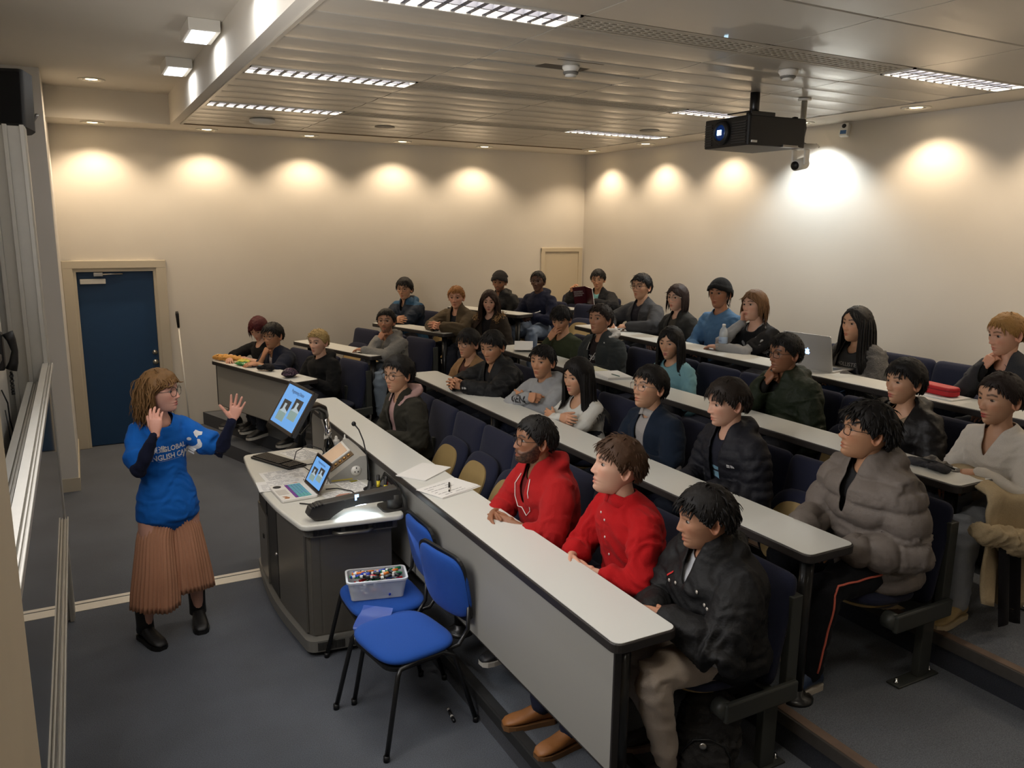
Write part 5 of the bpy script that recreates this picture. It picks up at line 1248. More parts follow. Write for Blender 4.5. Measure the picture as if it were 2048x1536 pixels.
# ---------------- seats placed by row ----------------
def seat_rows():
    for k, y0, n in ((1, 2.40, 9), (2, 2.38, 10), (3, 2.38, 10), (4, 1.92, 11)):
        occ = [(p[1], p[2]) for p in SITTERS if p[0] == k]
        ys = [y0+.48*i for i in range(n)]
        tk = {}
        for py, nm in occ:
            i = min(range(n), key=lambda j: abs(ys[j]-py)); tk[i] = nm
        for i, y in enumerate(ys):
            near = [o for o in occ if abs(o[0]-y) < .33]
            if i in tk: lb = 'navy folding seat occupied by the '+tk[i]
            elif near: lb = 'lowered navy seat beside the '+near[0][1]
            else:
                a = [o for o in occ if o[0] < y]; b = [o for o in occ if o[0] > y]
                if a:
                    q = max(a); m = 1+sum(1 for j in range(n) if q[0]+.33 < ys[j] < y and j not in tk)
                    lb = 'empty navy seat, %s beyond the %s' % (['first', 'second', 'third', 'fourth', 'fifth'][m-1], q[1])
                else: q = min(b); lb = 'empty navy seat nearer than the '+q[1]+(' at the row end' if i == 0 else ', second from the end' if i == 1 else '')
            s = seat((X0[k]+.60, y, Z0[k]), R(90), not near and i not in tk, lb)
        L = ys[-1]-ys[0]+.5; rn_ = {1: 'front', 2: 'second', 3: 'third', 4: 'back'}[k]
        beam((X0[k]+.60, ys[0]-.24, Z0[k]), R(90), L, 'dark steel rail with end upright under the %s row of seats' % rn_, [.0, L*.34, L*.67, L-.05])
    for k, s0, n in ((1, .20, 3), (2, .19, 3), (3, .22, 3), (4, .2, 2), (5, .1, 2)):
        occ = [(p[1], p[2]) for p in SITTERS if p[0] == -k]
        ss = [s0+.5*i for i in range(n)]
        if k == 4: ss = [-.42]+ss
        tk = {}
        for py, nm in occ:
            i = min(range(len(ss)), key=lambda j: abs(ss[j]-py)); tk[i] = nm
        for i, sv in enumerate(ss):
            near = [o for o in occ if abs(o[0]-sv) < .3]
            q = wing(k, .55, sv)
            if i in tk: lb = 'navy seat by the far wall occupied by the '+tk[i]
            else:
                o = min(occ, key=lambda o: abs(o[0]-sv)); lb = 'spare navy wing seat, %s %s the %s' % (['first', 'second'][sum(1 for j in range(len(ss)) if j not in tk and abs(ss[j]-o[0]) < abs(sv-o[0])-1e-6 and (ss[j] < o[0]) == (sv < o[0])) % 2], 'right of' if sv < o[0] else 'left of', o[1])
            seat(q, R(108), not near and i not in tk, lb)
        q = wing(k, .55, ss[0]-.24); L = ss[-1]-ss[0]+.48
        beam(q, R(108), L, 'steel rail under the %s wing of seats by the far wall' % ['front', 'second', 'third', 'fourth', 'last'][k-1], [.0, L-.05])
seat_rows()

# ---------------- left wall: sliding boards, screen, phone, speaker ----------------
BOARDM = mat('glossy_grey_board', (96, 98, 102), .06, spec=.9, coat=1.0)
BOARDD = mat('dark_board', (20, 22, 24), .35)
def board(name_, label, x, y0, y1, z0, z1, m):
    t = thing('sliding_board', label, 'board', (x, (y0+y1)/2, z0), group='sliding boards on the left wall'); L = y1-y0; h = z1-z0
    MB().box(-.012, 0, -L/2, L/2, .02, h-.02, m).build('board_surface', t)
    for z, nm in ((0, 'tray'), (h-.035, 'top_rail')):
        r = MB(); r.box(-.03, .0, -L/2, L/2, z, z+.035, ALU); r.box(.0, .022, -L/2, L/2, z+.012, z+.020, ALU); r.box(.018, .026, -L/2, L/2, z+.008, z+.035, ALU, .002); r.box(.006, .011, -L/2, L/2, z+.012, z+.028, ALU)
        r.build(nm, t)
    for s in (-1, 1): MB().box(-.013, .003, s*L/2-.003, s*L/2+.003, 0, h, ALU).build('edge_strip', t)
    return t
board('a', 'glossy grey sliding board reflecting the carpet, frontmost on the left wall', -.205, 1.9, 5.55, .68, 1.70, BOARDM)
board('b', 'dark sliding board behind the glossy one, its top rail a little further left', -.29, 1.9, 5.50, .62, 1.60, BOARDD)
col_ = thing('board_column', 'tall ribbed aluminium column guiding the sliding boards beside the speaker', 'column', (-.372, 5.58, 0))
cb = MB(); cb.box(-.18, .172, .0, .16, 0, 3.08, ALU, .004); cb.build('column_body', col_)
for i, x in enumerate((-.17, -.09, -.01, .07, .155)):
    MB().box(x-.012, x+.012, -.028, .002, 0, 3.085, ALU, .003).build('rib', col_)
scr = thing('projection_screen', 'lit projection screen on the left wall just outside the frame', 'screen', (-.345, 3.0, 1.95))
MB().box(-.012, .0, -1.25, 1.25, 0, 1.45, mat('screen_lit', (220, 225, 235), .8, emit=.9, ecol=(205, 218, 245))).build('screen_fabric', scr)
MB().box(-.014, .01, -1.27, 1.27, 1.45, 1.5, BLACKP, .004).build('case', scr); MB().box(-.014, .008, -1.27, 1.27, -.03, 0, BLACKP, .004).build('bottom_bar', scr)
area('screen_glow', (-.32, 3.0, 2.65), 1.4, 2.4, P_SCREEN, (1.0, .93, .84), None, (0, R(-90), 0))
ph = thing('wall_phone', 'black wall telephone with coiled cord beside the boards', 'telephone', (-.418, 5.02, 1.86))
b = MB(); b.box(0, .035, -.05, .05, -.10, .10, BLACKP, .01); b.build('base', ph)
b = MB(); b.tube([(.06, -.02, .10), (.075, -.02, .06), (.085, -.02, .0), (.075, -.02, -.06), (.06, -.02, -.10)], [.028, .022, .016, .022, .028], BLACKP, 12); b.build('handset', ph)
b = MB(); b.tube([(.06+.008*math.cos(i), -.02+.012*math.sin(i), -.12-.10*math.sin(i/80*PI)) if 0 else (.055+.006*math.cos(i*1.0), -.02+.06*i/80+.006*math.sin(i*1.0), -.12-.12*math.sin(i/80*PI)) for i in range(81)], .004, BLACKP, 5); b.build('cord', ph)
cw = MB(); dx = lambda L: [(x-.062, y+.4, z+.03) for x, y, z in L]
cw.tube(dx([(-.353, 4.62, 1.62), (-.33, 4.6, 1.55), (-.34, 4.75, 1.42), (-.33, 4.82, 1.30), (-.34, 4.7, 1.18), (-.34, 4.62, 1.10), (-.34, 4.7, 1.02)]), .004, BLACKP, 6)
cw.tube(dx([(-.35, 4.66, 1.5), (-.335, 4.60, 1.35), (-.34, 4.66, 1.2), (-.34, 4.74, 1.12)]), .003, BLACKP, 6); tag(cw.build('loose_cable'), 'thin dark cables dangling on the left wall below the telephone', 'cable')
sp_ = thing('wall_speaker', 'black loudspeaker tilted high on the left wall', 'speaker', (-.345, 6.55, 3.32), rot=(R(-8), 0, R(-12)))
b = MB(); b.prism(rpoly([(-.17, -.11), (.15, -.13), (.18, .02), (.12, .13), (-.17, .13)], .03), -.185, .185, BLACKP); b.build('cabinet', sp_)
MB().box(-.16, .14, -.135, -.118, -.165, .165, mat('speaker_cloth', (10, 10, 10), .9, bump=.4, bscale=500), .005).build('grille', sp_)
MB().tube([(.17, .10, -.05), (.10, .20, -.10), (-.1, .26, -.12)], .012, STEEL, 8).build('mount_arm', sp_)

# ---------------- projector and cameras ----------------
pj = thing('projector', 'black ceiling projector with a glowing blue lens', 'projector', (4.60, 4.76, 3.245))
B = MB(); B.prism(rpoly([(-.265, -.27), (.27, -.31), (.27, .23), (-.265, .20)], .02), -.105, .105, BLACKP, bev=.008); B.build('housing', pj)
B = MB()
for i in range(9): B.box(-.272, -.262, -.245, -.10, -.085+i*.018, -.077+i*.018, GREYP)
for i in range(9): B.box(-.272, -.262, .11, .185, -.085+i*.018, -.077+i*.018, GREYP)
B.build('vent_slats', pj)['kind'] = 'stuff'
TX = Matrix.Translation((-.265, .0, 0)) @ Matrix.Rotation(R(-90), 4, 'Y')
B = MB(); B.lathe([(.085, -.01), (.088, .015), (.078, .03), (.06, .034), (.056, .02)], BLACKP, 28, T=TX, cap=False); B.build('lens_ring', pj)
B = MB(); B.lathe([(.058, .018), (.045, .026), (.02, .031), (.001, .032)], mat('lens_glow', (10, 20, 50), .04, emit=.18, ecol=(20, 60, 130)), 24, T=TX); B.build('lens', pj)
B = MB(); B.box(-.300, -.296, -.020, .020, -.018, .018, mat('lens_hot', (200, 235, 255), .1, emit=6, ecol=(190, 232, 255))); B.build('lamp_window', pj)
B = MB(); B.box(-.20, .22, -.345, -.30, -.03, .06, BLACKP) if 0 else B.box(-.24, -.19, -.284, -.27, -.085, -.07, WHITEP); B.build('badge', pj)
B = MB(); B.box(-.13, .17, -.10, .10, .105, .125, BLACKM, .004); B.box(-.11, .13, -.13, -.115, .10, .16, BLACKM, .004); B.box(-.12, .14, -.12, .12, .150, .160, BLACKM, .003); B.build('mount_plate', pj)
B = MB(); B.tube([(.0, -.04, .12), (.0, -.04, .305)], .036, BLACKM, 18); B.build('drop_pole', pj)
for x, y in ((-.22, -.22), (.22, -.24)): MB().lathe([(.022, .10), (.022, .12), (.01, .124)], BLACKP, 12, T=Matrix.Translation((x, y, 0))).build('foot', pj)
MB().box(.05, .25, -.305, -.27, -.106, -.09, mat('silver_trim', (140, 140, 140), .3, metal=1)).build('bottom_strip', pj)
pz = thing('hanging_camera', 'white pan-tilt camera hanging on a pole behind the projector', 'camera', (5.10, 4.70, 3.16))
MB().tube([(0, 0, .03), (0, 0, .39)], .022, STEEL, 14).build('pole', pz)
MB().lathe([(.03, .385), (.05, .383), (.05, .37), (.03, .368)], WHITEP, 20).build('ceiling_collar', pz)
MB().lathe([(.03, .045), (.13, .035), (.135, .02), (.10, .005), (.05, .0)], WHITEP, 28).build('base_disc', pz)
for s in (-1, 1): MB().box(-.025, .025, s*.062-.010, s*.062+.010, -.12, .0, WHITEP, .006).build('yoke_arm', pz)
B = MB(); B.tube([(.05, 0, -.10), (-.07, -.02, -.125)], [.047, .042], WHITEP, 18); B.build('camera_head', pz)
B = MB(); B.tube([(-.068, -.02, -.1245), (-.078, -.0216, -.1265)], .033, BLACKP, 18); B.build('lens', pz)
B = MB(); B.tube([(.02, .02, .2), (.06, .03, .23), (.07, .03, .17), (.05, .03, .06), (.12, .02, .04), (.17, .0, .05), (.20, .0, .03)], .006, BLACKP, 6); B.build('cable', pz)
sc_ = thing('security_camera', 'small white box camera with sticker high on the right wall', 'camera', (6.52, 5.49, 3.47), rot=(0, R(12), R(20)))
MB().box(-.035, .03, -.04, .04, -.06, .06, WHITEP, .008).build('camera_box', sc_); MB().box(-.0365, -.0345, -.028, .028, -.045, -.01, mat('sticker_blue', (70, 110, 160), .5)).build('sticker', sc_)
MB().lathe([(.02, .034), (.02, .038), (.01, .039)], BLACKP, 14, T=Matrix.Translation((0, 0, .03)) @ Matrix.Rotation(R(-90), 4, 'Y')).build('lens', sc_)
MB().tube([(.02, 0, .05), (.06, 0, .07), (.07, .0, .085)], .009, WHITEP, 8).build('bracket', sc_)

# ---------------- lectern ----------------
LZ = .86
le = thing('lectern', 'grey steel lectern with pale rounded top beside the front desk', 'lectern', (1.30, 5.15, 0))
def loc(pts, o=(1.30, 5.15)): return [(x-o[0], y-o[1]) for x, y in pts]
topo = [(1.00, 4.34), (1.60, 4.27), (1.615, 5.72), (1.42, 6.0), (.965, 5.97), (.93, 5.6), (.915, 5.1), (.94, 4.7)]
LT_ = mat('lectern_top', (204, 202, 192), .35, noise=.02, nscale=250)
B = MB(); B.prism(rpoly(loc(topo), [.05, .06, .05, .05, .05, .4, .4, .4], 6), LZ-.035, LZ, LT_, bev=.012); B.build('worktop', le)
GS = mat('lectern_steel', (104, 100, 92), .36, metal=.3, noise=.08, nscale=6, stretch=(1, 1, 6)); GD = mat('lectern_dark', (30, 29, 27), .5)
body = [(1.06, 4.46), (1.56, 4.40), (1.57, 5.62), (1.38, 5.82), (1.04, 5.76), (1.00, 5.35), (1.0, 4.95)]
B = MB(); B.prism(rpoly(loc(body), [.06, .03, .03, .03, .05, .3, .3], 5), .10, .755, GS, bev=0); B.build('cabinet', le)
B = MB(); B.prism(rpoly(loc([(1.025, 4.40), (1.57, 4.34), (1.59, 5.66), (1.38, 5.88), (1.01, 5.82), (.965, 5.35), (.965, 4.95)]), [.06, .03, .03, .03, .05, .3, .3], 5), .035, .105, mat('plinth_grey', (112, 110, 104), .5)); B.build('plinth', le)
B = MB(); B.prism(rpoly(loc([(1.04, 4.41), (1.58, 4.35), (1.59, 5.66), (1.38, 5.88), (1.01, 5.82), (.97, 5.35), (.97, 4.95)]), [.06, .03, .03, .03, .05, .3, .3], 5), .755, .82, mat('vent_band', (96, 94, 88), .5)); B.build('vent_band', le)
# near side louvres (top and plinth) as slits
for nm, z0_, z1_ in (('vent_slits', .765, .812), ('plinth_slits', .045, .095)):
    B = MB()
    for i in range(58):
        if 20 <= i <= 22 or 40 <= i <= 42: continue
        f_ = i/57; x = 1.08+f_*.46; y = (4.405 if nm == 'vent_slits' else 4.394)-f_*.051; B.box(x-1.30-.0022, x-1.30+.0022, y-5.15-.004, y-5.15+.004, z0_, z1_, GD)
    for i in range(30):
        a = i/29; x = 1.0-.03*math.sin(a*PI)+.01; 
    B.build(nm, le)['kind'] = 'stuff'
# panels: near side door, gap, left doors
def pan(nm, a, b_, z0_, z1_, off, m):
    a = Vector(a); b2 = Vector(b_); d = (b2-a).normalized(); n_ = Vector((d.y, -d.x)); B = MB()
    q = [a+n_*off, b2+n_*off, b2+n_*(off-.012), a+n_*(off-.012)]; B.prism(loc([(v.x, v.y) for v in q]), z0_, z1_, m); return B.build(nm, le)
pan('side_panel', (1.13, 4.452), (1.47, 4.415), .115, .74, .004, GS); pan('corner_strip', (1.075, 4.458), (1.122, 4.453), .115, .745, .003, GS); pan('end_panel', (1.478, 4.412), (1.55, 4.403), .115, .74, .003, GS)
pan('cabinet_door', (1.003, 5.0), (1.052, 4.50), .12, .74, .010, GS); pan('cabinet_door', (1.012, 5.66), (.995, 5.30), .12, .60, .012, GS)
pan('dark_recess', (1.006, 5.62), (.995, 5.32), .61, .74, .004, GD); pan('dark_gap', (.995, 5.28), (.998, 5.03), .12, .745, .003, GD)
B = MB(); T = Matrix.Translation((-.30, -.11, .43)) @ Matrix.Rotation(R(-90), 4, 'Y'); B.lathe([(.012, 0), (.012, .012), (.006, .018)], CHROME, 12, T=T); B.build('lock', le)
B = MB(); B.box(-.318, -.30, .27, .30, .40, .43, BLACKP, .003); B.build('catch', le)
B = MB(); h0 = Vector((1.19, 4.44, .775)); h1 = Vector((1.43, 4.41, .775)); n_ = Vector((-.12, -1, 0)).normalized()
B.tube([Vector(loc([(h.x, h.y)])[0]).to_3d()+Vector((0, 0, .770)) if 0 else Vector((h.x-1.30, h.y-5.15, h.z)) for h in (h0, h0+n_*.055+Vector((.01, 0, 0)), h0+n_*.085+Vector((.04, 0, 0)), h1+n_*.085-Vector((.04, 0, 0)), h1+n_*.055-Vector((.01, 0, 0)), h1)], .011, mat('handle_satin', (150, 146, 136), .35, metal=.8), 12); B.build('pull_handle', le)

SCR = mat('screen_blue', (70, 110, 160), .25, emit=.42, ecol=(112, 172, 235)); SCRW = mat('screen_photo_light', (190, 205, 210), .3, emit=.22, ecol=(150, 175, 195)); SCRD = mat('screen_photo_dark', (60, 58, 56), .3, emit=.08, ecol=(80, 80, 80)); SCRT = mat('screen_text', (50, 60, 90), .3)
SCRF = mat('screen_photo_floor', (150, 175, 170), .3, emit=.2, ecol=(120, 150, 150))
def slide(par, w_, h_, z=.0012):
    """the projected slide in local xy (x right, y up), screen centred at origin"""
    B = MB(); B.box(-w_/2, w_/2, -h_/2, h_/2, 0, z, SCR); B.build('display', par)
    e = z+.0004; P_ = MB(); D_ = MB(); Fl = MB()
    for cx, cy in ((-.21, -.13), (.20, .0)):
        x0, x1, y0, y1 = (cx-.16)*w_, (cx+.16)*w_, (cy-.26)*h_, (cy+.26)*h_
        P_.box(x0, x1, y0, y1, e, e+.0003, SCRW)
        Fl.box(x0, x1, y0, y0+(y1-y0)*.42, e+.0003, e+.0006, SCRF)
        D_.add([(x0, y1, e+.0007), (x0+(x1-x0)*.28, y1, e+.0007), (x0+(x1-x0)*.28, y0+(y1-y0)*.55, e+.0007), (x0, y0+(y1-y0)*.42, e+.0007)], [(3, 2, 1, 0)], SCRD)
        D_.add([(x0+(x1-x0)*.62, y1, e+.0007), (x1, y1, e+.0007), (x1, y0+(y1-y0)*.50, e+.0007), (x0+(x1-x0)*.55, y0+(y1-y0)*.62, e+.0007)], [(3, 2, 1, 0)], SCRD)
        D_.box(x0, x1, y1-(y1-y0)*.16, y1, e+.0006, e+.0008, SCRD)
    P_.build('slide_photo', par); Fl.build('slide_floor', par); D_.build('slide_shapes', par)
    text_mesh('Programming Division', h_*.12, SCRT, Matrix.Translation((0, h_*.34, z+.001)), 'CENTER', parent=par, name='slide_title', scalex=.78, bold=.012)
def screen_frame(c, yaw, tilt):
    n0 = Vector((-math.cos(yaw), -math.sin(yaw), 0)); hx = Vector((math.sin(yaw), -math.cos(yaw), 0)); n = n0*math.cos(tilt)+Vector((0, 0, math.sin(tilt))); up = n.cross(hx)
    if up.z < 0: up = -up
    return frame(Vector(c), hx, up, hx.cross(up))
MT = screen_frame((1.214, 5.451, 1.301), .098, .55)
mo = bpy.data.objects.new('monitor', None); C.objects.link(mo); mo.matrix_world = MT; tag(mo, 'widescreen monitor on a jointed arm showing a blue slide, above the lectern', 'monitor')
MB().box(-.245, .245, -.165, .165, -.035, -.004, GREYP, .006).build('housing', mo)
B = MB(); Z_ = .004
for a in ((-.247, .247, .150, .167), (-.247, .247, -.167, -.142), (-.247, -.228, -.167, .167), (.228, .247, -.167, .167)): B.box(a[0], a[1], a[2], a[3], -.005, Z_, mat('bezel_brown', (58, 50, 44), .4), .002)
B.build('bezel', mo)
dh = bpy.data.objects.new('display_group', None); slide(mo, .456, .292); bpy.data.objects.remove(dh)
Mi = MT.inverted(); W2 = lambda *p: Mi @ Vector(p)
MB().box(-.06, .06, -.06, .06, -.06, -.035, BLACKP, .004).build('rear_plate', mo)
B = MB(); B.tube([W2(1.25, 5.46, 1.275), W2(1.33, 5.52, 1.27), W2(1.43, 5.62, 1.26), W2(1.50, 5.70, 1.21), W2(1.515, 5.73, 1.15)], [.03, .028, .030, .034, .036], BLACKM, 14); B.build('upper_arm', mo)
B = MB(); B.tube([W2(1.515, 5.73, 1.16), W2(1.54, 5.735, 1.05), W2(1.53, 5.70, .98)], [.030, .026, .028], CHROME, 14); B.build('lower_arm', mo)
B = MB(); B.tube([W2(1.53, 5.70, .98), W2(1.53, 5.70, .90), W2(1.53, 5.70, LZ+.002)], [.026, .034, .045], BLACKM, 16); B.build('arm_base', mo)
B = MB(); B.tube([W2(1.24, 5.46, 1.18), W2(1.22, 5.50, 1.12), W2(1.30, 5.55, 1.08), W2(1.38, 5.6, 1.14), W2(1.40, 5.62, 1.22)], .006, BLACKP, 6); B.build('cable', mo)

# laptop on lectern
def laptop(name, label, hinge_c, width, depth, scrh, base_dir, screen_T, base_m, lid_m, deck=None, ext=None):
    pass
lp = thing('laptop', 'white laptop with colourful keyboard and dark screen frame on the lectern', 'laptop', (0, 0, 0)); 
y_ = Vector((-1, -.03, 0)).normalized()  # from hinge to front
LTm = frame(Vector((1.205, 4.945, LZ+.002)), (math.sin(.048), -math.cos(.048), 0), (math.cos(.048), math.sin(.048), 0), (0, 0, 1))   # local x right, y towards hinge/back
lp.matrix_world = LTm
WL = mat('laptop_white', (222, 218, 210), .4)
B = MB(); B.prism(rrect(-.155, .155, -.225, .0, .015), .0, .016, WL, bev=.003); B.build('base', lp)
KC = [mat('key_teal', (96, 172, 172), .5), mat('key_blue', (98, 150, 190), .5), mat('key_purple', (112, 50, 140), .5)]
B = MB()
for r in range(5):
    for c_ in range(13): x = -.128+c_*.0205; y = -.035-r*.0205; B.box(x, x+.018, y-.018, y, .016, .019, KC[2] if (r > 3 or c_ > 10 and r > 1 and 0) else KC[(r+c_) % 2 if c_ < 10 else 0])
B.build('keyboard', lp)['label'] = 'teal and purple keyboard'
MB().box(-.05, .05, -.215, -.15, .016, .0168, mat('trackpad', (196, 190, 180), .4)).build('trackpad', lp)
B = MB(); B.lathe([(.026, .016), (.026, .0172), (.001, .0172)], mat('sticker_black', (30, 30, 32), .5), 24, T=Matrix.Translation((-.115, -.185, 0))); B.build('sticker', lp)
B = MB(); B.prism([(.085, -.205), (.11, -.19), (.13, -.205), (.135, -.175), (.115, -.165), (.10, -.175), (.088, -.18)], .016, .0172, mat('sticker_brown', (168, 112, 72), .6)); B.build('sticker', lp)
ld = frame(Vector((0, .002, .014)), (1, 0, 0), (0, math.sin(.492), math.cos(.492)), Vector((1, 0, 0)).cross(Vector((0, math.sin(.492), math.cos(.492)))))
lid = MB(); lid.box(-.155, .155, 0, .212, -.007, 0, mat('lid_brown', (66, 52, 46), .4), .003, T=ld); lo = lid.build('lid', lp)
sl = bpy.data.objects.new('screen', MB().box(-.148, .148, .008, .205, -.0006, .0, BLACKP, T=ld).mesh('screen')); C.objects.link(sl); sl.parent = lp
SLT = ld @ Matrix.Translation((0, .106, .0002))
before = set(C.objects); slide(lp, .268, .168, .0008)
for o in set(C.objects)-before: o.data.transform(SLT); o.parent = sl
# keyboard
kb = thing('keyboard', 'black computer keyboard at the far end of the lectern', 'keyboard', (1.165, 5.68, LZ), R(-66))
MB().prism(rpoly([(-.23, -.085), (.23, -.085), (.235, .07), (-.235, .07)], .02), 0, .014, BLACKP, bev=.004).build('case', kb)
B = MB(); KM = mat('key_black', (34, 31, 29), .45)
for r in range(6):
    for c_ in range(21):
        if (c_ in (15, 19) and r != 9) and c_ == 15: continue
        x = -.218+c_*.0207; y = .052-r*.0205; B.box(x, x+.0175, y-.016, y, .014, .021, KM)
B.build('keys', kb)['kind'] = 'stuff'
def sheet(label, x, y, z, w_, h_, rot, lines=0, cat='paper', m=PAPER, group=None, layers=1, name='paper_sheet', curl=0.0):
    t = thing(name, label, cat, (x, y, z), R(rot), group); B = MB(); rs = random.Random(int(x*999+y*77))
    n = 8; 
    for k in range(layers):
        vs = []; a = rs.uniform(-.05, .05)*(k > 0); dx, dy = (rs.uniform(-.01, .01), rs.uniform(-.01, .01)) if k else (0, 0)
        for i in range(n+1):
            for j in range(2):
                u = -w_/2+w_*i/n; v = (-h_/2, h_/2)[j]; zz = .0012+k*.0016+curl*max(0, (i/n-.5))**2*4
                vs.append((u*math.cos(a)-v*math.sin(a)+dx, u*math.sin(a)+v*math.cos(a)+dy, zz))
        f = [(2*i, 2*i+2, 2*i+3, 2*i+1) for i in range(n)]; m0 = len(vs); vs += [(p[0], p[1], p[2]-.0011) for p in vs]; f += [tuple(q+m0 for q in g_[::-1]) for g_ in f]
        f += [(0, 1, 1+m0, 0+m0), (2*n+1, 2*n, 2*n+m0, 2*n+1+m0)]+[(2*i+2, 2*i, 2*i+m0, 2*i+2+m0) for i in range(n)]+[(2*i+1, 2*i+3, 2*i+3+m0, 2*i+1+m0) for i in range(n)]
        B.add(vs, f, m)
    B.build('sheets' if layers > 1 else 'page', t)
    if lines:
        L = MB(); zt = .0012+(layers-1)*.0016+.0004
        for i in range(lines):
            v = h_/2-h_*(i+1)/(lines+1); x0 = -w_*.42; 
            while x0 < w_*.36:
                ln = rs.uniform(.05, .16)*w_
                if rs.random() < .8: L.box(x0, min(x0+ln, w_*.42), v-h_*.008, v+h_*.008, zt, zt+.0003, INK)
                x0 += ln+.02*w_
        L.build('handwriting', t)
    return t
sheet('printed sheet under the back of the keyboard on the lectern', 1.36, 5.80, LZ, .21, .297, 20, 14)
sheet('white printed sheet between keyboard and laptop on the lectern', 1.13, 5.36, LZ, .297, .21, 2, 9)
sheet('printed sheet sticking out behind the laptop screen', 1.33, 5.12, LZ, .21, .297, 70, 12)
q = sheet('sheet with brown pictures left of the laptop', 1.06, 5.14, LZ+.0026, .297, .21, -4, 7); MB().prism([(.06, .0), (.10, .02), (.12, -.01), (.09, -.035), (.065, -.02)], .0016, .002, mat('print_brown', (180, 130, 112), .7)).build('picture', q)
q = sheet('sheet with a pink map picture in front of the control panel', 1.40, 4.77, LZ, .297, .21, 8, 6); MB().prism([(-.09, .0), (-.05, .03), (.0, .02), (.03, -.01), (-.02, -.03), (-.07, -.02)], .0016, .002, mat('print_brown', (180, 130, 112), .7)).build('picture', q)
q = sheet('lined sheet with an olive highlight beside the microphone', 1.475, 4.93, LZ+.0026, .16, .21, 10, 10); MB().box(.02, .07, .05, .09, .0016, .002, mat('print_olive', (150, 144, 50), .7)).build('picture', q)
# control wedge
wd = thing('control_panel', 'sloping grey control box with touch panel and sockets on the lectern', 'control panel', (1.50, 5.24, LZ), R(-4))
WG = mat('wedge_grey', (158, 156, 150), .45, noise=.03, nscale=80)
prof = [(-.13, .0), (-.13, .03), (.075, .165), (.12, .165), (.12, 0)]
def sideprism(B, prof, y0, y1, m):
    n = len(prof); vs = [(x, y0, z) for x, z in prof]+[(x, y1, z) for x, z in prof]
    B.add(vs, [tuple(range(n)), tuple(range(n, 2*n))[::-1]]+[((i+1) % n, i, n+i, n+(i+1) % n) for i in range(n)], m)
B = MB(); sideprism(B, prof, -.22, .26, WG); B.build('box', wd)
sa = math.atan2(.135, .205); TW = frame(Vector((-.028, 0, .0995)), (0, -1, 0), (math.cos(sa), 0, math.sin(sa)), Vector((0, -1, 0)).cross(Vector((math.cos(sa), 0, math.sin(sa)))))
B = MB(); B.box(-.22, .03, -.085, .10, 0, .012, WHITEP, .004, T=TW); B.build('touch_panel', wd)
B = MB(); B.box(-.205, .015, -.07, .085, .0122, .0135, mat('touch_screen', (196, 166, 138), .25, emit=.15, ecol=(196, 166, 138)), T=TW); B.build('touch_screen', wd)
B = MB(); B.box(.045, .125, -.09, .10, 0, .004, mat('bronze_plate', (112, 92, 68), .35, metal=.4), T=TW)
for i in range(5): B.lathe([(.012, .004), (.011, .012), (.005, .013)], mat('brass', (190, 150, 90), .25, metal=1), 10, T=TW @ Matrix.Translation((.085, -.07+i*.035, 0)))
B.build('socket_plate', wd)
B = MB(); B.lathe([(.034, 0), (.034, .005), (.002, .005)], WHITEP, 26, T=Matrix.Translation((.045, -.22, .07)) @ Matrix.Rotation(R(90), 4, 'X')); 
for x, z in ((-.008, .062), (.013, .062), (.002, .088)): B.box(.045+x-.003, .045+x+.003, -.2268, -.2248, z-.005, z+.005, BLACKP)
B.build('power_socket', wd); MB().box(-.12, .02, -.2215, -.219, .012, .02, mat('yellow_label', (200, 180, 70), .6)).build('yellow_strip', wd)
# bottles
def bottle(name, label, x, y, z, prof, m, capprof=None, capm=None, cat='bottle', lab=None, group=None):
    t = thing(name, label, cat, (x, y, z), 0, group); MB().lathe(prof, m, 22).build('body', t)
    if capprof: MB().lathe(capprof, capm, 16).build('cap', t)
    if lab: MB().lathe(lab[0], lab[1], 22, cap=False).build('paper_label', t)
    return t
DG = mat('dark_glass', (10, 12, 10), .12, coat=.5)
bottle('glass_bottle', 'dark glass bottle with silver neck band on the lectern', 1.505, 5.57, LZ, [(.03, 0), (.036, .01), (.036, .10), (.03, .13), (.017, .16), (.016, .20)], DG, [(.0175, .165), (.0185, .2), (.0185, .225), (.014, .228)], CHROME)
bottle('spray_bottle', 'squat clear spray bottle with white cap beside the dark bottle', 1.565, 5.60, LZ, [(.03, 0), (.032, .01), (.032, .10), (.026, .125), (.012, .135)], mat('clear_plastic', (220, 222, 220), .15, alpha=.55), [(.024, .118), (.024, .135), (.012, .14), (.012, .155), (.006, .165)], WHITEP)
bottle('spray_bottle', 'small white nozzle bottle at the back edge of the lectern', 1.60, 5.50, LZ, [(.024, 0), (.026, .01), (.026, .12), (.014, .14), (.012, .155)], WHITEP, [(.014, .15), (.014, .165), (.006, .172), (.004, .195)], WHITEP)
# microphone
mi = thing('gooseneck_microphone', 'slim black gooseneck microphone standing on the lectern', 'microphone', (1.555, 4.80, LZ))
MB().lathe([(.045, 0), (.045, .008), (.02, .02), (.012, .06)], BLACKP, 20).build('base', mi)
B = MB(); B.tube([(0, 0, .05), (-.002, .01, .12), (-.006, .04, .22), (-.016, .07, .31), (-.035, .10, .38), (-.055, .115, .41)], [.008, .006, .0045, .0045, .0045, .005], BLACKP, 8); B.build('gooseneck', mi)
B = MB(); B.ell((-.062, .118, .418), (.015, .013, .016), BLACKP, 14, 10); B.build('foam_head', mi)
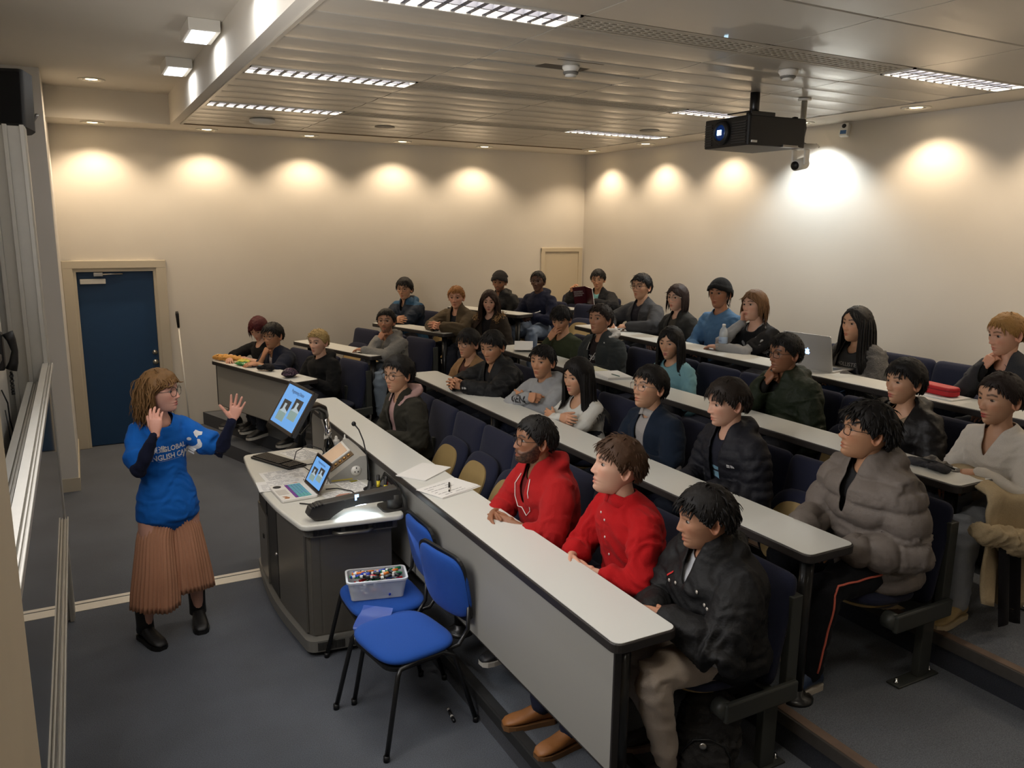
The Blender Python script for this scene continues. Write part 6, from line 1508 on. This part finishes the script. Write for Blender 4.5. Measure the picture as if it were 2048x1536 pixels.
# document camera (arm folded down)
dc = thing('document_camera', 'dark grey document camera with folded arm and lit spot on the lectern', 'document camera', (1.33, 4.40, LZ))
DCM = mat('doc_cam_grey', (48, 46, 43), .5, bump=.1, bscale=300)
B = MB(); y0_ = -.035
prof = [(-.285, .045), (-.27, .085), (-.22, .105), (.245, .145), (.27, .13), (.27, .075), (.02, .070), (-.08, .055), (-.125, .028), (-.16, .004), (-.20, .002), (-.25, .01)]
vs = []; fs = []; n = len(prof)
for y, sc in ((-.040, .86), (-.030, 1.0), (.030, 1.0), (.040, .86)):
    cx, cz = sum(p[0] for p in prof)/n, .075
    for x, z in prof: vs.append((x if abs(sc-1) < .01 else x*.985, y+(x+.0)*-.05, cz+(z-cz)*sc))
for i in range(3):
    for j in range(n): a = i*n+j; b = i*n+(j+1) % n; fs.append((a, b, b+n, a+n))
fs += [tuple(range(n))[::-1], tuple(range(3*n, 4*n))]; B.add(vs, fs, DCM, False); B.build('arm', dc)
B = MB(); B.tube([(.24, -.01, .0), (.24, -.01, .10)], .045, DCM, 20); B.build('pivot', dc)
B = MB(); B.prism(rrect(.16, .29, -.06, .10, .03), 0, .012, DCM); B.build('base', dc)
B = MB()
for i in range(4): B.box(-.262+i*.018, -.252+i*.018, -.036, .036, .088+i*.003, .098+i*.003, BLACKP)
B.build('grip_ribs', dc)
MB().box(-.012, .012, -.040, -.036, .10, .135, mat('status_glow', (170, 200, 255), .3, emit=1.5, ecol=(150, 190, 255))).build('status_light', dc)
MB().box(-.07, .06, -.022, .022, .060, .066, mat('doc_lamp', (235, 245, 255), .3, emit=8, ecol=(215, 236, 255))).build('lamp_strip', dc)
l_ = bpy.data.lights.new('doc_lamp', 'SPOT'); l_.energy = 3.2; l_.color = (.72, .88, 1.0); l_.spot_size = R(112); l_.spot_blend = .12; l_.shadow_soft_size = .01
lo_ = bpy.data.objects.new('doc_lamp', l_); C.objects.link(lo_); lo_.location = (1.325, 4.365, LZ+.062); lo_.rotation_euler = (R(-14), 0, 0); lo_.scale = (1.5, 1, 1)
# pen rack
pr = thing('marker_rack', 'black pen rack with yellow-banded markers beside the microphone', 'pen holder', (1.585, 4.60, LZ), R(8))
B = MB(); B.box(-.045, .03, -.10, .12, 0, .05, BLACKP, .006); B.build('rack', pr)
YM = mat('marker_yellow', (214, 190, 40), .5)
for i, (x, y) in enumerate(((-.02, .05), (-.02, -.05), (.01, .0))):
    m_ = MB(); m_.tube([(x, y, .05), (x, y, .14)], .011, BLACKP, 10); m_.build('marker_barrel', pr); m_ = MB(); m_.tube([(x, y, .065), (x, y, .105)], .0115, YM if i < 2 else mat('marker_red', (170, 30, 40), .5), 10); m_.build('marker_band', pr)
cb_ = thing('cable_bundle', 'bundle of black cables looping behind the pen rack to the lectern edge', 'cable', (1.6, 4.6, LZ))
for k in range(4):
    B = MB(); B.tube([(.01, .22-.01*k, .03), (.015+.004*k, .12, .09+.012*k), (.02, .0, .10+.010*k), (.022+.003*k, -.10, .07+.012*k), (.02, -.20, .035+.006*k), (.012, -.245, .006)], .006, BLACKP, 6); B.build('cable', cb_)
ca_ = MB(); ca_.tube([(1.29, 4.90, LZ+.01), (1.36, 4.88, LZ+.012), (1.43, 4.80, LZ+.008), (1.44, 4.70, LZ+.006), (1.38, 4.60, LZ+.006), (1.25, 4.60, LZ+.006), (1.15, 4.66, LZ+.006), (1.08, 4.72, LZ+.006)], .004, BLACKP, 7)
tag(ca_.build('laptop_cable'), 'black cable curving from the laptop across the papers on the lectern', 'cable')
cb2 = MB(); cb2.tube([(1.26, 5.62, LZ+.02), (1.30, 5.72, LZ+.05), (1.40, 5.76, LZ+.08), (1.48, 5.70, LZ+.05), (1.50, 5.64, LZ+.01)], .0035, BLACKP, 6); cb2.tube([(1.24, 5.52, LZ+.006), (1.33, 5.50, LZ+.006), (1.42, 5.52, LZ+.006), (1.47, 5.60, LZ+.006)], .0035, BLACKP, 6)
cb2.tube([(1.22, 5.46, LZ+.006), (1.27, 5.38, LZ+.03), (1.26, 5.28, LZ+.05), (1.30, 5.22, LZ+.02), (1.36, 5.30, LZ+.006)], .0035, BLACKP, 6)
tag(cb2.build('keyboard_cable'), 'thin black cables trailing behind the keyboard on the lectern', 'cable')

# ---------------- blue chairs ----------------
def blue_chair(label, loc_, rotz):
    t = thing('stacking_chair', label, 'chair', loc_, rotz, 'royal blue stacking chairs')
    def pad(w_, d_, h_, nx=22, nz=14, curve=0.0, e=.55):
        vs = []; fs = []; sg = lambda a, p: math.copysign(abs(a)**p, a)
        for i in range(nz+1):
            th = -PI/2+PI*i/nz
            for j in range(nx*2):
                a = PI*j/nx; x = w_/2*sg(math.cos(th), .45)*sg(math.cos(a), e); y = d_/2*sg(math.cos(th), .45)*sg(math.sin(a), e); vs.append((x, y, h_/2*sg(math.sin(th), .8)+curve*(x/(w_/2))**2))
        n = nx*2
        for i in range(nz):
            for j in range(n): a = i*n+j; b = i*n+(j+1) % n; fs.append((a, b, b+n, a+n))
        mb = MB(); mb.add(vs, fs, CHAIRF, True); return mb
    pad(.47, .43, .065).build('seat', t, (0, 0, .455))
    pad(.44, .36, .05, curve=.03).build('backrest', t, (0, -.235, .70), (R(80), 0, 0))
    s = MB(); s.prism(rrect(-.215, .215, -.19, .19, .08), -.008, .008, BLACKP, T=Matrix.Translation((0, -.262, .70)) @ Matrix.Rotation(R(80), 4, 'X')); s.build('back_shell', t)
    s = MB(); s.prism(rrect(-.22, .22, -.20, .20, .08), .410, .428, BLACKP); s.build('seat_shell', t)
    for sx in (-1, 1):
        f = MB(); f.tube([(sx*.27, .26, .012), (sx*.235, .17, .40), (sx*.225, .15, .425), (sx*.22, .05, .435), (sx*.22, -.10, .43), (sx*.235, -.16, .40), (sx*.27, -.27, .012)], .0125, BLACKM, 12); f.build('leg', t)
        for y in (.26, -.27): MB().tube([(sx*.27, y, 0), (sx*.27, y, .03)], .016, BLACKP, 10).build('foot_cap', t)
        f = MB(); f.tube([(sx*.20, -.12, .425), (sx*.205, -.21, .43), (sx*.205, -.265, .50), (sx*.20, -.275, .66)], .011, BLACKM, 10); f.build('back_support', t)
    for y in (.12, -.12): f = MB(); f.tube([(-.225, y, .425), (.225, y, .425)], .011, BLACKM, 10); f.build('cross_bar', t)
    return t
blue_chair('empty royal blue chair in front, its seat facing the lectern aisle', (1.33, 3.62, 0), R(100))
blue_chair('royal blue chair behind, holding the plastic box of markers', (1.385, 4.11, 0), R(90))
# plastic box with markers
bx = thing('plastic_box', 'clear plastic box full of whiteboard markers on the rear blue chair', 'box', (1.345, 4.08, .492), R(-14))
BXM = mat('frosted_plastic', (215, 218, 220), .35, alpha=.5)
B = MB(); L_, W_, H_ = .165, .085, .115
def wallbox(B, l0, w0, l1, w1, h, th, m):
    o = [rrect(-l0, l0, -w0, w0, .02, 4), rrect(-l1, l1, -w1, w1, .025, 4)]; i_ = [rrect(-l0+th, l0-th, -w0+th, w0-th, .018, 4), rrect(-l1+th, l1-th, -w1+th, w1-th, .022, 4)]
    n = len(o[0]); vs = [(x, y, 0) for x, y in o[0]]+[(x, y, h) for x, y in o[1]]+[(x, y, h) for x, y in i_[1]]+[(x, y, th) for x, y in i_[0]]; fs = [tuple(range(n))[::-1], tuple(range(3*n, 4*n))]
    for k in range(3):
        for j in range(n): a = k*n+j; b = k*n+(j+1) % n; fs.append((a, b, b+n, a+n))
    B.add(vs, fs, m)
wallbox(B, .145, .07, .165, .09, .115, .004, BXM); B.build('tub', bx)
B = MB(); 
o_ = rrect(-.171, .171, -.096, .096, .028, 4); i_ = rrect(-.160, .160, -.085, .085, .024, 4); n = len(o_)
B.add([(x, y, .108) for x, y in o_]+[(x, y, .118) for x, y in o_]+[(x, y, .118) for x, y in i_], [(j, (j+1) % n, n+(j+1) % n, n+j) for j in range(n)]+[(n+j, n+(j+1) % n, 2*n+(j+1) % n, 2*n+j) for j in range(n)], mat('frosted_rim', (225, 226, 226), .35, alpha=.8)); B.build('rim', bx)
rs = random.Random(5); MC = [(30, 60, 170), (200, 40, 34), (20, 110, 60), (24, 24, 26), (30, 60, 170), (220, 120, 40), (24, 24, 26)]
MKL = {(30, 60, 170): 'blue', (200, 40, 34): 'red', (20, 110, 60): 'green', (24, 24, 26): 'black', (220, 120, 40): 'orange'}
bq = Matrix.Translation((1.345, 4.08, .492)) @ Matrix.Rotation(R(-14), 4, 'Z')
marker_me = {}
def marker(label, M_, col, group):
    t = bpy.data.objects.new('marker_pen', None); C.objects.link(t); t.matrix_world = M_; tag(t, label, 'marker', group)
    if col not in marker_me:
        cm = mat('marker_%d_%d_%d' % col, col, .4); b1 = MB(); b1.tube([(-.055, 0, 0), (.025, 0, 0)], .0085, WHITEP, 8); b2 = MB(); b2.tube([(.025, 0, 0), (.030, 0, 0), (.062, 0, 0)], [.0085, .0095, .0085], cm, 8); b3 = MB(); b3.tube([(-.060, 0, 0), (-.052, 0, 0)], .0088, cm, 8); b4 = MB(); b4.tube([(-.035, 0, 0), (.012, 0, 0)], .0088, cm, 8)
        marker_me[col] = [b1.mesh('barrel'), b2.mesh('cap'), b3.mesh('end_plug'), b4.mesh('band')]
    for me in marker_me[col]: o = bpy.data.objects.new(me.name.split('.')[0], me); C.objects.link(o); o.parent = t
for k in range(42):
    lay = k//14; col = MC[rs.randrange(len(MC))]
    x = rs.uniform(-.09, .09); y = rs.uniform(-.048, .048); a = rs.uniform(-.5, .5) if rs.random() < .7 else rs.uniform(-1.3, 1.3)
    if abs(a) > .6: y *= .4; 
    M_ = bq @ Matrix.Translation((x, y, .026+lay*.042+rs.uniform(0, .016))) @ Matrix.Rotation(a, 4, 'Z') @ Matrix.Rotation(rs.uniform(-.12, .12), 4, 'Y')
    marker('%s whiteboard marker heaped in the clear plastic box' % MKL[col], M_, col, '%s markers in the plastic box' % MKL[col])
marker('black and white marker lying alone on the carpet by the blue chair leg', Matrix.Translation((1.545, 3.50, .0095)) @ Matrix.Rotation(R(-98), 4, 'Z'), (24, 24, 26), None)
pb = thing('blue_folder', 'translucent blue plastic wallet hanging over the rear chair seat edge', 'folder', (1.31, 3.93, .487), R(-40))
B = MB(); vs = []; PBM = mat('blue_wallet', (60, 96, 190), .3, alpha=.75)
for i in range(13):
    s = i/12; y = -.02-.15*min(1, s*1.6); z = .0-.0*(s < .3)-max(0, s-.35)*.12-.03*math.sin(s*3)
    for x in (-.085, .085): vs.append((x+.005*math.sin(s*9), y, z+.01))
B.add(vs, [(2*i, 2*i+1, 2*i+3, 2*i+2) for i in range(12)], PBM, True); B.build('wallet', pb)

# ---------------- things on the desks ----------------
def onwing(k, x, s): q = LA[k]+LN*x+LU*s; return (q.x, q.y, Z0[k]+.742)
TZ = {k: Z0[k]+.742 for k in Z0}
def blob(vox, parts, wr=0.0, seed=0, sm=2):
    co, F, nm = remesh(parts, vox, sm)
    if wr: co = wrinkle(co, nm, wr, [(co.mean(0), 1.0, 1.0)], seed, 2.0)
    return co, F
sheet('loose pile of white handwritten sheets on the front desk', 1.79, 4.46, TZ[1], .30, .21, 35, 0, layers=4, group=None)
sheet('white writing pad under the black pen on the front desk', 1.80, 4.09, TZ[1], .30, .21, 20, 6, layers=5, curl=.004)
pn = thing('ballpoint_pen', 'black pen lying on the writing pad on the front desk', 'pen', (1.80, 4.09, TZ[1]+.0135), R(66))
MB().tube([(-.03, 0, 0), (.07, 0, 0)], .0055, BLACKP, 8).build('barrel', pn); MB().tube([(-.065, 0, 0), (-.03, 0, 0)], .005, WHITEP, 8).build('cap', pn); MB().tube([(-.085, 0, 0), (-.065, 0, 0)], [.002, .005], BLACKP, 8).build('tip', pn)
# third row
nb = thing('notebook', 'white notebook with a pen beside a teal folder on the third desk', 'notebook', (3.745, 5.22, TZ[3]), R(78))
B = MB(); B.box(-.15, .15, -.105, .105, 0, .018, PAPER, .002); B.build('pages', nb); B = MB(); B.box(-.152, .152, -.108, .107, -.0, .003, mat('cover_white', (205, 205, 210), .5)); B.build('cover', nb)
B = MB(); B.tube([(-.13, .0, .023), (-.02, .02, .023)], .004, mat('pen_grey', (90, 120, 110), .4), 8); tag(B.build('pencil', None), 'grey green pen lying on the open notebook on the third desk', 'pen').matrix_world = Matrix.Translation((3.745, 5.22, TZ[3])) @ Matrix.Rotation(R(78), 4, 'Z')
tf = thing('folder', 'teal plastic folder under loose paper left of the white notebook', 'folder', (3.745, 5.50, TZ[3]), R(84))
MB().box(-.12, .12, -.085, .085, 0, .012, mat('teal_cover', (40, 120, 140), .4), .002).build('cover', tf); MB().box(-.11, .11, -.08, .08, .012, .016, mat('paper_cream', (205, 200, 170), .8)).build('pages', tf)
pb2 = thing('open_book', 'small open booklet with raised pages before the man in olive', 'book', (3.75, 6.72, TZ[3]), R(60))
for s, a in ((-1, 8), (1, 32)):
    T = Matrix.Rotation(R(-s*a), 4, 'Y'); B = MB(); B.box(0 if s > 0 else -.13, .13 if s > 0 else 0, -.09, .09, 0.002, .007, PAPER, T=T); B.build('page', pb2)
gl = thing('gloves', 'pair of crumpled dark grey gloves near the right end of the third desk', 'gloves', (3.73, 2.47, TZ[3]), R(8))
for k, (dx, dy, a) in enumerate(((.0, .055, 10), (.0, -.06, -20))):
    T = rotm(a, 0, 0); P_ = [ring_loft([T @ A(0, -.07, .016)+A(dx, dy, 0), T @ A(.0, .0, .018)+A(dx, dy, 0), T @ A(0, .05, .016)+A(dx, dy, 0)], [(.030, .012), (.036, .014), (.032, .010)])]
    for i in range(4): P_.append(ring_loft([T @ A(-.027+i*.018, .045, .014)+A(dx, dy, 0), T @ A(-.030+i*.020, .085-.008*abs(i-1.5), .012+.006*(i % 2))+A(dx, dy, 0)], [(.010, .009), (.008, .007)], n=8))
    co, F = blob(.0045, P_, .005, k); mkmesh('glove', co, F, [cloth((58, 58, 62))], None, gl)
# back row
wb = thing('water_bottle', 'clear plastic water bottle with blue label on the back desk', 'bottle', (4.79, 5.10, TZ[4]))
MB().lathe([(.028, 0), (.036, .008), (.036, .05), (.033, .056), (.036, .062), (.036, .15), (.030, .18), (.014, .205), (.013, .215)], mat('water_plastic', (225, 232, 236), .08, alpha=.45), 24).build('body', wb)
MB().lathe([(.0365, .066), (.0368, .068), (.0368, .118), (.0365, .12)], mat('label_white_blue', (170, 190, 215), .5), 24, cap=False).build('paper_label', wb)
MB().lathe([(.0146, .205), (.0146, .226), (.012, .228)], WHITEP, 16).build('cap', wb)
Tl = Matrix.Translation((-.0375, 0, .082)) @ frame((0, 0, 0), (0, -1, 0), (0, 0, 1), (-1, 0, 0)); text_mesh('pure', .022, mat('label_blue', (40, 70, 150), .5), Tl, 'CENTER', parent=wb, name='label_print')
lb = thing('silver_laptop', 'open silver laptop with a glowing fruit emblem on the back desk', 'laptop', (4.74, 4.13, TZ[4]), R(-84)); lb.scale = (1.14, 1.14, 1.14)
SIL = mat('laptop_silver', (186, 183, 178), .4, metal=.35)
B = MB(); B.prism(rrect(-.18, .18, .0, .245, .015), 0, .010, SIL, bev=.002); B.build('base', lb)
B = MB(); Tt = Matrix.Translation((0, .0, .010)) @ Matrix.Rotation(R(102), 4, 'X'); B.prism(rrect(-.18, .18, 0, .235, .012), -.0, .006, SIL, T=Tt, bev=.002); B.build('lid', lb)
B = MB(); B.box(-.15, .15, .03, .14, .010, .0115, BLACKP); B.build('keyboard', lb)
Td = Tt @ Matrix.Translation((0, .118, .0064))
B = MB(); AP = mat('emblem_glow', (190, 215, 250), .3, emit=1.6, ecol=(150, 190, 255))
pts = [(0, .010), (.005, .0125), (.011, .0125), (.0155, .009), (.012, .005), (.0115, .0), (.013, -.004), (.0165, -.007), (.014, -.013), (.010, -.018), (.006, -.0185), (.0, -.017), (-.006, -.0185), (-.010, -.018), (-.0145, -.012), (-.017, -.004), (-.0165, .004), (-.013, .010), (-.007, .0125), (-.003, .0118)]
B.prism([(x*1.15, y*1.15) for x, y in pts], 0, .0006, AP, T=Td); B.prism([(.001, .016), (.003, .021), (.008, .0245), (.008, .020), (.005, .016)], 0, .0006, AP, T=Td); B.build('emblem', lb)
rc = thing('pencil_case', 'red zipped case lying on a white booklet on the back desk', 'case', (4.745, 3.10, TZ[4]+.012), R(83))
REDC = mat('case_red', (190, 22, 36), .5, bump=.2, bscale=300)
B = MB(); B.prism(rrect(-.135, .135, -.055, .055, .045), 0, .058, REDC, bev=.014, smooth=False); B.build('body', rc)
B = MB(); B.prism(rrect(-.137, .137, -.057, .057, .046), .034, .038, mat('zip_dark_red', (120, 14, 24), .6)); B.build('zip', rc)
B = MB(); B.box(.06, .066, -.062, -.057, .004, .042, STEEL); B.box(.05, .078, -.062, -.056, .036, .044, STEEL); B.build('zip_pull', rc)
bk = thing('booklet', 'white booklet under the red pencil case on the back desk', 'book', (4.735, 3.08, TZ[4]), R(86)); MB().box(-.15, .15, -.09, .09, 0, .010, PAPER, .002).build('cover', bk)
nb4 = thing('open_notebook', 'open notebook held by the man in the grey blazer', 'notebook', (4.70, 6.60, TZ[4]+.012), R(82))
for s in (-1, 1):
    T = Matrix.Rotation(R(-s*7), 4, 'Y'); B = MB(); B.box(0 if s > 0 else -.12, .12 if s > 0 else 0, -.08, .08, 0.002, .008, PAPER, T=T); B.build('page', nb4)
    B = MB(); B.box(0 if s > 0 else -.124, .124 if s > 0 else 0, -.083, .083, -.002, .002, BLACKP, T=T); B.build('cover', nb4)
cp_ = thing('earphone_case', 'small white rounded case beside the open notebook on the back desk', 'case', (4.70, 6.92, TZ[4])); MB().prism(rrect(-.03, .03, -.022, .022, .015), 0, .024, WHITEP, bev=.008).build('shell', cp_)
# wings
q = onwing(2, .12, .25); fn = thing('mobile_phone', 'black phone lying on the second far wing desk', 'phone', q, R(95)); MB().prism(rrect(-.038, .038, -.075, .075, .010), 0, .008, BLACKP, bev=.002).build('case', fn); MB().prism(rrect(-.034, .034, -.068, .068, .006), .0081, .0088, mat('phone_glass', (12, 13, 16), .1)).build('screen', fn)
q = onwing(1, .09, 1.56); bg = thing('baguette', 'long baguette in a paper sleeve at the wall end of the front far desk', 'bread', q, R(18+14))
BR = mat('bread_crust', (206, 150, 74), .7, noise=.35, nscale=40, bump=.5, bscale=60)
rs_ = np.random.RandomState(2)
co, F = blob(.007, [ring_loft([A(.02, -.24, .035), A(.01, -.12, .040), A(0, 0, .042), A(-.005, .10, .040), A(-.01, .18, .032)], [(.020, .018), (.040, .034), (.043, .036), (.040, .033), (.020, .018)])], .004, 1); co[:, 2] -= co[:, 2].min(); mkmesh('loaf', co, F, [BR], None, bg)
for k in range(5): B = MB(); y = -.18+k*.07; B.ell((0, y, .072), (.022, .012, .005), mat('bread_cut', (232, 190, 120), .8), 12, 6, T=Matrix.Rotation(R(12), 4, 'Z')); B.build('score_mark', bg)
B = MB(); vs = []; n = 14
for i in range(9):
    y = -.26+.03*i
    for j in range(n): a = PI*j/(n-1); r = .052+.004*math.sin(i*2.3+j*1.7); vs.append((.018+r*math.cos(a), y, max(.003, .050*math.sin(a)*1.0+.003*math.sin(j*2+i))+.001))
PAPB = mat('paper_bag', (224, 206, 170), .85); 
B.add([(x, y+.0, z*.55) for x, y, z in vs if True], [(i*n+j, i*n+j+1, (i+1)*n+j+1, (i+1)*n+j) for i in range(8) for j in range(n-1)], PAPB, True); o = B.build('paper_sleeve', bg); o.modifiers.new('t', 'SOLIDIFY').thickness = .001
def packet(label, x, s, rot, col, m=None, w_=.09, l_=.14):
    q = onwing(1, x, s); t = thing('snack_packet', label, 'snack packet', q, R(rot)); rs2 = np.random.RandomState(int(s*100))
    vs = []; N1, N2 = 14, 10
    for sgn in (1, -1):
        for i in range(N1+1):
            for j in range(N2+1):
                u, v = i/N1*2-1, j/N2*2-1; hgt = .022*(1-u**4)*(1-v**4)+.005*vnoise(A(u*3+s*7, v*3, sgn)[None])[0]*(1-u*u)*(1-v*v)
                vs.append((v*w_/2*(1+.03*math.sin(i*5)*(abs(u) > .95)), u*l_/2, .024+sgn*hgt))
    F = []; M_ = (N1+1)*(N2+1)
    for k in range(2):
        for i in range(N1):
            for j in range(N2): a = k*M_+i*(N2+1)+j; qd = (a, a+1, a+N2+2, a+N2+1); F.append(qd if k else qd[::-1])
    B = MB(); B.add(vs, F, m or mat('packet_%d_%d_%d' % col, col, .22, noise=.5, nscale=18, bump=.4, bscale=30), True); B.build('wrapper', t)
    B = MB(); B.box(-w_/4, w_/4, -l_/5, l_/6, .047, .0485, mat('packet_print', (225, 205, 60), .4)); B.build('print_patch', t); return t
packet('green crisp packet beside the baguette', .09, 1.20, 40, (28, 120, 50)); packet('yellow and white crisp packet behind the green one', .17, 1.32, 75, (206, 196, 90)); packet('dark purple snack packet near the hand of the red-haired person', .13, 1.04, 10, (50, 34, 60), w_=.07, l_=.11)
q = onwing(1, .11, .74); pc = thing('pencil_pouch', 'black pouch with a teal corner in front of the man in navy', 'pouch', q, R(40))
co, F = blob(.006, [ring_loft([A(0, -.08, .03), A(0, 0, .034), A(0, .08, .026)], [(.035, .024), (.046, .030), (.03, .02)])], .008, 4); co[:, 2] -= co[:, 2].min(); mkmesh('pouch_body', co, F, [cloth((18, 18, 22))], None, pc); B = MB(); B.box(-.02, .02, .05, .09, .025, .055, mat('teal_cover', (40, 120, 140), .4), .01); B.build('teal_corner', pc)
q = onwing(1, .10, .26); bd = thing('beaded_purse', 'dark purple beaded purse at the near end of the front far desk', 'purse', q, R(30))
B = MB(); B.ell((0, 0, .045), (.085, .065, .045), cloth((30, 18, 32)), 20, 12); B.build('purse_body', bd)
B = MB(); BDM = mat('bead_purple', (62, 34, 60), .12, coat=.6); rr_ = random.Random(9)
for i in range(210):
    u, v = rr_.random()*6.283, rr_.random()*1.4+.05; x, y, z = .085*math.cos(u)*math.cos(v*.95), .065*math.sin(u)*math.cos(v*.95), .045+.045*math.sin(v*1.1-.35); B.ell((x, y, max(.008, z)), (.0085, .0085, .0085), BDM, 6, 4)
B.build('beads', bd)['kind'] = 'stuff'
rbk = thing('paperback_book', 'dark red paperback held open by the man near the corner hatch', 'book', (5.53, 8.34, 1.72), R(112), rot=(R(-18), R(0), R(116)))
RB = mat('book_red', (74, 14, 24), .4)
for s in (-1, 1):
    T = Matrix.Rotation(R(s*26), 4, 'Z'); B = MB(); B.box(0 if s > 0 else -.155, .155 if s > 0 else 0, .0, .004, -.11, .11, RB, T=T); B.build('cover', rbk)
    B = MB(); B.box(.003 if s > 0 else -.15, .15 if s > 0 else -.003, -.012, .0, -.105, .105, PAPER, .002, T=T); B.build('pages', rbk)
Tb = Matrix.Rotation(R(26), 4, 'Z') @ frame(Vector((.145, .0045, .04)), (-1, 0, 0), (0, 0, 1), (0, 1, 0)); text_mesh('MODERN\nCONTROL\nSYSTEMS', .026, WHITEP, Tb, parent=rbk, name='cover_print')

# ---------------- bags, coat ----------------
def backpack(label, loc_, rotz, rot=None):
    t = thing('backpack', label, 'backpack', loc_, rotz, rot=rot); m = mat('backpack_cloth', (26, 24, 22), .85, noise=.2, nscale=200, bump=.4, bscale=260)
    co, F = blob(.010, [ring_loft([A(0, 0, .03), A(0, 0, .18), A(0, -.01, .34), A(0, -.02, .42)], [(.15, .095), (.165, .11), (.145, .095), (.08, .05)], n=24, e=.75)], .008, 6); co[:, 2] -= co[:, 2].min(); mkmesh('main_compartment', co, F, [m], None, t)
    co, F = blob(.009, [ring_loft([A(0, .10, .03), A(0, .105, .13), A(0, .095, .24)], [(.12, .045), (.125, .05), (.09, .035)], n=20, e=.75)], .006, 8); mkmesh('front_pocket', co, F, [m], None, t)
    zp = mat('zip_black', (12, 12, 12), .4)
    for r, z0_, y_ in ((.128, .20, .115), (.150, .30, .055)):
        B = MB(); B.tube([(-r, y_-.02, z0_-.12), (-r*.92, y_, z0_-.02), (-r*.6, y_+.015, z0_+.05), (0, y_+.02, z0_+.075), (r*.6, y_+.015, z0_+.05), (r*.92, y_, z0_-.02), (r, y_-.02, z0_-.12)], .005, zp, 6); B.build('zip', t)
    B = MB(); B.tube([(-.04, -.06, .40), (-.035, -.06, .455), (.035, -.06, .455), (.04, -.06, .40)], .010, m, 8); B.build('top_handle', t)
    for s in (-1, 1): B = MB(); B.tube([(s*.07, -.09, .38), (s*.09, -.15, .33), (s*.10, -.165, .2), (s*.10, -.12, .06)], [.014, .022, .022, .012], m, 8, flat=.4); B.build('shoulder_strap', t)
    B = MB(); B.lathe([(.018, 0), (.018, .004), (.008, .005)], STEEL, 16, T=Matrix.Translation((.03, .145, .235)) @ Matrix.Rotation(R(-90), 4, 'X')); B.build('metal_badge', t)
    B = MB(); B.tube([(.02, .16, .12), (.03, .165, .06), (.05, .16, .03)], .004, mat('cord_blue', (40, 120, 180), .6), 6); B.build('blue_cord', t)
    return t
backpack('black backpack on the tier beside the man in the black coat', (2.13, 2.24, .305), R(150), rot=(R(6), R(-6), R(140))).scale = (.80, .80, .76)
gb = thing('sports_bag', 'dark bag with a neon green flap on the seat behind the leather jacket', 'bag', (5.17, 3.36, Z0[4]+.50), R(95))
co, F = blob(.010, [ring_loft([A(-.16, 0, .08), A(0, 0, .10), A(.16, 0, .08)], [(.08, .07), (.11, .10), (.07, .06)], xax=A(0, 1, 0))], .012, 3); mkmesh('bag_body', co, F, [cloth((24, 26, 36))], None, gb)
co, F = blob(.009, [ring_loft([A(-.10, .03, .15), A(0, .05, .19), A(.09, .04, .165)], [(.05, .022), (.075, .035), (.04, .02)], xax=A(0, 1, 0))], .012, 5); mkmesh('neon_flap', co, F, [cloth((70, 210, 40))], None, gb)
# beige coat draped over the v-neck woman's lap and seat side
ct = thing('draped_coat', 'beige wool coat draped over the lap of the woman in the white v-neck', 'coat', (3.87, 2.26, Z0[3]))
WOOL = fabric('beige_wool', (176, 158, 126), .95, noise=.15, nscale=120, bump=.4, bscale=300)
vs = []; NU, NV = 26, 30
for i in range(NV+1):
    v = i/NV
    for j in range(NU+1):
        u = j/NU; x = -.30+.62*u+.04*math.sin(v*4); 
        if v < .35: y = .16-.34*(v/.35); z = .705+.02*math.sin(u*6+v*5)-.012*(v*3)**2
        else: w_ = (v-.35)/.65; y = -.18-.05*w_-.035*math.sin(u*11+1)*w_; z = .695-.56*w_*(1-.28*abs(u-.5)*1.2)
        x += .27*max(0, 1-v/.42)*(1 if x < .05 else .3); z = max(z, .03); vs.append((x*(1-.15*max(0, v-.35)), y+.012*math.sin(u*17+v*9), z+.012*math.sin(u*13)*(v < .4)))
F = [(i*(NU+1)+j, i*(NU+1)+j+1, (i+1)*(NU+1)+j+1, (i+1)*(NU+1)+j) for i in range(NV) for j in range(NU)]
mkmesh('coat_body', vs, F, [WOOL], None, ct, solid=.012)
vs = []
for i in range(15):
    v = i/14
    for j in range(9): u = j/8; vs.append((-.20+.16*u+.05*v, -.245-.02*v-.02*math.sin(u*7), .50-.42*v+.015*math.sin(u*5)))
mkmesh('lining', vs, [(i*9+j, i*9+j+1, (i+1)*9+j+1, (i+1)*9+j) for i in range(14) for j in range(8)], [cloth((26, 24, 26))], None, ct, solid=.004)
co, F = blob(.011, [ring_loft([A(-.28, -.20, .56), A(-.10, -.26, .50), A(.08, -.27, .44), A(.20, -.25, .40)], [(.045, .05), (.055, .06), (.052, .055), (.045, .045)], xax=A(0, 0, 1))], .010, 9); mkmesh('sleeve', co, F, [WOOL], None, ct)
hb = thing('handbag', 'soft grey handbag with a dark zip behind the post of the third desk', 'bag', (3.80, 2.47, Z0[3]+.655), R(95))
co, F = blob(.010, [ring_loft([A(-.13, 0, .02), A(0, 0, .04), A(.13, 0, .02)], [(.07, .06), (.085, .085), (.06, .055)], xax=A(0, 1, 0))], .010, 12); mkmesh('bag_body', co, F, [mat('grey_leather', (74, 70, 66), .5, bump=.3, bscale=80)], None, hb)
B = MB(); B.tube([(-.13, .02, .10), (-.04, .05, .125), (.05, .05, .12), (.13, .03, .09)], .005, BLACKP, 6); B.build('zip', hb)
# front-row baseboards visible step strip in front of the wings
